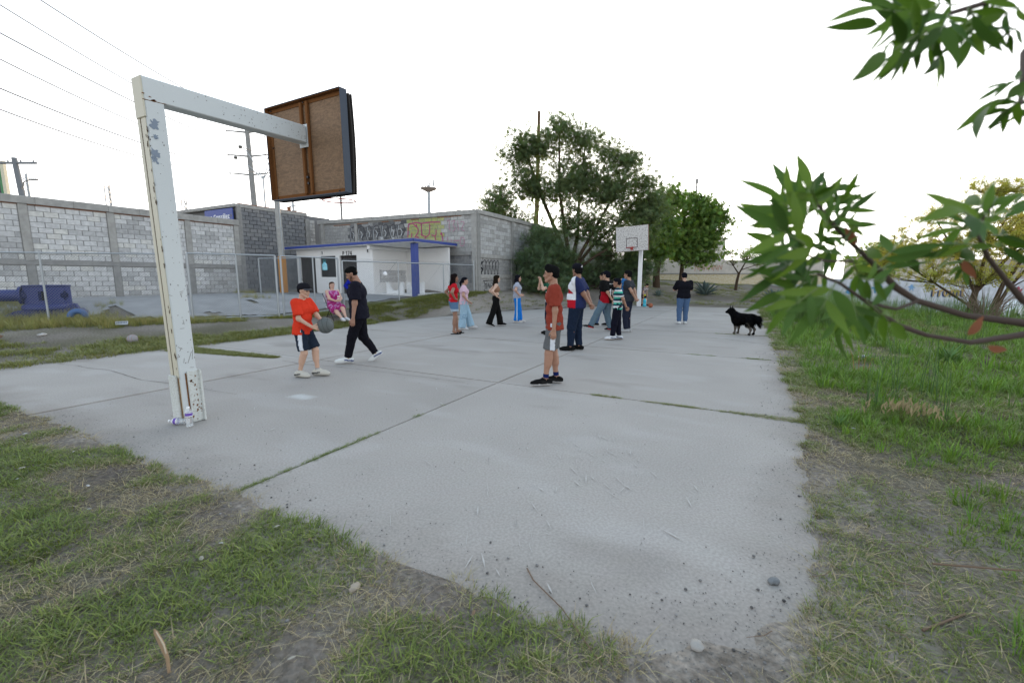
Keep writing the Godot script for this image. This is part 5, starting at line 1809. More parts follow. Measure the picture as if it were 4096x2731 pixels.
	var lt := thing("printed_card", "white printed card lying in the fence grass", "card", Vector3(-15.0, hgt(-15.0, -5.5) + 0.1, -5.5), 0.9)
	mb = MB.new()
	mb.box(Vector3.ZERO, Vector3(0.27, 0.10, 0.012), Basis(Vector3(1, 0, 0), -0.5))
	obj("card", mb.mesh(), flat_mat("card", Color(0.42, 0.45, 0.48), 0.6), lt)
	mb = MB.new()
	for k in 7: mb.box(Basis(Vector3(1, 0, 0), -0.5) * Vector3(-0.10 + k * 0.033, 0.01, 0.008), Vector3(0.02, 0.04, 0.004), Basis(Vector3(1, 0, 0), -0.5))
	obj("print", mb.mesh(), flat_mat("card_ink", Color(0.08, 0.09, 0.12), 0.6), lt).set_meta("kind", "stuff")
	# loose grit, too fine to count
	var pm := MB.new()
	pm.lathe([Vector2(0.001, -0.5), Vector2(0.7, -0.3), Vector2(0.9, 0.1), Vector2(0.5, 0.5), Vector2(0.001, 0.6)], 6)
	var P := []
	for k in 7200:
		var x: float
		var z: float
		if k % 3 == 0:
			x = rng.randf_range(-7.0, 0.9); z = -1.62 + rng.randfn(0.0, 0.22)
		elif k % 3 == 1:
			x = 0.55 + rng.randfn(0.0, 0.25); z = -1.4 - 9.0 * pow(rng.randf(), 2.0)
		else:
			x = 0.3 + rng.randfn(0.0, 0.45); z = -1.5 + rng.randfn(0.0, 0.45)
		var e2 := court_in(x, z)
		if e2 > 0.45 or (absf(x) < 0.3 and z > -0.4): continue
		var s := rng.randf_range(0.0015, 0.0045) if rng.randf() < 0.95 else rng.randf_range(0.005, 0.011)
		var k2 := rng.randf_range(0.06, 0.3)
		P.append([Vector3(x, maxf(hgt(x, z), 0.004 if e2 > 0 else -1.0) + s * 0.3, z), s, Color(k2, k2 * 0.97, k2 * 0.94)])
	for k in 260:
		var x := rng.randf_range(-7.0, 0.6)
		var z := rng.randf_range(-5.5, -1.8)
		var s := rng.randf_range(0.002, 0.005)
		P.append([Vector3(x, 0.006, z), s, Color(0.07, 0.065, 0.06)])
	scatter("loose_gravel", pm.mesh(), M.vc, P, "dark grit and gravel scattered along the court edge", "gravel")

func stick(label: String, pts: Array, r: float, group := "") -> void:
	var mb := MB.new()
	var rad := PackedFloat32Array()
	for k in pts.size(): rad.append(r * (1.0 - 0.5 * k / pts.size()))
	mb.tube(PackedVector3Array(pts), rad, 6)
	var o := obj("fallen_stick", mb.mesh(), flat_mat("stick", Color(0.17, 0.12, 0.085), 0.9))
	tag(o, label, "stick", group)

func stone(label: String, at: Vector3, r: float, col: Color) -> void:
	var s := SphereMesh.new()
	s.radius = r
	s.height = r * 1.2
	s.radial_segments = 14
	s.rings = 8
	var arr := s.get_mesh_arrays()
	var mb := MB.new()
	mb.v = arr[Mesh.ARRAY_VERTEX]
	mb.ix = arr[Mesh.ARRAY_INDEX]
	mb.n = arr[Mesh.ARRAY_NORMAL]
	for i in mb.v.size():
		var p := mb.v[i]
		var k := 1.0 + 0.9 * nz.get_noise_3d(p.x / r * 60.0 + at.x * 900.0, p.y / r * 60.0, p.z / r * 60.0)
		mb.v[i] = Vector3(p.x * 1.25, p.y, p.z) * k
		mb.c.append(Color.WHITE)
	var o := obj("stone", mb.mesh(), textured(mat(col, 0.92), M.tx.fine, 6.0))
	o.position = at + Vector3.UP * (maxf(hgt(at.x, at.z), at.y) + r * 0.35 - at.y)
	o.rotation.y = at.x * 7.0
	tag(o, label, "stone")

func bottle(label: String, at: Vector3, rot: Vector3) -> void:
	var t := thing("water_bottle", label, "bottle", at)
	t.rotation = rot
	var mb := MB.new()
	var prof := [Vector2(0.001, 0.004), Vector2(0.028, 0.0), Vector2(0.032, 0.008)]
	for k in 7:
		prof.append(Vector2(0.032 if k % 2 == 0 else 0.0305, 0.015 + k * 0.012))
	prof.append_array([Vector2(0.0325, 0.1), Vector2(0.0325, 0.15), Vector2(0.028, 0.168), Vector2(0.018, 0.186), Vector2(0.0125, 0.195), Vector2(0.0125, 0.203)])
	mb.lathe(prof, 20)
	obj("body", mb.mesh(), M.clear, t)
	mb = MB.new()
	mb.lathe([Vector2(0.0331, 0.118), Vector2(0.0331, 0.148)], 20)
	var lb := obj("label_band", mb.mesh(), M.purple, t)
	mb = MB.new()
	mb.lathe([Vector2(0.0333, 0.112), Vector2(0.0333, 0.118)], 20)
	mb.lathe([Vector2(0.0333, 0.148), Vector2(0.0333, 0.153)], 20)
	obj("label_edge", mb.mesh(), M.white, lb).set_meta("kind", "stuff")
	mb = MB.new()
	mb.lathe([Vector2(0.0145, 0.196), Vector2(0.0145, 0.212), Vector2(0.001, 0.213)], 14)
	obj("cap", mb.mesh(), M.white, t)

func ball(label: String, at: Vector3, r: float, col: Color, line: Color) -> Node3D:
	var t := thing("ball", label, "ball", at)
	t.rotation = Vector3(0.4, 0.7, 0.3)
	var s := SphereMesh.new()
	s.radius = r
	s.height = r * 2.0
	s.radial_segments = 28
	s.rings = 16
	obj("skin", s, textured(mat(col, 0.75), M.tx.fine, 5.0), t)
	for k in 4:
		var mb := MB.new()
		var pts := PackedVector3Array()
		var rad := PackedFloat32Array()
		for i in 33:
			var a := TAU * i / 32.0
			var p := Vector3(cos(a), sin(a), 0) * r * 1.001
			if k == 1: p = Vector3(0, cos(a), sin(a)) * r * 1.001
			if k >= 2:
				var w := 0.62 if k == 2 else -0.62
				p = Vector3(w + 0.18 * cos(a * 2.0) * signf(w), cos(a), sin(a)).normalized() * r * 1.001
			pts.append(p); rad.append(r * 0.02)
		mb.tube(pts, rad, 5, false)
		obj("seam", mb.mesh(), mat(line, 0.8), t)
	return t

# ---------------------------------------------------------------- trees and plants
func sprig(leaves: int, twig: float, ll: float, lw: float, droop: float, c0: Color, c1: Color) -> ArrayMesh:
	var mb := MB.new()
	mb.col = Color(0.07, 0.05, 0.035)
	mb.rod(Vector3.ZERO, Vector3(0, twig * 0.95, 0), 0.004, 3, 0.0015)
	for i in leaves:
		var t := 0.15 + 0.85 * (i + 0.5) / leaves
		var p := Vector3(0, twig * t, 0)
		var a := i * 2.4 + rng.randf_range(-0.5, 0.5)
		var out := Vector3(cos(a), rng.randf_range(0.1, 0.9) - droop, sin(a)).normalized()
		var side := out.cross(Vector3(rng.randf_range(-0.4, 0.4), 1, rng.randf_range(-0.4, 0.4))).normalized()
		var l := ll * rng.randf_range(0.7, 1.2)
		var w := lw * rng.randf_range(0.8, 1.2)
		var nn := side.cross(out).normalized()
		var k := mb.v.size()
		var cc := c0.lerp(c1, rng.randf())
		var b := p + out * 0.012
		var cup := nn * l * rng.randf_range(-0.06, 0.12)
		for q in [b, b + out * l * 0.45 + side * w * 0.5 + cup, b + out * l - cup * 0.6, b + out * l * 0.45 - side * w * 0.5 + cup]:
			mb.v.append(q); mb.n.append(nn); mb.c.append(cc)
		mb.ix.append_array([k, k + 2, k + 1, k, k + 3, k + 2])
	return mb.mesh()

func grow_tree(t: Node3D, limbs: Array, lobes: Array, n_targets: int, per: int, me: Mesh, gap: float, spread: float, size: float, tintf: float, bark: Material, upness := 0.5, leafm := "leaf_far") -> void:
	# limbs: [points, r0, r1]; lobes: [centre, radii]
	var anchors := []
	for i in limbs.size():
		var pts: Array = limbs[i][0]
		var cur := Curve3D.new()
		for k in pts.size():
			var tg := Vector3.ZERO
			if k > 0 and k < pts.size() - 1: tg = (pts[k + 1] - pts[k - 1]) * 0.18
			cur.add_point(pts[k], -tg, tg)
		var bp := cur.tessellate(3, 8.0)
		var rad := PackedFloat32Array()
		for k in bp.size():
			rad.append(lerpf(limbs[i][1], limbs[i][2], float(k) / (bp.size() - 1)))
			if i > 0 or limbs.size() == 1 or k > bp.size() / 2: anchors.append([bp[k], rad[k]])
		var mb := MB.new()
		mb.tube(bp, rad, 8)
		obj("trunk" if i == 0 else "limb", mb.mesh(), bark, t)
	var br := MB.new()
	var places := []
	var wsum := 0.0
	for l in lobes: wsum += l[1].x * l[1].y * l[1].z
	for l in lobes:
		var cnt := int(n_targets * l[1].x * l[1].y * l[1].z / wsum)
		var made := 0
		var tries := 0
		while made < cnt and tries < cnt * 6:
			tries += 1
			var d := Vector3(rng.randfn(), rng.randfn(), rng.randfn()).normalized() * pow(rng.randf(), 0.45)
			var p: Vector3 = l[0] + d * l[1]
			if nz.get_noise_3d(p.x * 55.0, p.y * 55.0, p.z * 55.0) > gap: continue
			made += 1
			var best: Array = anchors[0]
			var bd := 1e9
			for a in anchors:
				var q: Vector3 = a[0]
				var dd := q.distance_squared_to(p) + maxf(0.0, q.y - p.y + 0.2) * 6.0
				if dd < bd:
					bd = dd; best = a
			var s: Vector3 = best[0]
			var mid := s.lerp(p, 0.5) + Vector3(rng.randf_range(-0.15, 0.15), -0.06 * s.distance_to(p), rng.randf_range(-0.15, 0.15))
			br.tube(PackedVector3Array([s, mid, p]), PackedFloat32Array([minf(best[1] * 0.6, 0.022 + 0.007 * s.distance_to(p)), 0.014, 0.005]), 4, false)
			for k in per:
				var f := 0.45 + 0.55 * rng.randf()
				var base := s.lerp(mid, f * 2.0) if f < 0.5 else mid.lerp(p, f * 2.0 - 1.0)
				base += Vector3(rng.randfn(), rng.randfn() * 0.8, rng.randfn()) * spread
				places.append(base)
	var bo := obj("branches", br.mesh(), bark, t)
	bo.set_meta("kind", "stuff")
	var mm := MultiMesh.new()
	mm.transform_format = MultiMesh.TRANSFORM_3D
	mm.use_colors = true
	mm.mesh = me
	mm.instance_count = places.size()
	for i in places.size():
		var up := Vector3(rng.randfn() * 0.8, rng.randfn() * 0.6 + upness, rng.randfn() * 0.8).normalized()
		var sx := up.cross(Vector3(rng.randfn(), rng.randfn(), rng.randfn())).normalized()
		var s := size * rng.randf_range(0.7, 1.3)
		mm.set_instance_transform(i, Transform3D(Basis(sx * s, up * s, sx.cross(up) * s), places[i]))
		var k := 1.0 + rng.randf_range(-tintf, tintf)
		mm.set_instance_color(i, Color(k * rng.randf_range(0.85, 1.15), k, k * rng.randf_range(0.8, 1.1)))
	var o := MultiMeshInstance3D.new()
	o.multimesh = mm
	o.material_override = M[leafm]
	o.name = "crown"
	t.add_child(o)
	o.set_meta("kind", "stuff")

func gnd(x: float, z: float, d := 0.0) -> Vector3:
	return Vector3(x, hgt(x, z) - d, z)

func build_trees() -> void:
	var olive := sprig(18, 0.36, 0.095, 0.038, 0.3, Color(0.13, 0.19, 0.10), Color(0.21, 0.28, 0.13))
	var b := gnd(-9.6, -25.7, 0.1)
	var t := thing("shade_tree", "tall spreading tree with thin greyish leaves and fanned limbs above the wall", "tree", b)
	t.scale = Vector3(0.93, 0.93, 0.93)
	# camera right is (0.883, 0, -0.469) here: r(x) spreads the fan across the view
	var r := func(x: float, y: float, d: float) -> Vector3: return Vector3(0.883 * x - 0.469 * d, y, -0.469 * x - 0.883 * d)
	var limbs := [
		[[Vector3.ZERO, r.call(0.05, 0.8, 0), r.call(0.0, 1.6, 0.1)], 0.36, 0.26],
		[[r.call(0, 1.4, 0), r.call(-0.7, 3.2, 0.3), r.call(-1.9, 6.0, 0.5), r.call(-2.9, 8.6, 0.4), r.call(-3.4, 9.9, 0.3)], 0.17, 0.04],
		[[r.call(0, 1.5, 0), r.call(-0.4, 3.6, -0.2), r.call(-0.9, 6.3, -0.6), r.call(-0.9, 9.9, -0.4)], 0.16, 0.04],
		[[r.call(0, 1.4, 0), r.call(0.5, 3.5, 0.6), r.call(0.6, 6.2, 0.8), r.call(0.9, 9.6, 0.6)], 0.15, 0.04],
		[[r.call(0.1, 1.3, 0), r.call(1.2, 3.4, -0.3), r.call(2.4, 5.6, -0.6), r.call(3.6, 7.9, -0.8)], 0.15, 0.035],
		[[r.call(0.1, 1.2, 0), r.call(1.5, 2.9, 0.3), r.call(3.2, 4.4, 0.5), r.call(4.9, 6.6, 0.4)], 0.13, 0.03],
		[[r.call(-0.1, 1.2, 0), r.call(-1.5, 2.8, 0.0), r.call(-3.2, 3.9, 0.2), r.call(-5.2, 5.0, 0.2)], 0.12, 0.03],
		[[r.call(0.1, 1.1, 0), r.call(1.6, 2.2, -0.5), r.call(3.4, 3.2, -0.6), r.call(5.0, 4.6, -0.5)], 0.11, 0.03]]
	var lobes := [
		[r.call(-3.2, 8.6, 0.3), Vector3(1.5, 1.6, 1.5)], [r.call(-0.9, 9.2, -0.2), Vector3(1.4, 1.7, 1.5)], [r.call(1.2, 8.6, 0.3), Vector3(1.7, 1.7, 1.6)],
		[r.call(3.2, 7.0, -0.4), Vector3(1.7, 1.4, 1.7)], [r.call(4.6, 5.9, 0.2), Vector3(1.5, 1.5, 1.6)], [r.call(-4.4, 5.4, 0.2), Vector3(1.5, 1.3, 1.4)],
		[r.call(-3.3, 6.8, 0.2), Vector3(1.6, 1.2, 1.4)], [r.call(0.4, 6.3, -0.6), Vector3(2.2, 1.6, 1.6)], [r.call(4.6, 4.0, -0.4), Vector3(1.6, 1.2, 1.5)], [r.call(-4.9, 4.0, 0.2), Vector3(1.3, 0.8, 1.1)], [r.call(2.4, 4.2, 0), Vector3(1.5, 1.1, 1.2)], [r.call(-2.4, 3.6, 0.2), Vector3(1.3, 0.9, 1.1)], [r.call(0.6, 4.4, -0.4), Vector3(1.5, 1.0, 1.2)], [r.call(3.8, 2.9, 0), Vector3(1.5, 0.9, 1.2)]]
	grow_tree(t, limbs, lobes, 640, 25, olive, 0.34, 0.42, 1.0, 0.25, M.bark)
	# leafy round-headed pair
	var round_leaf := sprig(16, 0.30, 0.10, 0.075, 0.35, Color(0.17, 0.28, 0.08), Color(0.27, 0.40, 0.11))
	t = thing("leafy_tree", "dense bright green tree with a stout forked trunk beside the far hoop", "tree", gnd(-5.61, -32.3, 0.1))
	grow_tree(t, [[[Vector3.ZERO, Vector3(-0.05, 1.0, 0), Vector3(0.05, 2.0, 0)], 0.26, 0.19], [[Vector3(0, 1.8, 0), Vector3(-0.6, 3.2, 0.2), Vector3(-1.0, 5.2, 0.2)], 0.15, 0.04], [[Vector3(0.05, 1.9, 0), Vector3(0.5, 3.4, 0), Vector3(0.7, 5.8, 0)], 0.15, 0.04]],
		[[Vector3(-0.5, 4.2, 0.2), Vector3(2.1, 1.9, 2.0)], [Vector3(0.3, 5.6, 0), Vector3(1.7, 1.6, 1.7)], [Vector3(-0.4, 2.9, 0.4), Vector3(1.9, 0.9, 1.7)]], 230, 22, round_leaf, 0.14, 0.26, 1.0, 0.28, M.bark)
	t = thing("leafy_tree", "dense bright green tree with a slim trunk behind the person in the black polo", "tree", gnd(-4.3, -34.3, 0.1))
	grow_tree(t, [[[Vector3.ZERO, Vector3(0.05, 1.0, 0), Vector3(0.1, 2.1, 0)], 0.17, 0.13], [[Vector3(0.1, 1.9, 0), Vector3(0.9, 3.2, -0.4), Vector3(1.8, 5.0, -0.8)], 0.11, 0.03], [[Vector3(0.1, 2.0, 0), Vector3(0.2, 3.6, 0), Vector3(0.5, 6.0, -0.2)], 0.11, 0.03]],
		[[Vector3(0.9, 4.4, -0.5), Vector3(2.1, 1.9, 2.1)], [Vector3(1.5, 3.0, -0.6), Vector3(1.7, 1.2, 1.7)], [Vector3(0.7, 5.8, -0.3), Vector3(1.5, 1.3, 1.5)], [Vector3(2.3, 4.8, -1.0), Vector3(1.3, 1.2, 1.3)], [Vector3(-0.2, 2.9, 0.2), Vector3(1.5, 1.0, 1.4)]], 270, 22, round_leaf, 0.14, 0.26, 1.0, 0.28, M.bark)
	# evergreen bushes against the wall
	var needle := sprig(30, 0.42, 0.085, 0.016, 0.15, Color(0.12, 0.19, 0.115), Color(0.18, 0.26, 0.14))
	t = thing("evergreen_bush", "big rounded blue green evergreen bush against the grey block wall", "bush", gnd(-10.3, -22.6, 0.1))
	grow_tree(t, [[[Vector3.ZERO, Vector3(0.1, 1.2, -0.1), Vector3(0.2, 2.6, -0.3)], 0.14, 0.06], [[Vector3(0, 0.3, 0), Vector3(0.6, 1.0, -0.9), Vector3(0.9, 1.9, -1.8)], 0.1, 0.03], [[Vector3(0, 0.3, 0), Vector3(-0.2, 0.9, 0.7), Vector3(-0.2, 1.6, 1.2)], 0.09, 0.03]],
		[[Vector3(0.1, 2.0, -0.3), Vector3(1.35, 1.7, 1.6)], [Vector3(0.5, 1.5, -1.7), Vector3(1.4, 1.45, 1.4)], [Vector3(0.1, 1.25, 0.9), Vector3(1.0, 1.2, 1.0)], [Vector3(0.2, 2.9, -0.6), Vector3(0.9, 0.9, 1.0)], [Vector3(0.9, 0.6, -0.4), Vector3(1.1, 0.7, 2.0)]], 520, 11, needle, 0.35, 0.15, 1.0, 0.22, M.bark_grey, 0.35)
	t = thing("evergreen_bush", "low dark evergreen thicket under the spreading tree and its limbs", "bush", gnd(-8.3, -26.9, 0.1))
	grow_tree(t, [[[Vector3.ZERO, Vector3(0.1, 1.0, -0.1), Vector3(0.2, 2.0, -0.2)], 0.12, 0.05], [[Vector3(0, 0.3, 0), Vector3(1.0, 0.9, -0.9), Vector3(1.9, 1.6, -1.5)], 0.09, 0.03], [[Vector3(0, 0.3, 0), Vector3(-0.8, 0.9, 0.5), Vector3(-1.3, 1.6, 0.9)], 0.09, 0.03]],
		[[Vector3(0.2, 1.35, -0.3), Vector3(1.9, 1.25, 1.3)], [Vector3(2.2, 1.2, -1.3), Vector3(1.6, 1.15, 1.4)], [Vector3(-1.4, 1.1, 1.0), Vector3(1.2, 1.0, 1.2)], [Vector3(1.3, 2.3, -0.9), Vector3(1.3, 0.8, 1.2)]], 460, 11, needle, 0.3, 0.16, 1.0, 0.22, M.bark_grey, 0.35)
	# slight umbrella tree before the cream wall
	var tiny := sprig(18, 0.30, 0.055, 0.022, 0.3, Color(0.17, 0.22, 0.06), Color(0.26, 0.30, 0.08))
	t = thing("young_tree", "young thin tree with a forked trunk before the cream wall", "tree", gnd(-0.71, -37.2, 0.1))
	grow_tree(t, [[[Vector3.ZERO, Vector3(0.05, 0.7, 0), Vector3(0.15, 1.35, 0)], 0.12, 0.09], [[Vector3(0.15, 1.3, 0), Vector3(-0.25, 1.9, 0), Vector3(-0.8, 2.7, 0)], 0.06, 0.02], [[Vector3(0.15, 1.3, 0), Vector3(0.55, 2.2, -0.1), Vector3(0.9, 3.2, -0.2)], 0.065, 0.02], [[Vector3(0.3, 1.6, 0), Vector3(1.1, 1.9, -0.3), Vector3(1.9, 2.3, -0.6)], 0.04, 0.015]],
		[[Vector3(-0.5, 2.6, 0), Vector3(1.0, 0.45, 1.0)], [Vector3(0.8, 3.0, -0.2), Vector3(1.4, 0.55, 1.2)], [Vector3(1.9, 2.4, -0.6), Vector3(1.0, 0.5, 0.9)]], 90, 8, tiny, 0.2, 0.16, 1.0, 0.25, M.bark)
	# sparse tree, the evening sun on it put into yellow leaf colours
	var sun_tinted_sprig := sprig(16, 0.36, 0.095, 0.036, 0.35, Color(0.36, 0.38, 0.09), Color(0.50, 0.48, 0.13))
	t = thing("sparse_tree", "sparse tree, leaves coloured yellow green for evening sun, with several slanting stems behind the near branches", "tree", gnd(9.1, -27.6, 0.1))
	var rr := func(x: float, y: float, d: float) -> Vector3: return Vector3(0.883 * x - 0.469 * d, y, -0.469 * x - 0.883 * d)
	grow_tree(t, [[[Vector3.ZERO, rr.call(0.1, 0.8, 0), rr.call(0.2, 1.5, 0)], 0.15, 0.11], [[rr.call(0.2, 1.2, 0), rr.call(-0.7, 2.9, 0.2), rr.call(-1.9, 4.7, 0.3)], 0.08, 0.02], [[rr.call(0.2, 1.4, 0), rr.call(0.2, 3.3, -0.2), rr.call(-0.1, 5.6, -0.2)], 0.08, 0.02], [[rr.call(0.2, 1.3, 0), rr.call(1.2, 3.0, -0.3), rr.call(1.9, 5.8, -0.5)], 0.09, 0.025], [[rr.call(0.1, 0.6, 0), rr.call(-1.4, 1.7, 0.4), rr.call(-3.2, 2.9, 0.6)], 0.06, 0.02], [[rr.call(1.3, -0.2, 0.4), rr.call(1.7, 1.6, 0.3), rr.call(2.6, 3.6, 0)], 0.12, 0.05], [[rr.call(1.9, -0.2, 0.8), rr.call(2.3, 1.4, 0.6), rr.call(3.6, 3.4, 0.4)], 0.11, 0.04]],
		[[rr.call(-1.7, 4.4, 0.3), Vector3(1.6, 1.1, 1.5)], [rr.call(0.0, 5.4, -0.2), Vector3(1.5, 1.0, 1.4)], [rr.call(1.9, 5.6, -0.5), Vector3(1.6, 1.3, 1.5)], [rr.call(-3.2, 2.9, 0.6), Vector3(1.7, 0.9, 1.5)], [rr.call(-0.2, 3.5, 0), Vector3(2.2, 1.0, 1.8)], [rr.call(2.6, 3.6, 0), Vector3(1.8, 1.2, 1.5)], [rr.call(-1.0, 2.2, 0.3), Vector3(2.4, 0.6, 1.4)], [rr.call(3.6, 4.4, 0.4), Vector3(1.5, 1.3, 1.4)]], 330, 11, sun_tinted_sprig, 0.1, 0.24, 1.0, 0.3, M.bark, 0.5)
	t = thing("far_tree", "round dark green tree showing behind the near ash leaves", "tree", gnd(11.0, -56.0, 0.1))
	grow_tree(t, [[[Vector3.ZERO, Vector3(0, 1.5, 0), Vector3(0.1, 3.0, 0)], 0.25, 0.15], [[Vector3(0, 2.4, 0), Vector3(0.8, 4.0, 0), Vector3(1.2, 5.4, 0)], 0.1, 0.04]],
		[[Vector3(0, 4.2, 0), Vector3(2.6, 2.0, 2.4)], [Vector3(1.0, 5.4, 0), Vector3(1.8, 1.2, 1.8)]], 130, 16, round_leaf, 0.3, 0.35, 1.3, 0.25, M.bark)

func agave(label: String, at: Vector3, n: int, l: float) -> void:
	var t := thing("agave", label, "agave", at)
	var mats := [flat_mat("agave0", Color(0.10, 0.145, 0.135), 0.6), flat_mat("agave1", Color(0.075, 0.115, 0.11), 0.6), flat_mat("agave2", Color(0.13, 0.17, 0.15), 0.6)]
	for i in n:
		var f := float(i) / n
		var a := i * 2.4
		var tilt := lerpf(1.25, 0.12, f) + rng.randf_range(-0.08, 0.08)
		var ll := l * lerpf(0.8, 1.05, sin(PI * minf(f * 1.1, 1.0))) * rng.randf_range(0.85, 1.1)
		var d := Vector3(sin(tilt) * cos(a), cos(tilt), sin(tilt) * sin(a))
		var side := Vector3(-sin(a), 0, cos(a))
		var nn := side.cross(d).normalized()
		var mb := MB.new()
		var segs := 6
		var prev := []
		for s in segs + 1:
			var q := float(s) / segs
			var w := l * 0.085 * (sin(PI * (0.22 + 0.55 * q)) if q < 0.75 else lerpf(0.78, 0.02, (q - 0.75) / 0.25))
			var c := d * ll * q + Vector3.UP * -0.10 * ll * q * q * sin(tilt) + nn * 0.0
			var row := [c - side * w + nn * w * 0.5, c - nn * w * 0.25, c + side * w + nn * w * 0.5]
			if s > 0:
				for k in 2: mb.quad(prev[k], prev[k + 1], row[k + 1], row[k])
			prev = row
		obj("leaf", mb.mesh(), mats[i % 3], t)

func build_plants() -> void:
	agave("large grey green agave at the foot of the cream wall", gnd(-2.45, -32.6, 0.02), 34, 1.15)
	agave("grey agave half hidden by the reeds near the cream wall", gnd(1.5, -31.0, 0.02), 26, 0.95)
	agave("little agave on the grass behind the far hoop", gnd(-5.0, -29.5, 0.02), 16, 0.55)
	# reeds in the hollow
	var rm := [flat_mat("reed0", Color(0.05, 0.12, 0.03), 0.6), flat_mat("reed1", Color(0.08, 0.15, 0.04), 0.6)]
	for e in [[1.44, -6.54, 1.0, 7, "tall green reed clump with straight blades beside the court"], [1.78, -7.1, 1.25, 6, "tall green reed clump with long leaning blades behind the straw grass"], [2.2, -7.5, 1.3, 8, "tallest dark green reed clump next to the straw grass"], [2.02, -6.3, 0.95, 6, "green reed clump in front of the bare damp patch"], [4.3, -13.0, 1.2, 12, "dense reed clump in the hollow under the near branches"], [4.9, -14.0, 1.0, 10, "reed clump standing among the green weeds of the hollow"], [5.6, -20.0, 1.5, 14, "reed clump below the sparse yellow tree"]]:
		var t := thing("reed_clump", e[4], "reeds", gnd(e[0], e[1], 0.02))
		for k in e[3]:
			var mb := MB.new()
			var a := rng.randf() * TAU
			var lean := rng.randf_range(0.04, 0.32)
			var h: float = e[2] * rng.randf_range(0.65, 1.15)
			var p0 := Vector3(rng.randf_range(-0.09, 0.09), 0, rng.randf_range(-0.09, 0.09))
			var d := Vector3(cos(a), 0, sin(a))
			var pts := PackedVector3Array()
			var rad := PackedFloat32Array()
			for s in 8:
				var f := s / 7.0
				pts.append(p0 + Vector3.UP * h * f + d * lean * h * f * f)
				rad.append(0.011 * (1.0 - f * 0.9))
			mb.tube(pts, rad, 5, false, 0.35)
			obj("blade", mb.mesh(), rm[k % 2], t)
	# reed bed beyond, read as one mass
	var reed := tuft(14, 0.6, 1.35, 0.014, 0.12, 0.25, Color(0.09, 0.17, 0.04), Color(0.15, 0.24, 0.06), 3)
	var P := []
	for k in 420:
		var x := 1.5 + 1.7 * rng.randf()
		var z := rng.randf_range(-23.5, -16.5)
		x += 0.35 * sin(z)
		P.append([gnd(x, z), rng.randf_range(0.7, 1.1), tint(0.2)])
	for k in 260:
		var x := rng.randf_range(6.5, 15.0)
		var z := rng.randf_range(-40.0, -24.0)
		P.append([gnd(x, z), rng.randf_range(0.6, 1.2), tint(0.2)])
	scatter("reed_bed", reed, M.grass, P, "dense bed of green reeds past the dog at the court edge", "reeds")
	# straw-coloured seed heads
	var t := thing("straw_grass_clump", "clump of straw coloured seed heads among the reeds", "grass clump", gnd(1.62, -5.95))
	for k in 90:
		var mb := MB.new()
		var x := rng.randfn(0.0, 0.16)
		var z := rng.randfn(0.0, 0.11)
		var h := rng.randf_range(0.14, 0.27)
		var lx := rng.randf_range(-0.05, 0.05)
		mb.col = Color(0.15, 0.17, 0.06)
		mb.rod(Vector3(x, 0, z), Vector3(x + lx * 0.6, h * 0.72, z), 0.0016, 3)
		mb.col = Color(0.36, 0.29, 0.17).lerp(Color(0.28, 0.24, 0.12), rng.randf())
		mb.tube(PackedVector3Array([Vector3(x + lx * 0.6, h * 0.68, z), Vector3(x + lx * 0.8, h * 0.85, z), Vector3(x + lx * 1.2, h, z)]), PackedFloat32Array([0.004, 0.009, 0.002]), 5, false)
		obj("seed_head", mb.mesh(), M.vc, t)
	t = thing("dead_reed", "dry orange brown dead reed leaning in the grass", "dead reed", gnd(1.62, -8.6))
	for k in 4:
		var mb := MB.new()
		var a := -0.4 + k * 0.25
		mb.tube(PackedVector3Array([Vector3(0.05 * k, 0, 0), Vector3(0.05 * k + 0.12 * sin(a), 0.28, 0), Vector3(0.05 * k + 0.3 * sin(a), 0.45 - 0.05 * k, 0.05)]), PackedFloat32Array([0.012, 0.009, 0.002]), 5, false, 0.4)
		obj("blade", mb.mesh(), flat_mat("dead_reed", Color(0.34, 0.21, 0.085), 0.9), t)
	var wd := tuft(40, 0.12, 0.3, 0.03, 0.14, 0.6, Color(0.07, 0.15, 0.035), Color(0.11, 0.21, 0.05), 2)
	for e in [[3.5, -11.2, 1.5, "round dark green weed in the hollow grass"], [2.4, -4.6, 0.45, "leafy weed beside the bare damp soil"], [0.95, -5.5, 0.5, "spreading weed at the end of the grassy joint"]]:
		var q := thing("weed", e[3], "weed", gnd(e[0], e[1]))
		var mi := obj("foliage", wd, M.grass, q)
		mi.scale = Vector3.ONE * e[2]
	# dry brush under the sparse tree
	t = thing("dry_brush", "tangle of dry brown twigs at the foot of the sparse yellow tree", "brush", gnd(8.6, -24.5))
	var mb2 := MB.new()
	for k in 70:
		var a := rng.randf() * TAU
		mb2.tube(PackedVector3Array([Vector3(rng.randf_range(-0.4, 0.4), 0, rng.randf_range(-0.4, 0.4)), Vector3(cos(a) * 0.5, rng.randf_range(0.5, 0.9), sin(a) * 0.5), Vector3(cos(a) * 1.0, rng.randf_range(0.7, 1.7), sin(a) * 1.0)]), PackedFloat32Array([0.012, 0.009, 0.003]), 4, false)
	obj("twigs", mb2.mesh(), flat_mat("dry_twig", Color(0.20, 0.15, 0.11), 0.9), t).set_meta("kind", "stuff")

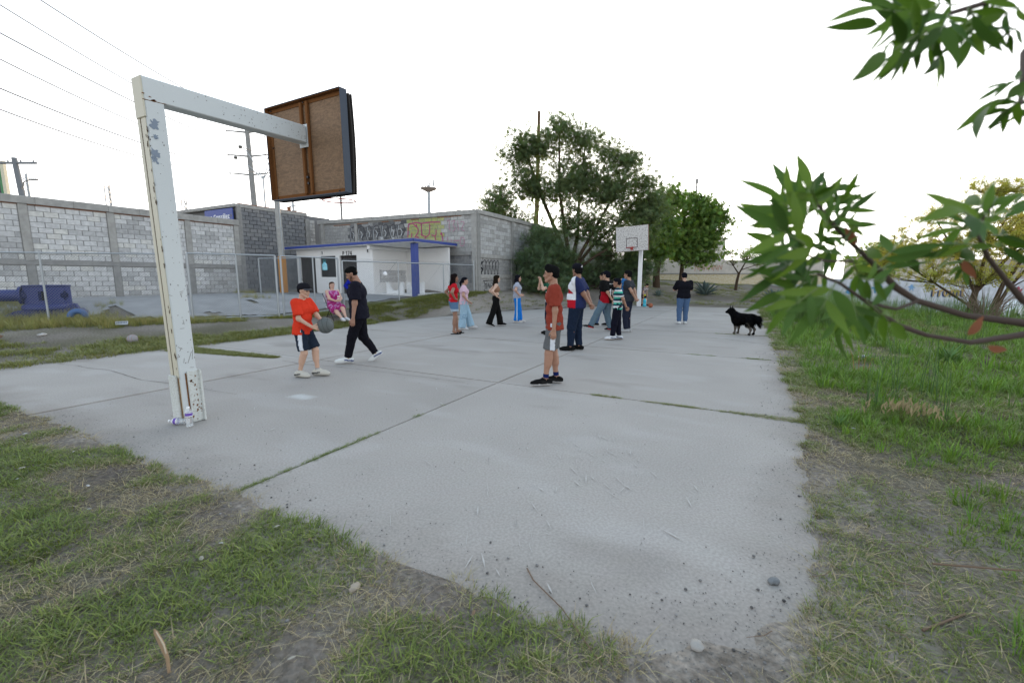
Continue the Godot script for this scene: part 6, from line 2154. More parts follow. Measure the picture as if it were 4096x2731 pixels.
# ---------------------------------------------------------------- people: smooth bodies meshed from blended bones
# a bone is [a, b, ra, rb] or [a, b, ra, rb, [[point, normal], ...]]: the part on the normal's side is cut off
func snet(mb: MB, bones: Array, cell: float, k: float, colf: Callable) -> void:
	var lo := Vector3(1e9, 1e9, 1e9)
	var hi := -lo
	for bn in bones:
		var r := maxf(bn[2], bn[3]) + cell * 2.5
		var rv := Vector3(r, r, r)
		lo = lo.min(bn[0] - rv).min(bn[1] - rv)
		hi = hi.max(bn[0] + rv).max(bn[1] + rv)
	var nx := int((hi.x - lo.x) / cell) + 2
	var ny := int((hi.y - lo.y) / cell) + 2
	var nzz := int((hi.z - lo.z) / cell) + 2
	var sy := nx
	var sz := nx * ny
	var f := PackedFloat32Array()
	f.resize(nx * ny * nzz)
	f.fill(9.0)
	for bn in bones:
		var a: Vector3 = bn[0]
		var b: Vector3 = bn[1]
		var ra: float = bn[2]
		var rb: float = bn[3]
		var cuts: Array = bn[4] if bn.size() > 4 else []
		var ba := b - a
		var bb := maxf(ba.length_squared(), 1e-9)
		var m := maxf(ra, rb) + k + cell * 1.5
		var mv := Vector3(m, m, m)
		var l := ((a.min(b) - mv - lo) / cell).floor().max(Vector3.ZERO)
		var h := ((a.max(b) + mv - lo) / cell).ceil().min(Vector3(nx - 1, ny - 1, nzz - 1))
		for iz in range(int(l.z), int(h.z) + 1):
			for iy in range(int(l.y), int(h.y) + 1):
				var id := iz * sz + iy * sy + int(l.x)
				var p := lo + Vector3(l.x, iy, iz) * cell
				for ix in range(int(l.x), int(h.x) + 1):
					var pa := p - a
					var t := clampf(pa.dot(ba) / bb, 0.0, 1.0)
					var d := (pa - ba * t).length() - (ra + (rb - ra) * t)
					for c in cuts:
						d = maxf(d, (p - c[0]).dot(c[1]))
					var o := f[id]
					var df := absf(o - d)
					if df < k:
						var q := (k - df) / k
						f[id] = minf(o, d) - q * q * k * 0.25
					elif d < o:
						f[id] = d
					id += 1
					p.x += cell
	var vid := PackedInt32Array()
	vid.resize(f.size())
	vid.fill(-1)
	var lim := cell * 1.9
	for iz in nzz - 1:
		for iy in ny - 1:
			var id := iz * sz + iy * sy
			for ix in nx - 1:
				var v0 := f[id]
				if v0 < lim and v0 > -lim:
					var v1 := f[id + 1]
					var v2 := f[id + sy]
					var v3 := f[id + sy + 1]
					var v4 := f[id + sz]
					var v5 := f[id + sz + 1]
					var v6 := f[id + sz + sy]
					var v7 := f[id + sz + sy + 1]
					var neg := int(v0 < 0) + int(v1 < 0) + int(v2 < 0) + int(v3 < 0) + int(v4 < 0) + int(v5 < 0) + int(v6 < 0) + int(v7 < 0)
					if neg > 0 and neg < 8:
						var s := Vector3.ZERO
						var n := 0
						if (v0 < 0) != (v1 < 0): s += Vector3(v0 / (v0 - v1), 0, 0); n += 1
						if (v2 < 0) != (v3 < 0): s += Vector3(v2 / (v2 - v3), 1, 0); n += 1
						if (v4 < 0) != (v5 < 0): s += Vector3(v4 / (v4 - v5), 0, 1); n += 1
						if (v6 < 0) != (v7 < 0): s += Vector3(v6 / (v6 - v7), 1, 1); n += 1
						if (v0 < 0) != (v2 < 0): s += Vector3(0, v0 / (v0 - v2), 0); n += 1
						if (v1 < 0) != (v3 < 0): s += Vector3(1, v1 / (v1 - v3), 0); n += 1
						if (v4 < 0) != (v6 < 0): s += Vector3(0, v4 / (v4 - v6), 1); n += 1
						if (v5 < 0) != (v7 < 0): s += Vector3(1, v5 / (v5 - v7), 1); n += 1
						if (v0 < 0) != (v4 < 0): s += Vector3(0, 0, v0 / (v0 - v4)); n += 1
						if (v1 < 0) != (v5 < 0): s += Vector3(1, 0, v1 / (v1 - v5)); n += 1
						if (v2 < 0) != (v6 < 0): s += Vector3(0, 1, v2 / (v2 - v6)); n += 1
						if (v3 < 0) != (v7 < 0): s += Vector3(1, 1, v3 / (v3 - v7)); n += 1
						var p := lo + (Vector3(ix, iy, iz) + s / n) * cell
						vid[id] = mb.v.size()
						mb.v.append(p)
						mb.n.append(Vector3(v1 + v3 + v5 + v7 - v0 - v2 - v4 - v6, v2 + v3 + v6 + v7 - v0 - v1 - v4 - v5, v4 + v5 + v6 + v7 - v0 - v1 - v2 - v3).normalized())
						mb.c.append(colf.call(p))
				id += 1
	for iz in range(1, nzz - 1):
		for iy in range(1, ny - 1):
			var id := iz * sz + iy * sy + 1
			for ix in range(1, nx - 1):
				if vid[id] >= 0:
					var v0 := f[id]
					for ax in 3:
						var st := 1 if ax == 0 else (sy if ax == 1 else sz)
						var p1 := sy if ax == 0 else (sz if ax == 1 else 1)
						var p2 := sz if ax == 0 else (1 if ax == 1 else sy)
						var v1 := f[id + st]
						if (v0 < 0) == (v1 < 0): continue
						var a := vid[id]
						var b := vid[id - p1]
						var c := vid[id - p1 - p2]
						var d := vid[id - p2]
						if b < 0 or c < 0 or d < 0: continue
						if v0 < 0: mb.ix.append_array([a, c, b, a, d, c])
						else: mb.ix.append_array([a, b, c, a, c, d])
				id += 1

# folds and creases: push the cloth in and out, then take the normals from the faces again
func wrinkle(mb: MB, amp: float, seed_: float, fr := 1.0) -> void:
	for i in mb.v.size():
		var q0 := mb.v[i]
		var q := q0 * fr
		var a := nz.get_noise_3d(q.x * 700.0 + seed_ * 97.0, q.y * 420.0 + q.x * 300.0, q.z * 700.0)
		var b := 1.0 - 3.0 * absf(nz.get_noise_3d(q.x * 1100.0 + 400.0, q.y * 760.0 - q.z * 500.0 + seed_ * 31.0, q.z * 1100.0))
		mb.v[i] = q0 + mb.n[i] * amp * (1.1 * a + 0.55 * b)
	var n := PackedVector3Array()
	n.resize(mb.v.size())
	for i in range(0, mb.ix.size(), 3):
		var i0 := mb.ix[i]
		var i1 := mb.ix[i + 1]
		var i2 := mb.ix[i + 2]
		var c := (mb.v[i2] - mb.v[i0]).cross(mb.v[i1] - mb.v[i0])
		n[i0] += c; n[i1] += c; n[i2] += c
	for i in n.size(): mb.n[i] = n[i].normalized()

func paint(c: Color) -> Callable:
	return func(_p: Vector3) -> Color: return c

var head_m: MB
var head_f: MB
var hand_kind := {}

func make_head(woman: bool) -> MB:
	var mb := MB.new()
	var j := 0.9 if woman else 1.0
	var bones := [
		[Vector3(0, 0.036, -0.034), Vector3(0, 0.040, 0.012), 0.076, 0.074],
		[Vector3(-0.02, 0.03, 0.02), Vector3(0.02, 0.03, 0.02), 0.062, 0.062],
		[Vector3(0, -0.01, 0.025), Vector3(0, -0.07, 0.038), 0.058, 0.036 * j],
		[Vector3(-0.042, -0.045, 0.0), Vector3(-0.014, -0.088, 0.055), 0.030, 0.021 * j], [Vector3(0.042, -0.045, 0.0), Vector3(0.014, -0.088, 0.055), 0.030, 0.021 * j],
		[Vector3(-0.012, -0.092, 0.066), Vector3(0.012, -0.092, 0.066), 0.019, 0.019],
		[Vector3(-0.03, 0.026, 0.072), Vector3(0.03, 0.026, 0.072), 0.015 if not woman else 0.012, 0.015 if not woman else 0.012],
		[Vector3(-0.034, -0.02, 0.062), Vector3(-0.028, -0.03, 0.066), 0.020, 0.018], [Vector3(0.034, -0.02, 0.062), Vector3(0.028, -0.03, 0.066), 0.020, 0.018],
		[Vector3(0, 0.016, 0.084), Vector3(0, -0.022, 0.104), 0.007, 0.0115],
		[Vector3(-0.011, -0.026, 0.092), Vector3(0.011, -0.026, 0.092), 0.008, 0.008],
		[Vector3(-0.014, -0.054, 0.082), Vector3(0.014, -0.054, 0.082), 0.008, 0.008], [Vector3(-0.012, -0.064, 0.081), Vector3(0.012, -0.064, 0.081), 0.008, 0.008],
		[Vector3(-0.079, 0.012, -0.012), Vector3(-0.078, -0.022, -0.004), 0.014, 0.009], [Vector3(0.079, 0.012, -0.012), Vector3(0.078, -0.022, -0.004), 0.014, 0.009],
		[Vector3(0, -0.05, -0.028), Vector3(0, -0.16, -0.034), 0.050 * j, 0.052 * j]]
	snet(mb, bones, 0.006, 0.016, func(p: Vector3) -> Color:
		var ax := absf(p.x)
		if Vector2(ax - 0.031, (p.y - 0.006) * 1.5).length() < 0.0125 and p.z > 0.06: return Color(0.06, 0.05, 0.05)
		if ax > 0.014 and ax < 0.05 and absf(p.y - 0.029 + ax * 0.05) < 0.006 and p.z > 0.05: return Color(0.10, 0.085, 0.08)
		if ax < 0.024 and absf(p.y + 0.059) < 0.010 and p.z > 0.075: return Color(0.80, 0.55, 0.55)
		return Color(1, 1, 1))
	return mb

func make_hand(curl: float, spread: float) -> MB:
	# right hand hanging: fingers along -y, palm towards +x, thumb towards +z
	var mb := MB.new()
	var bones := []
	for i in 4:
		var z := -0.030 + i * 0.0195
		bones.append([Vector3(0, 0.0, z * 0.5), Vector3(0.0, -0.082 - 0.006 * sin(i * 1.2), z), 0.014, 0.0115])
		var l: float = [0.052, 0.068, 0.074, 0.066][i]
		var p := Vector3(0.0, -0.084 - 0.006 * sin(i * 1.2), z)
		var a := curl * 0.7
		var s := (i - 1.5) * spread
		for seg in 3:
			var d := Vector3(sin(a), -cos(a) * cos(s), sin(s)).normalized()
			var q: Vector3 = p + d * l * [0.46, 0.31, 0.25][seg]
			bones.append([p, q, 0.0088 - 0.001 * seg, 0.0080 - 0.001 * seg])
			p = q
			a += curl * 0.8
	bones.append([Vector3(0.004, -0.016, 0.018), Vector3(0.014, -0.055, 0.046 + spread * 0.03), 0.013, 0.010])
	bones.append([Vector3(0.014, -0.055, 0.046 + spread * 0.03), Vector3(0.018 + curl * 0.01, -0.088, 0.055 + spread * 0.05), 0.0098, 0.0075])
	bones.append([Vector3(0, 0.03, 0), Vector3(0, 0, 0), 0.022, 0.024])
	snet(mb, bones, 0.0048, 0.008, paint(Color(1, 1, 1)))
	return mb

func ik(a: Vector3, b: Vector3, l1: float, l2: float, pole: Vector3) -> Array:
	var d := b - a
	var L := minf(d.length(), (l1 + l2) * 0.999)
	var u := d.normalized()
	var x := (L * L + l1 * l1 - l2 * l2) / (2.0 * L)
	var h := sqrt(maxf(l1 * l1 - x * x, 0.0))
	var s := (pole - u * pole.dot(u)).normalized()
	return [a + u * x + s * h, a + u * L]

func pick(c: Dictionary, k: String, d):
	return c[k] if c.has(k) else d

# c: at, face (0 faces the camera, 90 the right of the view), tall, skin, ... see build_people
func person(label: String, c: Dictionary, group := "") -> Node3D:
	var H: float = c.tall
	var at: Vector2 = c.at
	var gy: float = pick(c, "ground", maxf(hgt(at.x, at.y), 0.004))
	var t := thing("person", label, "person", Vector3(at.x, gy, at.y), deg_to_rad(28.0 + c.face), group)
	var woman: bool = pick(c, "woman", false)
	var g: float = pick(c, "girth", 1.0)
	var cell: float = pick(c, "cell", 0.016)
	var skin: Color = pick(c, "skin", Color(0.36, 0.20, 0.13))
	var lean: float = pick(c, "lean", 0.0)
	var turn: float = pick(c, "turn", 0.0)
	var hip: Vector3 = pick(c, "hip", Vector3(0, 0.53, 0))
	hip *= H
	var tb := Basis(Vector3.UP, turn) * Basis(Vector3(1, 0, 0), lean)
	var T := func(x: float, y: float, z: float) -> Vector3: return hip + tb * (Vector3(x, y - 0.53, z) * H)
	var sw := (0.098 if woman else 0.108) * lerpf(1.0, g, 0.5)
	# legs
	var feet: Array = pick(c, "feet", [[0.055, 0.0], [-0.055, 0.0]])
	var legs := []
	for i in 2:
		var s := 1.0 if i == 0 else -1.0
		var ft: Array = feet[i]
		var lift: float = ft[2] if ft.size() > 2 else 0.0
		var pitch: float = ft[4] if ft.size() > 4 else 0.0
		var yaw: float = ft[3] if ft.size() > 3 else s * 0.18
		var hj := hip + Basis(Vector3.UP, turn * 0.5) * Vector3(s * 0.05 * H * lerpf(1.0, g, 0.6), -0.02 * H, 0)
		var ank := Vector3(ft[0] * H, (0.047 + lift) * H, ft[1] * H)
		var kn := ik(hj, ank, 0.237 * H, 0.228 * H, pick(c, "knee", Vector3(0, 0, 1)) + Vector3(s * 0.12, 0, 0))
		legs.append([hj, kn[0], kn[1], yaw, pitch, lift])
	# arms
	var hands: Array = pick(c, "hands", [Vector3(0.135, 0.47, 0.03), Vector3(-0.135, 0.47, 0.03)])
	var poles: Array = pick(c, "elbows", [Vector3(0.4, 0, -1), Vector3(-0.4, 0, -1)])
	var arms := []
	for i in 2:
		var s := 1.0 if i == 0 else -1.0
		var sj: Vector3 = T.call(s * sw, 0.812, 0.0)
		var hv: Vector3 = hands[i]
		var wr: Vector3 = T.call(hv.x, hv.y, hv.z)
		var el := ik(sj, wr, 0.172 * H, 0.148 * H, tb * poles[i])
		arms.append([sj, el[0], el[1]])
	var G := H * g
	var hw := 1.12 if woman else 1.0
	# body
	var bones := [
		[T.call(-0.048, 0.742, 0.0), T.call(0.048, 0.742, 0.0), 0.064 * G, 0.064 * G], [T.call(-0.07, 0.802, -0.004), T.call(0.07, 0.802, -0.004), 0.040 * H, 0.040 * H],
		[T.call(-0.032, 0.64, 0.0), T.call(0.032, 0.64, 0.0), 0.056 * G, 0.056 * G], [T.call(-0.042 * hw, 0.55, -0.006), T.call(0.042 * hw, 0.55, -0.006), 0.060 * G, 0.060 * G],
		[T.call(0, 0.80, -0.004), T.call(0, 0.90, 0.006), 0.036 * H, 0.032 * H]]
	for a in arms:
		bones.append([a[0], a[1], 0.030 * lerpf(H, G, 0.7), 0.023 * lerpf(H, G, 0.6)])
		bones.append([a[1], a[2], 0.0235 * lerpf(H, G, 0.6), 0.0155 * H])
	for l in legs:
		bones.append([l[0], l[1], 0.052 * lerpf(H, G, 0.7), 0.033 * lerpf(H, G, 0.5)])
		bones.append([l[1], l[2], 0.032 * lerpf(H, G, 0.5), 0.020 * H])
		bones.append([l[1].lerp(l[2], 0.18) - Vector3(0, 0, 0.008 * H), l[1].lerp(l[2], 0.42) - Vector3(0, 0, 0.010 * H), 0.033 * lerpf(H, G, 0.5), 0.028 * H])
		bones.append([l[2], l[2] + Basis(Vector3.UP, l[3]) * Basis(Vector3(1, 0, 0), l[4]) * Vector3(0, -0.028 * H, 0.07 * H), 0.022 * H, 0.018 * H])
	var body := MB.new()
	snet(body, bones, cell, 0.035, paint(skin))
	# head
	var hs: float = pick(c, "head_scale", 1.0) * (0.134 * H / 0.23 if H > 1.55 else (0.134 + (1.55 - H) * 0.045) * H / 0.23)
	var hy: float = pick(c, "head_yaw", 0.0)
	var hp: float = pick(c, "head_pitch", 0.0)
	var hb := tb * Basis(Vector3.UP, hy) * Basis(Vector3(1, 0, 0), hp - lean * 0.6)
	var hc: Vector3 = T.call(0, 0.995, 0.022) - tb.y * 0.112 * hs
	hc += tb.z * maxf(0.0, hp) * 0.03 * H
	var hx := Transform3D(hb.scaled(Vector3(hs, hs, hs)), hc)
	body.add(head_f if woman else head_m, hx, skin)
	# hands
	var hk: Array = pick(c, "hand_kind", ["relaxed", "relaxed"])
	var thumbs: Array = pick(c, "thumbs", [Vector3(0, 0, 1), Vector3(0, 0, 1)])
	for i in 2:
		if hk[i] == "": continue
		var fa: Vector3 = (arms[i][2] - arms[i][1]).normalized()
		if c.has("hand_dir") and c.hand_dir[i] != null: fa = (tb * (c.hand_dir[i] as Vector3)).normalized()
		var th: Vector3 = tb * thumbs[i]
		th = (th - fa * th.dot(fa)).normalized()
		var bs := Basis((-fa).cross(th), -fa, th)
		var k: float = H * 0.60 * pick(c, "hand_scale", 1.0)
		if i == 0: bs = Basis(-bs.x, bs.y, bs.z)
		body.add(hand_kind[hk[i]], Transform3D(bs.scaled_local(Vector3(k, k, k)), arms[i][2] + fa * 0.012), skin)
	obj("body", body.mesh(), M.skin, t)
	# trousers, shorts or skirt
	if c.has("legs_wear"):
		var w: Dictionary = c.legs_wear
		var len_: float = w.length          # 1 = to the ankle, 0.5 = to the knee
		var ease: float = pick(w, "ease", 0.012)
		var flare: float = pick(w, "flare", 0.0)
		var pb := [[T.call(-0.042 * hw, 0.552, -0.006), T.call(0.042 * hw, 0.552, -0.006), 0.060 * G + ease * 0.6, 0.060 * G + ease * 0.6, [[T.call(0, pick(w, "rise", 0.60), 0), tb * Vector3.UP]]],
			[T.call(-0.036 * hw, 0.60, -0.003), T.call(0.036 * hw, 0.60, -0.003), 0.055 * G + ease * 0.6, 0.055 * G + ease * 0.6, [[T.call(0, pick(w, "rise", 0.60), 0), tb * Vector3.UP]]]]
		for l in legs:
			var r0 := 0.053 * lerpf(H, G, 0.7) + ease
			var rk := 0.034 * lerpf(H, G, 0.5) + ease * 1.1 + flare * 0.3
			if len_ < 0.5:
				var e: Vector3 = l[0].lerp(l[1], len_ * 2.0)
				var dn: Vector3 = (l[1] - l[0]).normalized()
				pb.append([l[0], e + dn * 0.05, r0, lerpf(r0, rk, len_ * 2.0) + flare, [[e, dn]]])
			else:
				pb.append([l[0], l[1], r0, rk])
				var f2 := (len_ - 0.5) * 2.0
				var e: Vector3 = l[1].lerp(l[2], f2)
				var dn: Vector3 = (l[2] - l[1]).normalized()
				pb.append([l[1], e + dn * 0.06, rk, 0.026 * H + ease + flare, [[e, dn]]])
		var pm := MB.new()
		snet(pm, pb, cell, 0.03, w.color)
		wrinkle(pm, pick(w, "fold", 0.011), H)
		obj(w.name, pm.mesh(), M.cloth, t)
	# shirt
	if c.has("top_wear"):
		var w: Dictionary = c.top_wear
		var e: float = pick(w, "ease", 0.014)
		var hem: float = pick(w, "hem", 0.50)
		var hemcut := [[T.call(0, hem, 0), tb * Vector3.DOWN]]
		var sb := [
			[T.call(-0.048, 0.742, 0.0), T.call(0.048, 0.742, 0.0), 0.064 * G + e, 0.064 * G + e], [T.call(-0.072, 0.802, -0.004), T.call(0.072, 0.802, -0.004), 0.040 * H + e * 0.8, 0.040 * H + e * 0.8, [[T.call(0, pick(w, "neck", 0.848), 0), tb * Vector3(0, 1, 0.25).normalized()]]],
			[T.call(-0.034, 0.645, 0.0), T.call(0.034, 0.645, 0.0), 0.057 * G + e * 1.1, 0.057 * G + e * 1.1, hemcut]]
		if hem < 0.6:
			sb.append([T.call(-0.043 * hw, 0.56, -0.004), T.call(0.043 * hw, 0.56, -0.004), 0.060 * G + e * 1.15, 0.060 * G + e * 1.15, hemcut])
			sb.append([T.call(-0.043 * hw, hem + 0.015, -0.004), T.call(0.043 * hw, hem + 0.015, -0.004), 0.058 * G + e * 1.4, 0.058 * G + e * 1.4, hemcut])
		if woman:
			sb.append([T.call(-0.035, 0.725, 0.04), T.call(0.035, 0.725, 0.04), 0.042 * G + e * 0.5, 0.042 * G + e * 0.5])
		var belly: float = pick(c, "belly", 0.0)
		if belly > 0: sb.append([T.call(-0.03, 0.62, 0.03), T.call(0.03, 0.62, 0.03), 0.05 * G + belly, 0.05 * G + belly, hemcut])
		var sl: float = pick(w, "sleeve", 0.6)
		for a in arms:
			var r0 := 0.031 * lerpf(H, G, 0.7) + e
			if sl <= 0.0: continue
			if sl <= 1.0:
				var q: Vector3 = a[0].lerp(a[1], sl)
				var dn: Vector3 = (a[1] - a[0]).normalized()
				sb.append([a[0], q + dn * 0.04, r0, r0 * pick(w, "cuff", 0.98), [[q, dn]]])
			else:
				sb.append([a[0], a[1], r0, r0 * 0.86])
				var dn: Vector3 = (a[2] - a[1]).normalized()
				var q: Vector3 = a[1].lerp(a[2], sl - 1.0)
				sb.append([a[1], q + dn * 0.03, r0 * 0.86, r0 * 0.66, [[q, dn]]])
		var sm := MB.new()
		snet(sm, sb, cell, 0.03, w.color)
		wrinkle(sm, pick(w, "fold", 0.010), H + 5.0)
		obj(w.name, sm.mesh(), M.cloth, t)
	# shoes
	if c.has("shoes"):
		var w: Dictionary = c.shoes
		for l in legs:
			var fb := Basis(Vector3.UP, l[3]) * Basis(Vector3(1, 0, 0), l[4])
			var o: Vector3 = l[2] - fb * Vector3(0, 0.047 * H, 0)
			var F := 0.155 * H
			var dnc := [[o, fb * Vector3.DOWN]]
			var fbn := [[o + fb * Vector3(0, 0.044, -0.22 * F), o + fb * Vector3(0, 0.040, 0.50 * F), 0.047, 0.045, dnc], [o + fb * Vector3(0.006, 0.036, 0.40 * F), o + fb * Vector3(-0.004, 0.030, 0.72 * F), 0.047, 0.036, dnc],
				[o + fb * Vector3(0, 0.05, 0.20 * F), o + fb * Vector3(0, 0.10, -0.02 * F), 0.046, 0.044, [[o + fb * Vector3(0, 0.105, 0), fb * Vector3(0, 1, -0.2).normalized()]]]]
			if pick(w, "open", false): fbn = [[o + fb * Vector3(0, 0.010, -0.22 * F), o + fb * Vector3(0, 0.010, 0.66 * F), 0.036, 0.036, [[o + fb * Vector3(0, 0.022, 0), fb * Vector3.UP], [o, fb * Vector3.DOWN]]], [o + fb * Vector3(-0.035, 0.03, 0.38 * F), o + fb * Vector3(0.035, 0.03, 0.38 * F), 0.030, 0.030, dnc]]
			var inv := Transform3D(fb, o).affine_inverse()
			var sole: Color = w.sole
			var upper: Color = w.upper
			var trim_: Color = pick(w, "trim", upper)
			var sm := MB.new()
			snet(sm, fbn, minf(cell, 0.011), 0.02, func(p: Vector3) -> Color:
				var q: Vector3 = inv * p
				if q.y < 0.026: return sole
				if absf(q.y - 0.047 - 0.15 * q.z) < 0.012 and q.z > -0.4 * F and q.z < 0.25 * F: return trim_
				return upper)
			obj("shoe", sm.mesh(), M.cloth, t)
	# socks
	if c.has("socks"):
		for l in legs:
			var up: Vector3 = (l[1] - l[2]).normalized()
			var sm := MB.new()
			snet(sm, [[l[2], l[2] + up * 0.055 * H, 0.0235 * H, 0.025 * H, [[l[2] + up * pick(c, "sock_top", 0.05) * H, up]]]], 0.010, 0.01, paint(c.socks))
			obj("sock", sm.mesh(), M.cloth, t)
	# hair, in head space
	var hair: String = pick(c, "hair", "short")
	var hcol: Color = pick(c, "hair_color", Color(0.010, 0.009, 0.009))
	var hbones := []
	var cut0 := [[Vector3(0, 0.064, 0.082), Vector3(0, -0.70, 0.714)]]
	var sides := [[Vector3(-0.055, 0.03, -0.01), Vector3(-0.058, -0.012, -0.025), 0.032, 0.026], [Vector3(0.055, 0.03, -0.01), Vector3(0.058, -0.012, -0.025), 0.032, 0.026], [Vector3(-0.03, -0.02, -0.062), Vector3(0.03, -0.02, -0.062), 0.046, 0.046, [[Vector3(0, -0.062, 0), Vector3.DOWN]]]]
	var cap := [Vector3(0, 0.042, -0.034), Vector3(0, 0.047, 0.012), 0.085, 0.083]
	match hair:
		"short":
			hbones = [cap + [cut0], [Vector3(0, 0.09, 0.0), Vector3(0, 0.088, 0.045), 0.05, 0.042, cut0], [Vector3(0, -0.01, -0.05), Vector3(0, 0.0, -0.055), 0.055, 0.055, [[Vector3(0, -0.045, 0), Vector3.DOWN], [Vector3(0, 0, -0.01), Vector3(0, 0, 1)]]]]
		"thick":
			hbones = [[Vector3(0, 0.046, -0.032), Vector3(0, 0.055, 0.014), 0.085, 0.085, cut0], [Vector3(-0.03, 0.105, 0.02), Vector3(0.03, 0.105, 0.045), 0.042, 0.045, [[Vector3(0, 0.066, 0.070), Vector3(0, -0.62, 0.78)]]], [Vector3(0, -0.01, -0.05), Vector3(0, 0.0, -0.055), 0.054, 0.056, [[Vector3(0, -0.05, 0), Vector3.DOWN], [Vector3(0, 0, -0.01), Vector3(0, 0, 1)]]]]
		"fade":
			hbones = [[Vector3(0, 0.052, -0.03), Vector3(0, 0.052, 0.018), 0.083, 0.082, [[Vector3(0, 0.064, 0.080), Vector3(0, -0.80, 0.60)]]]]
		"long":
			var lc := [[Vector3(0, 0.068, 0.072), Vector3(0, -0.40, 0.92).normalized()]]
			hbones = [[Vector3(0, 0.042, -0.034), Vector3(0, 0.048, 0.008), 0.088, 0.086, lc], [Vector3(-0.06, 0.02, -0.015), Vector3(-0.075, -0.16, -0.02), 0.034, 0.034], [Vector3(0.06, 0.02, -0.015), Vector3(0.075, -0.16, -0.02), 0.034, 0.034],
				[Vector3(0, 0.0, -0.055), Vector3(0, -0.18, -0.085), 0.062, 0.062], [Vector3(-0.045, -0.12, -0.06), Vector3(-0.05, -0.36 - pick(c, "hair_extra", 0.0), -0.06), 0.042, 0.026], [Vector3(0.045, -0.12, -0.06), Vector3(0.05, -0.36 - pick(c, "hair_extra", 0.0), -0.06), 0.042, 0.026]]
		"pony":
			hbones = [[Vector3(0, 0.042, -0.034), Vector3(0, 0.047, 0.010), 0.083, 0.081, cut0], [Vector3(0, 0.01, -0.11), Vector3(0, -0.06, -0.145), 0.030, 0.036], [Vector3(0, -0.06, -0.145), Vector3(0, -0.17, -0.13), 0.036, 0.016]]
	if hair == "short" or hair == "pony": hbones += sides
	if hair == "fade": hbones.append([Vector3(-0.028, 0.012, -0.046), Vector3(0.028, 0.012, -0.046), 0.05, 0.05, [[Vector3(0, -0.04, 0), Vector3.DOWN], [Vector3(0, 0, -0.02), Vector3(0, 0, 1)]]])
	if hair != "":
		var hm := MB.new()
		snet(hm, hbones, 0.0085, 0.014, paint(hcol))
		wrinkle(hm, 0.007, H, 4.0)
		var h2 := MB.new()
		h2.add(hm, hx)
		obj("hair", h2.mesh(), M.hair, t)
	if c.has("cap"):
		var cw: Dictionary = c.cap
		var cm := MB.new()
		var cc: Color = cw.color
		snet(cm, [[Vector3(0, 0.060, -0.036), Vector3(0, 0.068, 0.020), 0.090, 0.088, [[Vector3(0, 0.044, 0), Vector3(0, -1, 0.1).normalized()]]]], 0.008, 0.012, paint(cc))
		if pick(cw, "back", false) == false:
			cm.col = pick(cw, "brim", cc)
			var k0 := 14
			for k in k0:
				var a0 := PI * k / k0
				var a1 := PI * (k + 1) / k0
				for s in [0.0, -0.008]:
					var q := []
					for a in [a0, a1]:
						q.append(Vector3(0.082 * cos(a), 0.058 + s, 0.050 + 0.03 * sin(a)))
						q.append(Vector3(0.088 * cos(a), 0.050 + s - 0.012 * absf(cos(a)), 0.066 + 0.105 * sin(a)))
					cm.quad(q[0], q[1], q[3], q[2])
		var c2 := MB.new()
		c2.add(cm, hx)
		obj("cap", c2.mesh(), M.cloth, t)
		if cw.has("patch"):
			var pm := MB.new()
			pm.col = cw.patch
			lump_sheet(pm, Vector3(cw.patch_at.x, cw.patch_at.y, cw.patch_at.z), Vector3(0, 0, 1) if absf(cw.patch_at.x) > 0.05 else Vector3(1, 0, 0), Vector3.UP, 0.026, 3)
			var p2 := MB.new()
			p2.add(pm, hx)
			obj("cap_badge", p2.mesh(), M.cloth, t)
	if c.has("beard"):
		var bm := MB.new()
		snet(bm, [[Vector3(-0.02, -0.088, 0.062), Vector3(0.02, -0.088, 0.062), 0.022, 0.022], [Vector3(-0.02, -0.044, 0.087), Vector3(0.02, -0.044, 0.087), 0.006, 0.006], [Vector3(-0.05, -0.04, 0.02), Vector3(-0.018, -0.084, 0.058), 0.0225, 0.0205], [Vector3(0.05, -0.04, 0.02), Vector3(0.018, -0.084, 0.058), 0.0225, 0.0205]], 0.006, 0.01, paint(c.beard))
		var b2 := MB.new()
		b2.add(bm, hx)
		obj("beard", b2.mesh(), M.hair, t)
	t.set_meta("hand_left", arms[0][2])
	t.set_meta("hand_right", arms[1][2])
	t.set_meta("torso", Transform3D(tb, hip))
	return t

# lettering laid on a garment: xf in the person's own space
func letter(t: Node3D, txt: String, size: float, m: Material, xf: Transform3D) -> void:
	var tm := TextMesh.new()
	tm.text = txt
	tm.font = bold_font()
	tm.font_size = 48
	tm.pixel_size = size / 48.0
	tm.depth = 0.006
	var o := obj("lettering", tm, m, t)
	o.transform = xf

func strip(t: Node3D, called: String, pts: Array, w: float, side: Vector3, col: Color) -> void:
	var mb := MB.new()
	mb.col = col
	for i in pts.size() - 1:
		mb.quad(pts[i] - side * w * 0.5, pts[i + 1] - side * w * 0.5, pts[i + 1] + side * w * 0.5, pts[i] + side * w * 0.5)
	obj(called, mb.mesh(), M.cloth, t)

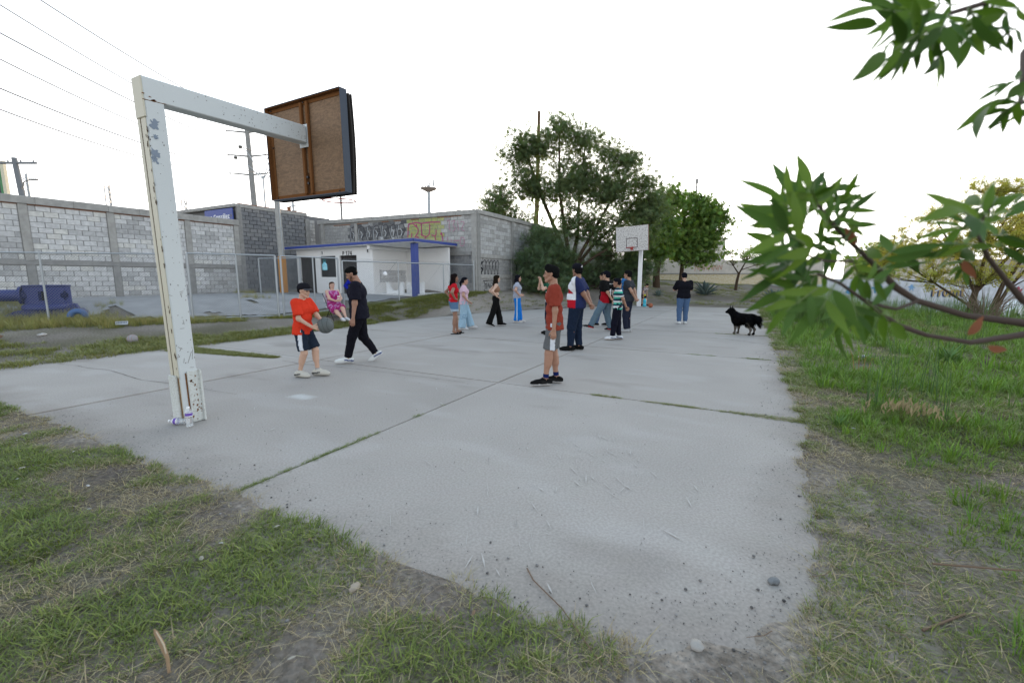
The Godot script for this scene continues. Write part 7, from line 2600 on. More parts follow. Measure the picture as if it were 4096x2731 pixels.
func build_people() -> void:
	head_m = make_head(false)
	head_f = make_head(true)
	hand_kind.relaxed = make_hand(0.55, 0.05)
	hand_kind.flat = make_hand(0.15, 0.12)
	hand_kind.open = make_hand(0.45, 0.22)
	hand_kind.grip = make_hand(1.0, 0.03)
	var black := Color(0.010, 0.010, 0.012)
	var tan := Color(0.36, 0.20, 0.135)
	var light := Color(0.50, 0.31, 0.22)
	var brown := Color(0.25, 0.13, 0.085)
	# 1 boy in the orange red shirt, ball in his hands, stepping towards the man
	var red := Color(0.62, 0.045, 0.02)
	var navy := Color(0.016, 0.024, 0.042)
	var p := person("boy in orange red shirt and dark cap holding a grey ball", {at = Vector2(-6.05, -4.46), face = 78.0, tall = 1.46, skin = light, cell = 0.012, girth = 0.88,
		feet = [[0.05, 0.10, 0.004, 0.2], [-0.055, -0.045, 0.0, -0.1]], hip = Vector3(0, 0.515, -0.01), lean = 0.05, hands = [Vector3(0.075, 0.585, 0.215), Vector3(-0.095, 0.575, 0.175)], elbows = [Vector3(0.7, -0.5, -1), Vector3(-0.7, -0.6, -1)],
		hand_kind = ["open", "open"], hand_dir = [Vector3(-0.2, 0.05, 1), Vector3(0.12, -0.12, 1)], thumbs = [Vector3(0, 1, 0), Vector3(0, 1, 0)], head_pitch = 0.08, hair = "fade",
		cap = {color = Color(0.012, 0.013, 0.016), brim = Color(0.09, 0.09, 0.095)},
		top_wear = {name = "shirt", color = paint(red), hem = 0.475, sleeve = 0.78, ease = 0.024, cuff = 1.1},
		legs_wear = {name = "shorts", length = 0.44, ease = 0.018, flare = 0.012, color = func(q: Vector3) -> Color: return Color(0.62, 0.64, 0.68) if absf(q.z - 0.035 - (0.62 - q.y) * 0.13) < 0.028 and q.x < 0.02 else navy},
		shoes = {upper = Color(0.50, 0.48, 0.42), sole = Color(0.36, 0.35, 0.31), trim = Color(0.08, 0.08, 0.08)}, socks = Color(0.30, 0.29, 0.29), sock_top = 0.038})
	var bl := ball("worn grey green basketball held by the boy in orange red", p.transform * Vector3(-0.02, 0.815, 0.40), 0.122, Color(0.115, 0.13, 0.125), Color(0.03, 0.035, 0.035))
	# 2 man in black walking towards him
	person("bearded man in black shirt and black trousers walking with head bowed", {at = Vector2(-6.2, -5.72), face = -76.0, tall = 1.735, skin = Color(0.31, 0.165, 0.11), cell = 0.0135, girth = 1.2,
		feet = [[0.05, 0.13, 0.0, 0.15], [-0.06, -0.15, 0.03, -0.1, 0.62]], hip = Vector3(0, 0.522, 0.0), lean = 0.04, hands = [Vector3(0.16, 0.46, 0.05), Vector3(-0.155, 0.475, -0.03)], head_pitch = 0.38, hair = "fade", beard = Color(0.12, 0.07, 0.05),
		top_wear = {name = "shirt", color = paint(Color(0.013, 0.015, 0.020)), hem = 0.475, sleeve = 0.82, ease = 0.03, cuff = 1.12}, legs_wear = {name = "trousers", length = 0.985, ease = 0.016, flare = -0.006, color = paint(black)},
		shoes = {upper = Color(0.62, 0.64, 0.62), sole = Color(0.62, 0.64, 0.65), trim = Color(0.03, 0.05, 0.17)}, socks = Color(0.6, 0.6, 0.6), sock_top = 0.05})
	# 3 seated woman, 4 boy in blue behind her
	var sy := hgt(-12.0, -10.1)
	var pink := func(q: Vector3) -> Color:
		var s: float = nz.get_noise_3d(q.x * 900.0, q.y * 900.0, q.z * 900.0)
		return Color(0.42, 0.20, 0.38) if s > 0.14 else Color(0.32, 0.028, 0.155)
	var lady := person("woman in a pink patterned dress sitting on a folding chair by the fence", {at = Vector2(-12.0, -10.1), ground = sy, face = 48.0, tall = 1.64, woman = true, skin = Color(0.52, 0.32, 0.24), girth = 1.32, cell = 0.015,
		hip = Vector3(0, 0.29, -0.07), lean = -0.16, feet = [[0.05, 0.30, 0.0, 0.1], [-0.05, 0.34, 0.0, -0.05]], knee = Vector3(0, 1.2, 1), hands = [Vector3(0.05, 0.60, 0.19), Vector3(-0.05, 0.595, 0.19)], elbows = [Vector3(1, -0.6, -0.8), Vector3(-1, -0.6, -0.8)],
		hand_kind = ["grip", "grip"], hand_dir = [Vector3(-0.8, 0.1, 0.5), Vector3(0.8, 0.1, 0.5)], thumbs = [Vector3(0, 1, 0), Vector3(0, 1, 0)], hair = "pony", hair_color = Color(0.055, 0.035, 0.022), head_pitch = -0.05,
		top_wear = {name = "dress_top", color = pink, hem = 0.52, sleeve = 0.0, neck = 0.815, ease = 0.012}, legs_wear = {name = "dress_skirt", length = 0.42, ease = 0.03, flare = 0.02, rise = 0.66, color = pink},
		shoes = {upper = Color(0.55, 0.55, 0.56), sole = Color(0.6, 0.6, 0.6), trim = Color(0.02, 0.02, 0.02)}})
	folding_chair(lady.position, lady.rotation.y)
	var cup := thing("snack_cup", "white snack cup in the hands of the woman in pink", "cup", lady.transform * Vector3(0, 1.14 - 0.53 * 1.64 + 0.29 * 1.64, 0.22))
	var cm := MB.new()
	cm.lathe([Vector2(0.001, -0.05), Vector2(0.032, -0.05), Vector2(0.042, 0.045), Vector2(0.038, 0.045), Vector2(0.001, 0.03)], 14)
	obj("cup", cm.mesh(), M.white, cup)
	cm = MB.new()
	cm.lathe([Vector2(0.036, -0.02), Vector2(0.040, 0.012)], 14)
	obj("band", cm.mesh(), flat_mat("cup_red", Color(0.45, 0.04, 0.03), 0.6), cup)
	var blue := Color(0.012, 0.022, 0.27)
	var bp := person("boy in a royal blue sweatshirt standing with hand on hip by the fence", {at = Vector2(-12.3, -11.2), face = 20.0, tall = 1.40, skin = Color(0.5, 0.31, 0.23), girth = 0.96, head_yaw = -0.35,
		hands = [Vector3(0.13, 0.49, 0.02), Vector3(-0.125, 0.575, 0.055)], elbows = [Vector3(0.4, 0, -1), Vector3(-1.2, 0, -0.5)], hand_kind = ["relaxed", "flat"], hand_dir = [null, Vector3(1, -0.35, 0.5)], thumbs = [Vector3(0, 0, 1), Vector3(0, 1, 0)], hair = "short", hair_color = Color(0.02, 0.014, 0.01),
		top_wear = {name = "sweatshirt", color = paint(blue), hem = 0.495, sleeve = 1.93, ease = 0.02}, legs_wear = {name = "shorts", length = 0.46, ease = 0.026, flare = 0.02, color = paint(Color(0.012, 0.013, 0.018))}, shoes = {upper = Color(0.03, 0.03, 0.03), sole = Color(0.5, 0.5, 0.5)}})
	letter(bp, "DUKE CITY", 0.05, M.white, Transform3D(Basis(), Vector3(0, 0.72 * 1.40, 0.128)))
	letter(bp, "H", 0.035, M.white, Transform3D(Basis(), Vector3(0, 0.775 * 1.40, 0.112)))
	# the line of girls, hands on hips, looking along the court
	var hips := [Vector3(0.125, 0.60, -0.01), Vector3(-0.125, 0.60, -0.01)]
	var eo := [Vector3(1, 0, -0.8), Vector3(-1, 0, -0.8)]
	var hd := [Vector3(-0.5, -0.55, 0.7), Vector3(0.5, -0.55, 0.7)]
	var tu := [Vector3(0, 0.3, -1), Vector3(0, 0.3, -1)]
	var hk := ["flat", "flat"]
	p = person("girl with long black hair in red shirt and denim shorts, hands on hips", {at = Vector2(-7.06, -9.87), face = 112.0, tall = 1.64, woman = true, skin = brown, girth = 0.96, cell = 0.014, head_yaw = -0.15,
		feet = [[0.05, 0.07, 0.0, 0.15], [-0.05, -0.02, 0.0, -0.1]], hands = hips, elbows = eo, hand_dir = hd, thumbs = tu, hand_kind = hk, hair = "long", hair_color = Color(0.014, 0.009, 0.009), hair_extra = 0.06,
		top_wear = {name = "shirt", hem = 0.545, sleeve = 0.42, ease = 0.008, color = func(q: Vector3) -> Color: return Color(0.42, 0.42, 0.46) if q.z > 0.09 and q.y > 0.64 * 1.64 and q.y < 0.735 * 1.64 and absf(q.x) < 0.09 and nz.get_noise_2d(q.x * 1500.0, q.y * 1500.0) > -0.15 else Color(0.45, 0.012, 0.020)},
		legs_wear = {name = "denim_shorts", length = 0.27, ease = 0.014, flare = 0.012, color = func(q: Vector3) -> Color: return Color(0.10, 0.17, 0.28) if q.y > 0.425 * 1.64 else Color(0.33, 0.40, 0.47)},
		shoes = {upper = Color(0.015, 0.015, 0.015), sole = Color(0.02, 0.02, 0.02), open = true}})
	p = person("girl with ponytail in pale pink shirt and wide light blue jeans", {at = Vector2(-7.4, -10.87), face = 96.0, tall = 1.55, woman = true, skin = Color(0.42, 0.245, 0.17), girth = 1.12, cell = 0.014,
		feet = [[0.07, 0.13, 0.0, 0.2], [-0.06, -0.05, 0.0, -0.1]], hands = [Vector3(0.13, 0.585, 0.03), Vector3(-0.13, 0.555, 0.075)], elbows = eo, hand_dir = [Vector3(-0.3, -0.6, 0.7), Vector3(0.4, -0.5, 0.8)], thumbs = tu, hand_kind = hk, hair = "pony", hair_color = black,
		top_wear = {name = "shirt", hem = 0.49, sleeve = 0.62, ease = 0.016, color = paint(Color(0.60, 0.42, 0.50))},
		legs_wear = {name = "jeans", length = 1.0, ease = 0.022, flare = 0.055, color = func(q: Vector3) -> Color: return Color(0.20, 0.32, 0.43) if q.x < -0.03 and absf(q.y - 0.40) < 0.075 and nz.get_noise_2d(q.z * 1800.0, q.y * 1800.0) > 0.02 else Color(0.30, 0.44, 0.54)},
		shoes = {upper = Color(0.5, 0.5, 0.5), sole = Color(0.5, 0.5, 0.5)}})
	p = person("girl with long dark hair in tan crop top and black flared trousers", {at = Vector2(-7.04, -12.15), face = 100.0, tall = 1.615, woman = true, skin = Color(0.55, 0.36, 0.26), girth = 0.9, head_yaw = 0.1,
		feet = [[0.04, 0.09, 0.0, 0.1], [-0.04, -0.15, 0.012, -0.1, 0.35]], hands = [Vector3(0.115, 0.60, 0.0), Vector3(-0.115, 0.595, 0.0)], elbows = [Vector3(0.7, 0, -1), Vector3(-0.7, 0, -1)], hand_dir = hd, thumbs = tu, hand_kind = hk, hair = "long", hair_color = Color(0.018, 0.012, 0.010), hair_extra = 0.12,
		top_wear = {name = "crop_top", hem = 0.665, sleeve = 0.0, neck = 0.815, ease = 0.006, color = paint(Color(0.30, 0.17, 0.11))}, legs_wear = {name = "trousers", length = 1.0, ease = 0.016, flare = 0.045, rise = 0.60, color = paint(Color(0.009, 0.009, 0.010))},
		shoes = {upper = Color(0.01, 0.01, 0.01), sole = Color(0.55, 0.55, 0.55)}})
	var trk := func(q: Vector3) -> Color: return Color(0.50, 0.60, 0.68) if q.x < -0.07 and absf(q.z + 0.012) < 0.018 else Color(0.012, 0.17, 0.56)
	p = person("girl with glasses in grey shirt and bright blue track trousers", {at = Vector2(-6.95, -13.45), face = 92.0, tall = 1.63, woman = true, skin = Color(0.46, 0.27, 0.19), girth = 1.16,
		feet = [[0.05, 0.06, 0.0, 0.15], [-0.055, -0.02, 0.0, -0.1]], hands = [Vector3(0.15, 0.585, 0.02), Vector3(-0.15, 0.585, 0.04)], elbows = eo, hand_dir = [Vector3(-0.3, -0.3, 1), Vector3(0.2, 0.05, 1)], thumbs = tu, hand_kind = hk, hair = "long", hair_color = black,
		top_wear = {name = "shirt", hem = 0.52, sleeve = 0.55, ease = 0.014, color = paint(Color(0.34, 0.36, 0.42))}, legs_wear = {name = "track_trousers", length = 1.0, ease = 0.018, flare = 0.035, color = trk}, shoes = {upper = Color(0.5, 0.48, 0.45), sole = Color(0.6, 0.6, 0.6)}})
	# the group on the near side
	person("person in green and dark blocked shirt with both hands raised to the face", {at = Vector2(-4.72, -11.1), face = -78.0, tall = 1.66, skin = light, cell = 0.018,
		hands = [Vector3(0.05, 0.87, 0.17), Vector3(-0.03, 0.87, 0.17)], elbows = [Vector3(0.6, -1, 0.3), Vector3(-0.6, -1, 0.3)], hand_kind = ["grip", "grip"], hand_dir = [Vector3(-0.3, 1, 0.1), Vector3(0.3, 1, 0.1)], thumbs = [Vector3(-1, 0, -0.5), Vector3(1, 0, -0.5)], hair = "short",
		top_wear = {name = "shirt", hem = 0.53, sleeve = 0.62, ease = 0.016, color = func(q: Vector3) -> Color:
			if q.y > 0.70 * 1.66: return Color(0.015, 0.085, 0.05)
			if q.z > 0.055: return Color(0.55, 0.56, 0.57)
			return Color(0.016, 0.022, 0.028) if q.y > 0.62 * 1.66 else Color(0.07, 0.08, 0.085)},
		legs_wear = {name = "trousers", length = 0.98, ease = 0.016, flare = 0.01, color = paint(Color(0.010, 0.014, 0.028))}, shoes = {upper = Color(0.012, 0.012, 0.013), sole = Color(0.02, 0.02, 0.02)}})
	# teenager in the rust shirt
	var mar := person("teenager in rust red shirt and grey shorts standing with arms hanging", {at = Vector2(-2.40, -5.80), face = -92.0, tall = 1.70, skin = Color(0.34, 0.18, 0.115), cell = 0.0115, girth = 0.92, head_yaw = -0.12, head_pitch = -0.04, lean = 0.02,
		feet = [[0.05, 0.07, 0.0, 0.18], [-0.06, -0.03, 0.0, -0.2]], hands = [Vector3(0.125, 0.475, 0.01), Vector3(-0.13, 0.475, 0.0)], elbows = [Vector3(0.2, 0, -1), Vector3(-0.2, 0, -1)], hair = "thick",
		top_wear = {name = "shirt", hem = 0.475, sleeve = 0.80, ease = 0.022, cuff = 1.08, color = paint(Color(0.24, 0.044, 0.028))},
		legs_wear = {name = "shorts", length = 0.43, ease = 0.02, flare = 0.006, color = func(q: Vector3) -> Color: return Color(0.60, 0.62, 0.66) if q.x > 0.03 and q.z > -0.005 and q.z < 0.058 else Color(0.115, 0.12, 0.125)},
		shoes = {upper = Color(0.010, 0.010, 0.011), sole = Color(0.55, 0.55, 0.55), trim = Color(0.02, 0.02, 0.02)}, socks = Color(0.010, 0.016, 0.085), sock_top = 0.052})
	letter(mar, "OFF", 0.045, M.white, Transform3D(Basis(Vector3.UP, 0.45) * Basis(Vector3(0, 0, 1), PI / 2), Vector3(0.072, 0.72, 0.103)))
	# big man in the colour-block polo, hands behind
	var back := [Vector3(0.03, 0.545, -0.135), Vector3(-0.03, 0.535, -0.14)]
	var be := [Vector3(1, 0, -0.5), Vector3(-1, 0, -0.5)]
	var bd := [Vector3(-0.8, -0.4, -0.2), Vector3(0.8, -0.4, -0.2)]
	person("heavy man in navy, white and red polo and dark cap, hands clasped behind", {at = Vector2(-3.16, -8.86), face = -112.0, tall = 1.81, skin = Color(0.27, 0.14, 0.09), cell = 0.014, girth = 1.34, belly = 0.03, lean = -0.05, head_yaw = -0.55,
		feet = [[0.06, 0.05, 0.0, 0.2], [-0.065, -0.03, 0.0, -0.25]], hands = [Vector3(0.03, 0.555, -0.165), Vector3(-0.03, 0.545, -0.175)], elbows = be, hand_dir = bd, thumbs = [Vector3(0, 0.5, -1), Vector3(0, 0.5, -1)], hand_kind = ["grip", "grip"], hair = "short",
		cap = {color = Color(0.010, 0.011, 0.013), back = true, patch = Color(0.5, 0.5, 0.5), patch_at = Vector3(0.0, 0.085, -0.13)},
		top_wear = {name = "polo", hem = 0.505, sleeve = 0.80, ease = 0.022, cuff = 1.05, color = func(q: Vector3) -> Color:
			var y := q.y / 1.81
			if q.z < -0.035 or (y > 0.775 and absf(q.x) < 0.17): return Color(0.020, 0.030, 0.085)
			if y < 0.60: return Color(0.42, 0.014, 0.025)
			if y > 0.672 and y < 0.705 + q.z * 0.12 and absf(q.x) < 0.22: return Color(0.36, 0.012, 0.02)
			return Color(0.66, 0.67, 0.69)},
		legs_wear = {name = "jeans", length = 0.985, ease = 0.018, color = paint(Color(0.014, 0.020, 0.040))}, shoes = {upper = Color(0.010, 0.010, 0.011), sole = Color(0.014, 0.014, 0.015)}})
	# black and red jersey 18
	var jer := person("youth in black and red jersey numbered 18 stepping out one foot", {at = Vector2(-3.55, -12.55), face = -138.0, tall = 1.74, skin = Color(0.44, 0.26, 0.18), cell = 0.015, lean = -0.03, head_yaw = 0.12,
		feet = [[0.30, 0.12, 0.012, 0.75, -0.2], [-0.07, -0.04, 0.0, -0.1]], hip = Vector3(0.02, 0.52, 0), hands = back, elbows = be, hand_dir = bd, thumbs = [Vector3(0, 0.5, -1), Vector3(0, 0.5, -1)], hand_kind = ["grip", "grip"], hair = "short", hair_color = black,
		top_wear = {name = "jersey", hem = 0.485, sleeve = 0.88, ease = 0.026, cuff = 1.12, color = func(q: Vector3) -> Color: return Color(0.30, 0.010, 0.018) if q.y < 0.655 * 1.74 and q.x > 0.095 else Color(0.009, 0.009, 0.011)},
		legs_wear = {name = "jeans", length = 1.0, ease = 0.020, flare = 0.012, color = paint(Color(0.105, 0.155, 0.195))}, shoes = {upper = Color(0.02, 0.02, 0.02), sole = Color(0.6, 0.6, 0.6), trim = Color(0.42, 0.02, 0.03)}})
	var xb := Basis(Vector3.UP, PI)
	letter(jer, "18", 0.26, M.white, Transform3D(xb, Vector3(-0.01, 0.645 * 1.74, -0.158)))
	letter(jer, "DEVE", 0.075, M.white, Transform3D(xb, Vector3(-0.01, 0.775 * 1.74, -0.125)))
	letter(jer, "18", 0.085, M.white, Transform3D(Basis(Vector3.UP, PI * 0.55), Vector3(0.215, 0.775 * 1.74, -0.03)))
	person("person in dark clothes and blue jeans half hidden behind the jersey numbered 18", {at = Vector2(-4.0, -13.75), face = -120.0, tall = 1.70, skin = tan, cell = 0.02, hair = "short", feet = [[0.12, 0.10, 0.0, 0.3], [-0.06, -0.08, 0.0, -0.1]],
		hands = back, elbows = be, hand_kind = ["", ""], top_wear = {name = "shirt", color = paint(Color(0.012, 0.012, 0.013)), ease = 0.02}, legs_wear = {name = "jeans", length = 0.99, ease = 0.02, color = paint(Color(0.075, 0.125, 0.21))}, shoes = {upper = Color(0.015, 0.015, 0.015), sole = Color(0.55, 0.55, 0.55)}})
	person("man in navy clothes half hidden behind the boy in the striped shirt", {at = Vector2(-2.95, -12.6), face = -125.0, tall = 1.74, skin = tan, cell = 0.02, hair = "short", hands = back, elbows = be, hand_dir = bd, hand_kind = ["grip", "grip"],
		top_wear = {name = "shirt", color = paint(Color(0.035, 0.038, 0.045)), ease = 0.018}, legs_wear = {name = "trousers", length = 0.99, ease = 0.016, color = paint(Color(0.016, 0.022, 0.038))}, shoes = {upper = Color(0.4, 0.4, 0.4), sole = Color(0.55, 0.55, 0.55)}})
	person("boy in green, white and navy striped shirt with hands behind back", {at = Vector2(-2.80, -10.87), face = -108.0, tall = 1.52, skin = Color(0.29, 0.15, 0.095), cell = 0.0135, girth = 0.95, head_pitch = 0.05, head_yaw = 0.1,
		feet = [[0.055, 0.06, 0.0, 0.25], [-0.06, -0.04, 0.0, -0.2]], hands = back, elbows = be, hand_dir = bd, thumbs = [Vector3(0, 0.5, -1), Vector3(0, 0.5, -1)], hand_kind = ["grip", "grip"], hair = "short", hair_color = black,
		top_wear = {name = "striped_shirt", hem = 0.50, sleeve = 0.74, ease = 0.018, color = func(q: Vector3) -> Color:
			var k := int(floor((q.y / 1.52) * 34.0)) % 3
			return [Color(0.60, 0.62, 0.62), Color(0.015, 0.032, 0.055), Color(0.06, 0.42, 0.31)][k]},
		legs_wear = {name = "trousers", length = 0.95, ease = 0.022, flare = -0.004, color = paint(Color(0.010, 0.011, 0.016))}, shoes = {upper = Color(0.58, 0.59, 0.6), sole = Color(0.36, 0.30, 0.24), trim = Color(0.04, 0.06, 0.12)}, socks = black})
	# by the far hoop
	person("man in a blue sleeveless shirt and blue shorts walking by the far hoop", {at = Vector2(-5.45, -22.6), face = 158.0, tall = 1.79, skin = light, cell = 0.018, girth = 1.08, head_yaw = -0.6, feet = [[0.05, 0.10, 0.0, 0.1], [-0.05, -0.06, 0.0, -0.1]],
		hands = [Vector3(0.15, 0.46, 0.02), Vector3(-0.16, 0.46, 0.03)], hair = "short", hair_color = Color(0.02, 0.016, 0.014), top_wear = {name = "vest", hem = 0.51, sleeve = 0.0, ease = 0.014, color = func(q: Vector3) -> Color: return Color(0.04, 0.16, 0.36) if int(floor(q.y * 14.0)) % 2 == 0 else Color(0.025, 0.10, 0.26)},
		legs_wear = {name = "shorts", length = 0.42, ease = 0.026, flare = 0.015, color = paint(Color(0.045, 0.06, 0.115))}, shoes = {upper = Color(0.45, 0.45, 0.46), sole = Color(0.6, 0.6, 0.6)}, socks = Color(0.25, 0.25, 0.26)})
	var kid := person("child in patterned shirt and dark shorts bending behind the far post", {at = Vector2(-4.98, -25.0), face = 30.0, tall = 1.32, skin = light, cell = 0.018, lean = 0.45, hip = Vector3(0, 0.50, -0.06), feet = [[0.07, 0.06, 0.0, 0.2], [-0.08, -0.02, 0.0, -0.2]], head_pitch = 0.3,
		hands = [Vector3(0.12, 0.55, 0.12), Vector3(-0.12, 0.52, 0.14)], hair = "short", top_wear = {name = "shirt", ease = 0.02, color = func(q: Vector3) -> Color: return Color(0.36, 0.32, 0.31) if nz.get_noise_3d(q.x * 800.0, q.y * 800.0, q.z * 800.0) > 0.0 else Color(0.14, 0.11, 0.12)},
		legs_wear = {name = "shorts", length = 0.40, ease = 0.02, color = paint(Color(0.012, 0.010, 0.012))}, shoes = {upper = Color(0.12, 0.03, 0.03), sole = Color(0.1, 0.1, 0.1)}})
	ball("small yellow ball held by the child behind the far post", kid.transform * Vector3(-0.16, 0.60, 0.20), 0.06, Color(0.55, 0.50, 0.03), Color(0.25, 0.22, 0.02))
	person("man in black polo and blue jeans standing with his back turned, arms folded in front", {at = Vector2(-1.83, -15.67), face = 176.0, tall = 1.70, skin = Color(0.42, 0.25, 0.17), cell = 0.015, girth = 1.2, head_pitch = 0.25, feet = [[0.065, 0.0, 0.0, 0.15], [-0.065, 0.03, 0.0, -0.15]],
		hands = [Vector3(0.05, 0.66, 0.20), Vector3(-0.05, 0.66, 0.20)], elbows = [Vector3(1.2, -0.7, -0.4), Vector3(-1.2, -0.7, -0.4)], hand_dir = [Vector3(-0.5, 0.4, 1), Vector3(0.5, 0.4, 1)], hand_kind = ["grip", "grip"], hair = "short", hair_color = black,
		top_wear = {name = "polo", hem = 0.51, sleeve = 0.9, ease = 0.02, cuff = 1.05, color = paint(Color(0.008, 0.009, 0.012))}, legs_wear = {name = "jeans", length = 0.985, ease = 0.018, color = paint(Color(0.072, 0.125, 0.22))}, shoes = {upper = Color(0.62, 0.62, 0.61), sole = Color(0.6, 0.6, 0.6)}})

func folding_chair(at: Vector3, turn: float) -> void:
	var t := thing("folding_chair", "white and black folding chair under the woman in pink", "chair", at, turn)
	var wm: Material = M.white
	var mb := MB.new()
	mb.box(Vector3(0, 0.40, -0.08), Vector3(0.44, 0.03, 0.42), Basis(Vector3(1, 0, 0), 0.06), 0.012)
	obj("seat", mb.mesh(), wm, t)
	mb = MB.new()
	mb.box(Vector3(0, 0.72, -0.385), Vector3(0.44, 0.28, 0.025), Basis(Vector3(1, 0, 0), -0.2), 0.01)
	obj("backrest", mb.mesh(), wm, t)
	for s in [-1.0, 1.0]:
		mb = MB.new()
		mb.tube(PackedVector3Array([Vector3(s * 0.23, 0.0, 0.28), Vector3(s * 0.23, 0.40, -0.06), Vector3(s * 0.23, 0.86, -0.42)]), PackedFloat32Array([0.012, 0.012, 0.012]), 6)
		obj("leg", mb.mesh(), M.dark_metal, t)
		mb = MB.new()
		mb.rod(Vector3(s * 0.20, 0.0, -0.34), Vector3(s * 0.20, 0.41, 0.02), 0.012, 6)
		obj("leg", mb.mesh(), M.dark_metal, t)
	for e in [[Vector3(-0.23, 0.10, 0.19), Vector3(0.23, 0.10, 0.19)], [Vector3(-0.20, 0.10, -0.25), Vector3(0.20, 0.10, -0.25)], [Vector3(-0.23, 0.86, -0.42), Vector3(0.23, 0.86, -0.42)]]:
		mb = MB.new()
		mb.rod(e[0], e[1], 0.010, 6)
		obj("crossbar", mb.mesh(), M.dark_metal, t)

func build_dog() -> void:
	# facing away to the left, tail to the right of the view
	var t := thing("dog", "shaggy black dog with pricked ears and greying legs standing on the court", "dog", Vector3(-0.02, 0.004, -13.55), deg_to_rad(28.0 - 142.0))
	t.scale = Vector3(0.95, 0.92, 0.78)
	var b := [
		[Vector3(0, 0.47, 0.22), Vector3(0, 0.46, -0.02), 0.135, 0.125], [Vector3(0, 0.46, -0.02), Vector3(0, 0.48, -0.27), 0.122, 0.120],
		[Vector3(0, 0.42, 0.24), Vector3(0, 0.40, 0.1), 0.105, 0.10],
		[Vector3(0, 0.52, 0.26), Vector3(0, 0.655, 0.41), 0.105, 0.082], [Vector3(0, 0.675, 0.43), Vector3(0, 0.675, 0.47), 0.078, 0.070],
		[Vector3(0, 0.66, 0.50), Vector3(0, 0.635, 0.60), 0.045, 0.030],
		# forelegs
		[Vector3(0.075, 0.38, 0.22), Vector3(0.08, 0.20, 0.20), 0.058, 0.032], [Vector3(0.08, 0.20, 0.20), Vector3(0.08, 0.05, 0.215), 0.030, 0.024], [Vector3(0.08, 0.028, 0.215), Vector3(0.08, 0.024, 0.255), 0.026, 0.024],
		[Vector3(-0.075, 0.38, 0.19), Vector3(-0.08, 0.20, 0.17), 0.058, 0.032], [Vector3(-0.08, 0.20, 0.17), Vector3(-0.08, 0.05, 0.18), 0.030, 0.024], [Vector3(-0.08, 0.028, 0.18), Vector3(-0.08, 0.024, 0.22), 0.026, 0.024],
		# hind legs: thigh, shank, hock, paw
		[Vector3(0.075, 0.42, -0.26), Vector3(0.085, 0.29, -0.20), 0.088, 0.058], [Vector3(0.085, 0.29, -0.20), Vector3(0.085, 0.17, -0.33), 0.048, 0.030], [Vector3(0.085, 0.17, -0.33), Vector3(0.085, 0.04, -0.305), 0.027, 0.022], [Vector3(0.085, 0.026, -0.30), Vector3(0.085, 0.024, -0.255), 0.025, 0.023],
		[Vector3(-0.075, 0.42, -0.28), Vector3(-0.085, 0.29, -0.24), 0.088, 0.058], [Vector3(-0.085, 0.29, -0.24), Vector3(-0.085, 0.17, -0.37), 0.048, 0.030], [Vector3(-0.085, 0.17, -0.37), Vector3(-0.085, 0.04, -0.35), 0.027, 0.022], [Vector3(-0.085, 0.026, -0.345), Vector3(-0.085, 0.024, -0.30), 0.025, 0.023],
		# tail hanging in a bush
		[Vector3(0, 0.52, -0.36), Vector3(0, 0.47, -0.50), 0.06, 0.075], [Vector3(0, 0.47, -0.50), Vector3(0, 0.29, -0.57), 0.078, 0.035]]
	for q in b:
		var f := 1.28 if q[0].y > 0.36 or q[0].z < -0.34 and q[0].y > 0.28 else 1.08
		q[2] *= f; q[3] *= f
	var mb := MB.new()
	snet(mb, b, 0.012, 0.05, func(p: Vector3) -> Color:
		var s: float = nz.get_noise_3d(p.x * 600.0, p.y * 600.0, p.z * 600.0)
		if p.y < 0.27 and s > -0.25 and absf(p.z) > 0.1 and p.z > -0.45: return Color(0.10, 0.09, 0.075)
		if p.y < 0.36 and p.z < -0.2 and s > 0.1: return Color(0.09, 0.08, 0.07)
		return Color(0.006, 0.006, 0.007) * (1.0 + s))
	# ears
	for s in [-1.0, 1.0]:
		var o := Vector3(s * 0.052, 0.725, 0.43)
		mb.col = Color(0.008, 0.008, 0.009)
		var tip := o + Vector3(s * 0.03, 0.15, 0.0)
		for e in [[o + Vector3(-0.04, -0.01, 0.012), o + Vector3(0.04, -0.01, 0.012)], [o + Vector3(0.04, -0.01, 0.012), o + Vector3(0, -0.01, -0.028)], [o + Vector3(0, -0.01, -0.028), o + Vector3(-0.04, -0.01, 0.012)]]:
			mb.tri(e[0], e[1], tip)
	obj("body", mb.mesh(), M.hair, t)
	# shaggy coat
	var fur := MB.new()
	for k in 5200:
		var i := rng.randi() % (mb.v.size() - 12)
		var p := mb.v[i]
		if p.y < 0.24 or p.z > 0.5: continue
		var n := mb.n[i]
		var d := (n * 0.6 + Vector3(0, -0.6, -0.7)).normalized()
		var sd := d.cross(n).normalized() * 0.006
		var l := 0.045 if p.z > -0.3 else 0.085
		fur.col = Color(0.006, 0.006, 0.007) if rng.randf() < 0.96 else Color(0.03, 0.028, 0.025)
		fur.tri(p - sd, p + sd, p + d * l * rng.randf_range(0.6, 1.2))
	obj("fur", fur.mesh(), M.hair, t).set_meta("kind", "stuff")

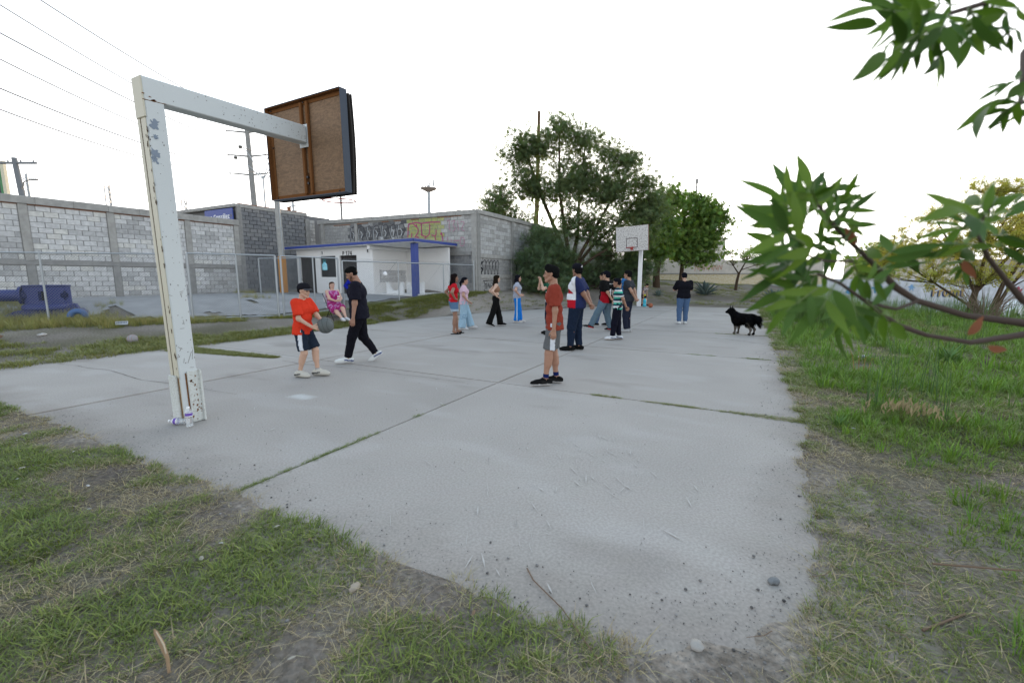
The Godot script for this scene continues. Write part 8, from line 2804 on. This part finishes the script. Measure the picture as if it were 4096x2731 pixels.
# ---------------------------------------------------------------- the ash tree reaching in beside the camera
# compound leaves: where each stalk starts and where its end leaflet points
const ASH := [[0.105,1.647,-0.971,0.067,1.775,-1.022],[0.117,1.651,-1.018,0.123,1.775,-1.133],[0.102,1.642,-0.996,0.022,1.764,-1.06],[0.079,1.617,-0.816,-0.012,1.7,-0.775],[0.101,1.63,-1.04,-0.021,1.702,-1.018],[0.128,1.654,-1.048,0.169,1.724,-1.002],[0.122,1.635,-0.943,0.181,1.685,-0.931],[0.124,1.629,-0.961,0.2,1.642,-1.018],[0.074,1.591,-0.806,-0.009,1.634,-0.711],[0.081,1.584,-0.87,-0.009,1.62,-0.914],[0.086,1.578,-0.982,-0.018,1.547,-0.852],[0.102,1.555,-0.995,0.002,1.527,-0.862],[0.106,1.538,-0.953,0.007,1.493,-0.816],[0.096,1.526,-0.804,0.02,1.449,-0.828],[0.126,1.532,-0.869,0.081,1.45,-0.773],[0.178,1.505,-1.069,0.167,1.364,-1.117],[0.175,1.503,-0.908,0.271,1.43,-1.043],[0.162,1.569,-0.97,0.197,1.499,-1.013],[0.185,1.566,-0.905,0.254,1.615,-1.041],[0.205,1.554,-1.025,0.317,1.586,-1.186],[0.153,1.604,-1.052,0.093,1.562,-0.971],[0.114,1.596,-0.908,0.041,1.572,-0.796],[0.091,1.654,-0.856,0.062,1.683,-0.755],[0.133,1.567,-0.9,0.151,1.64,-0.942],[0.153,1.539,-0.837,0.209,1.532,-0.903],[0.158,1.503,-0.911,0.171,1.43,-0.866],[0.132,1.555,-1.015,0.083,1.522,-0.98],[0.112,1.61,-0.898,0.11,1.68,-0.905],[0.099,1.57,-0.974,0.03,1.595,-0.85],[0.118,1.606,-1.052,0.156,1.667,-0.984],[0.114,1.674,-1.01,0.16,1.757,-1.119],[0.071,1.643,-0.814,0.024,1.686,-0.855],[0.344,1.625,-1.036,0.251,1.622,-1.002],[0.31,1.623,-0.936,0.219,1.644,-0.798],[0.332,1.635,-0.989,0.336,1.699,-1.096],[0.339,1.635,-0.996,0.365,1.696,-1.072],[0.426,1.647,-1.212,0.504,1.72,-1.357],[0.337,1.596,-1.023,0.253,1.563,-0.943],[0.342,1.576,-1.063,0.339,1.526,-1.11],[0.346,1.592,-0.972,0.402,1.567,-1.049],[0.4,1.619,-1.163,0.487,1.625,-1.285],[0.303,1.591,-0.933,0.261,1.597,-1.004],[0.229,1.977,-1.029,0.101,1.97,-0.927],[0.241,1.995,-1.103,0.107,1.969,-0.995],[0.208,1.925,-0.948,0.134,1.884,-0.864],[0.204,1.901,-0.908,0.11,1.804,-0.755],[0.211,1.903,-0.915,0.171,1.868,-0.99],[0.263,1.954,-1.027,0.242,1.934,-1.113],[0.257,1.918,-1.031,0.239,1.852,-0.956],[0.297,1.956,-1.023,0.272,1.86,-0.985],[0.256,1.921,-0.915,0.316,1.904,-1.03],[0.327,1.906,-0.971,0.322,1.907,-1.038],[0.386,1.872,-1.099,0.362,1.881,-1.18],[0.369,1.834,-1.044,0.263,1.772,-0.896],[0.357,1.815,-1.005,0.328,1.783,-1.055],[0.41,1.857,-1.155,0.427,1.817,-1.261],[0.271,1.977,-1.026,0.19,1.976,-0.973],[0.347,1.955,-1.022,0.279,1.916,-0.975],[0.252,1.951,-0.989,0.21,1.858,-0.879],[0.344,2.0,-1.097,0.322,1.996,-1.18],[0.216,1.927,-0.906,0.138,1.894,-0.826],[0.325,1.997,-1.136,0.292,1.978,-1.174]]
const ASH_BRANCHES := [[[[0.871,1.42,-1.588],[0.675,1.431,-1.452],[0.532,1.444,-1.345],[0.409,1.462,-1.25],[0.305,1.495,-1.167],[0.259,1.521,-1.114],[0.204,1.571,-1.059],[0.166,1.601,-1.012],[0.117,1.644,-0.959],[0.098,1.662,-0.919]],0.0085,0.0025],[[[0.824,1.482,-1.516],[0.64,1.448,-1.379],[0.506,1.426,-1.271],[0.398,1.414,-1.179],[0.31,1.432,-1.103],[0.249,1.455,-1.041],[0.197,1.493,-0.987],[0.141,1.531,-0.93],[0.103,1.546,-0.88]],0.0065,0.002],[[[0.279,1.498,-1.057],[0.239,1.485,-1.011],[0.212,1.491,-0.975],[0.18,1.502,-0.936]],0.003,0.002],[[[0.711,1.343,-1.376],[0.566,1.436,-1.277],[0.469,1.497,-1.199],[0.419,1.538,-1.143],[0.373,1.576,-1.088],[0.343,1.608,-1.04]],0.0065,0.003],[[[0.726,2.282,-1.538],[0.534,2.128,-1.36],[0.417,2.066,-1.237],[0.327,2.014,-1.131],[0.246,1.966,-1.03],[0.209,1.927,-0.953]],0.008,0.002],[[[0.653,2.193,-1.485],[0.492,2.023,-1.314],[0.423,1.948,-1.207],[0.396,1.863,-1.122],[0.367,1.814,-1.042]],0.01,0.003],[[[0.342,1.608,-1.04],[0.345,1.64,-1.047],[0.358,1.662,-1.057]],0.003,0.002],[[[0.156,1.568,-0.935],[0.117,1.568,-0.914],[0.084,1.579,-0.898]],0.0025,0.0015]]
const ASH_DEAD := [[0.16,1.596,-0.952,0.15,1.611,-0.938],[0.326,1.57,-1.037,0.34,1.539,-1.027],[0.341,1.443,-1.024,0.349,1.462,-1.019],[0.372,1.424,-1.037,0.414,1.413,-1.046]]

func leaf_mesh(bend: float, fold: float, wave: float) -> ArrayMesh:
	# one metre long, lying along +y, face towards +z
	var mb := MB.new()
	var rows := 8
	for i in rows + 1:
		var t := float(i) / rows
		var w := 0.122 * pow(sin(PI * pow(t, 0.85)), 0.9) * (1.0 - 0.25 * t) + 0.002
		for s in [-1.0, 0.0, 1.0]:
			mb.v.append(Vector3(s * w + wave * sin(t * 5.0) * 0.03, t, -bend * t * t + absf(s) * fold * w + 0.012 * sin(t * 9.0 + s)))
			mb.n.append(Vector3(-s * fold, 2.0 * bend * t, 1.0).normalized())
			mb.c.append(Color.WHITE)
	for i in rows:
		for j in 2:
			var a := i * 3 + j
			mb.ix.append_array([a, a + 3, a + 1, a + 1, a + 3, a + 4])
	return mb.mesh()

func build_ash() -> void:
	var base := gnd(1.62, -0.55, 0.1)
	var t := thing("ash_tree", "ash tree reaching long leafy branches over the grass beside the court", "tree", base)
	var tm := MB.new()
	tm.tube(PackedVector3Array([Vector3.ZERO, Vector3(0.02, 0.7, 0.0), Vector3(-0.02, 1.5, -0.02), Vector3(0.05, 2.6, 0.05), Vector3(0.1, 3.6, 0.0)]), PackedFloat32Array([0.10, 0.08, 0.07, 0.05, 0.03]), 10)
	obj("trunk", tm.mesh(), M.bark_grey, t)
	for e in ASH_BRANCHES:
		var pts := PackedVector3Array()
		var rad := PackedFloat32Array()
		var src: Array = e[0]
		if src.size() > 4:
			# run the limb back to the trunk
			var q := Vector3(src[0][0], src[0][1], src[0][2]) - base
			pts.append(Vector3(0.0, clampf(q.y - 0.15, 0.9, 3.0), 0.0)); rad.append(e[1] * 1.6)
		for k in src.size():
			pts.append(Vector3(src[k][0], src[k][1], src[k][2]) - base)
			rad.append(lerpf(e[1], e[2], float(k) / (src.size() - 1)) * (1.25 if k % 3 == 2 else 1.0))
		var mb := MB.new()
		mb.tube(pts, rad, 8)
		obj("branch", mb.mesh(), flat_mat("ash_bark", Color(0.095, 0.072, 0.062), 0.9), t)
	var shapes := [leaf_mesh(0.10, 0.25, 0.5), leaf_mesh(0.22, 0.12, -0.6), leaf_mesh(-0.06, 0.3, 0.2), leaf_mesh(0.35, 0.2, 0.8)]
	var mats := []
	for c: Color in [Color(0.055, 0.105, 0.017), Color(0.075, 0.135, 0.02), Color(0.04, 0.08, 0.018), Color(0.06, 0.115, 0.028), Color(0.10, 0.16, 0.028)]:
		var m := mat(c, 0.6)
		m.metallic_specular = 0.25
		m.backlight_enabled = true
		m.backlight = Color(c.r * 2.9, c.g * 2.5, c.b * 1.4)
		m.cull_mode = BaseMaterial3D.CULL_DISABLED
		mats.append(m)
	var eye := Vector3(0, EYE, 0)
	for e in ASH:
		var a := Vector3(e[0], e[1], e[2])
		var b := Vector3(e[3], e[4], e[5])
		var ax := b - a
		var L := ax.length()
		var d := ax / L
		var see := (a - eye).normalized()
		var face := (-see + Vector3(rng.randf_range(-0.7, 0.7), rng.randf_range(-0.2, 0.9), rng.randf_range(-0.7, 0.7))).normalized()
		var side := d.cross(face).normalized()
		var mb := MB.new()
		mb.tube(PackedVector3Array([a - base, a + d * L * 0.25 - base, a + d * L * 0.5 - base]), PackedFloat32Array([0.0014, 0.0011, 0.0007]), 5, false)
		obj("leaf_stalk", mb.mesh(), flat_mat("stalk_green", Color(0.14, 0.19, 0.06), 0.6), t)
		var ll := clampf(L * 0.62, 0.05, 0.086)
		var parts := [[1.0 - ll / L, 0.0, 1.0]]
		for k in 2:
			parts.append([0.12 + k * 0.2, 0.85 - 0.2 * k, rng.randf_range(0.7, 0.95)])
			parts.append([0.12 + k * 0.2, -0.85 + 0.2 * k, rng.randf_range(0.7, 0.95)])
		for q in parts:
			var o: Vector3 = a + d * L * maxf(q[0], 0.0)
			var dir := (d * cos(q[1]) + side * sin(q[1]) + Vector3(rng.randf_range(-0.15, 0.15), rng.randf_range(-0.22, 0.1), rng.randf_range(-0.15, 0.15))).normalized()
			var f2 := (face + Vector3(rng.randf_range(-0.5, 0.5), rng.randf_range(-0.4, 0.4), rng.randf_range(-0.5, 0.5)))
			f2 = (f2 - dir * f2.dot(dir)).normalized()
			var s: float = ll * q[2]
			var x := obj("leaflet", shapes[rng.randi() % 4], mats[rng.randi() % 5], t)
			x.transform = Transform3D(Basis(dir.cross(f2) * s * rng.randf_range(0.85, 1.15), dir * s, f2 * s), o - base)
	for e in ASH_DEAD:
		var a := Vector3(e[0], e[1], e[2])
		var d := Vector3(e[3], e[4], e[5]) - a
		var s := 0.036
		d = d.normalized()
		var f2 := (eye - a).cross(d).cross(d).normalized() * -1.0
		var x := obj("dead_leaflet", shapes[3], flat_mat("dead_leaf", Color(0.22, 0.075, 0.03), 0.8), t)
		x.transform = Transform3D(Basis(d.cross(f2) * s * 1.6, d * s, f2 * s), a - base)
	# the rest of its crown, out to the side and overhead of the trunk
	var sp := sprig(12, 0.24, 0.08, 0.027, 0.4, Color(0.10, 0.19, 0.04), Color(0.15, 0.27, 0.05))
	var P := []
	for k in 420:
		var v := Vector3(rng.randfn(), rng.randfn(), rng.randfn()).normalized() * pow(rng.randf(), 0.4)
		P.append([Vector3(0.9, 3.2, 0.2) + v * Vector3(1.3, 1.0, 1.4), rng.randf_range(0.8, 1.2), tint(0.2)])
	scatter("crown", sp, M.leaf, P, "", "", t)

func _ready() -> void:
	# camera
	var cam := Camera3D.new()
	cam.name = "camera"
	add_child(cam)
	cam.position = Vector3(0, EYE, 0)
	cam.rotation_degrees = Vector3(-8.2576, 28.0, 0)
	cam.fov = 75.86
	cam.near = 0.05
	cam.far = 2000.0
	cam.current = true
	var lens := CameraAttributesPhysical.new()
	lens.exposure_aperture = 2.8
	lens.frustum_focus_distance = 9.0
	lens.frustum_focal_length = 15.393
	cam.attributes = lens
	# sky and haze of a bright evening: white towards the low sun, blue away from it
	var sun_dir := Vector3(-0.269, 0.0455, -0.963).normalized()
	var W := 512
	var H := 256
	var img := Image.create(W, H, false, Image.FORMAT_RGBF)
	for j in H:
		var el := (0.5 - (j + 0.5) / H) * PI
		for i in W:
			var az := (i + 0.5) / W * TAU
			var d := Vector3(sin(az) * cos(el), sin(el), -cos(az) * cos(el))
			var up := maxf(sin(el), 0.0)
			var t := pow(1.0 - up, 3.0)
			var c := Color(0.41, 0.56, 0.74).lerp(Color(2.25, 2.2, 2.13), t)
			var ca := d.dot(sun_dir)
			var glow := 2.5 * exp((ca - 1.0) * 5.0)
			c = Color(c.r + glow * 1.05, c.g + glow * 0.97, c.b + glow * 0.86)
			if el < 0: c = c.lerp(Color(0.25, 0.24, 0.22), ss(0.0, -0.08, el))
			img.set_pixel(i, j, c)
	var sky := Sky.new()
	var pm := PanoramaSkyMaterial.new()
	pm.panorama = ImageTexture.create_from_image(img)
	sky.sky_material = pm
	var env := Environment.new()
	env.background_mode = Environment.BG_SKY
	env.sky = sky
	env.tonemap_mode = Environment.TONE_MAPPER_LINEAR
	env.tonemap_exposure = 1.34
	env.sdfgi_enabled = true
	env.ssao_enabled = true
	env.ssil_enabled = true
	var we := WorldEnvironment.new()
	we.name = "environment"
	we.environment = env
	add_child(we)
	var sun := DirectionalLight3D.new()
	sun.name = "sun"
	add_child(sun)
	sun.look_at_from_position(sun_dir * 100.0, Vector3.ZERO, Vector3.UP)
	sun.light_energy = 0.8
	sun.light_color = Color(1.0, 0.80, 0.55)
	sun.light_angular_distance = 0.6
	sun.shadow_enabled = true

	rng.seed = 20240611
	nz.seed = 4
	nz.frequency = 0.01
	nz.fractal_octaves = 4
	make_materials()
	var t0 := Time.get_ticks_msec()
	rng.seed = 18
	build_ground()
	print("build_ground ", Time.get_ticks_msec() - t0)
	rng.seed = 25
	build_court()
	print("build_court ", Time.get_ticks_msec() - t0)
	rng.seed = 32
	build_yard()
	print("build_yard ", Time.get_ticks_msec() - t0)
	rng.seed = 39
	build_near_hoop()
	print("build_near_hoop ", Time.get_ticks_msec() - t0)
	rng.seed = 46
	build_far_hoop()
	print("build_far_hoop ", Time.get_ticks_msec() - t0)
	rng.seed = 53
	build_walls()
	print("build_walls ", Time.get_ticks_msec() - t0)
	rng.seed = 60
	build_hut()
	print("build_hut ", Time.get_ticks_msec() - t0)
	rng.seed = 67
	build_fences()
	print("build_fences ", Time.get_ticks_msec() - t0)
	rng.seed = 74
	build_poles()
	print("build_poles ", Time.get_ticks_msec() - t0)
	rng.seed = 81
	build_far()
	print("build_far ", Time.get_ticks_msec() - t0)
	rng.seed = 88
	build_car()
	print("build_car ", Time.get_ticks_msec() - t0)
	rng.seed = 95
	build_trees()
	print("build_trees ", Time.get_ticks_msec() - t0)
	rng.seed = 102
	build_plants()
	print("build_plants ", Time.get_ticks_msec() - t0)
	rng.seed = 109
	build_ash()
	print("build_ash ", Time.get_ticks_msec() - t0)
	rng.seed = 116
	build_props()
	print("build_props ", Time.get_ticks_msec() - t0)
	rng.seed = 123
	build_people()
	print("build_people ", Time.get_ticks_msec() - t0)
	rng.seed = 130
	build_dog()
	print("build_dog ", Time.get_ticks_msec() - t0)
	rng.seed = 137
	build_grass()
	print("build_grass ", Time.get_ticks_msec() - t0)
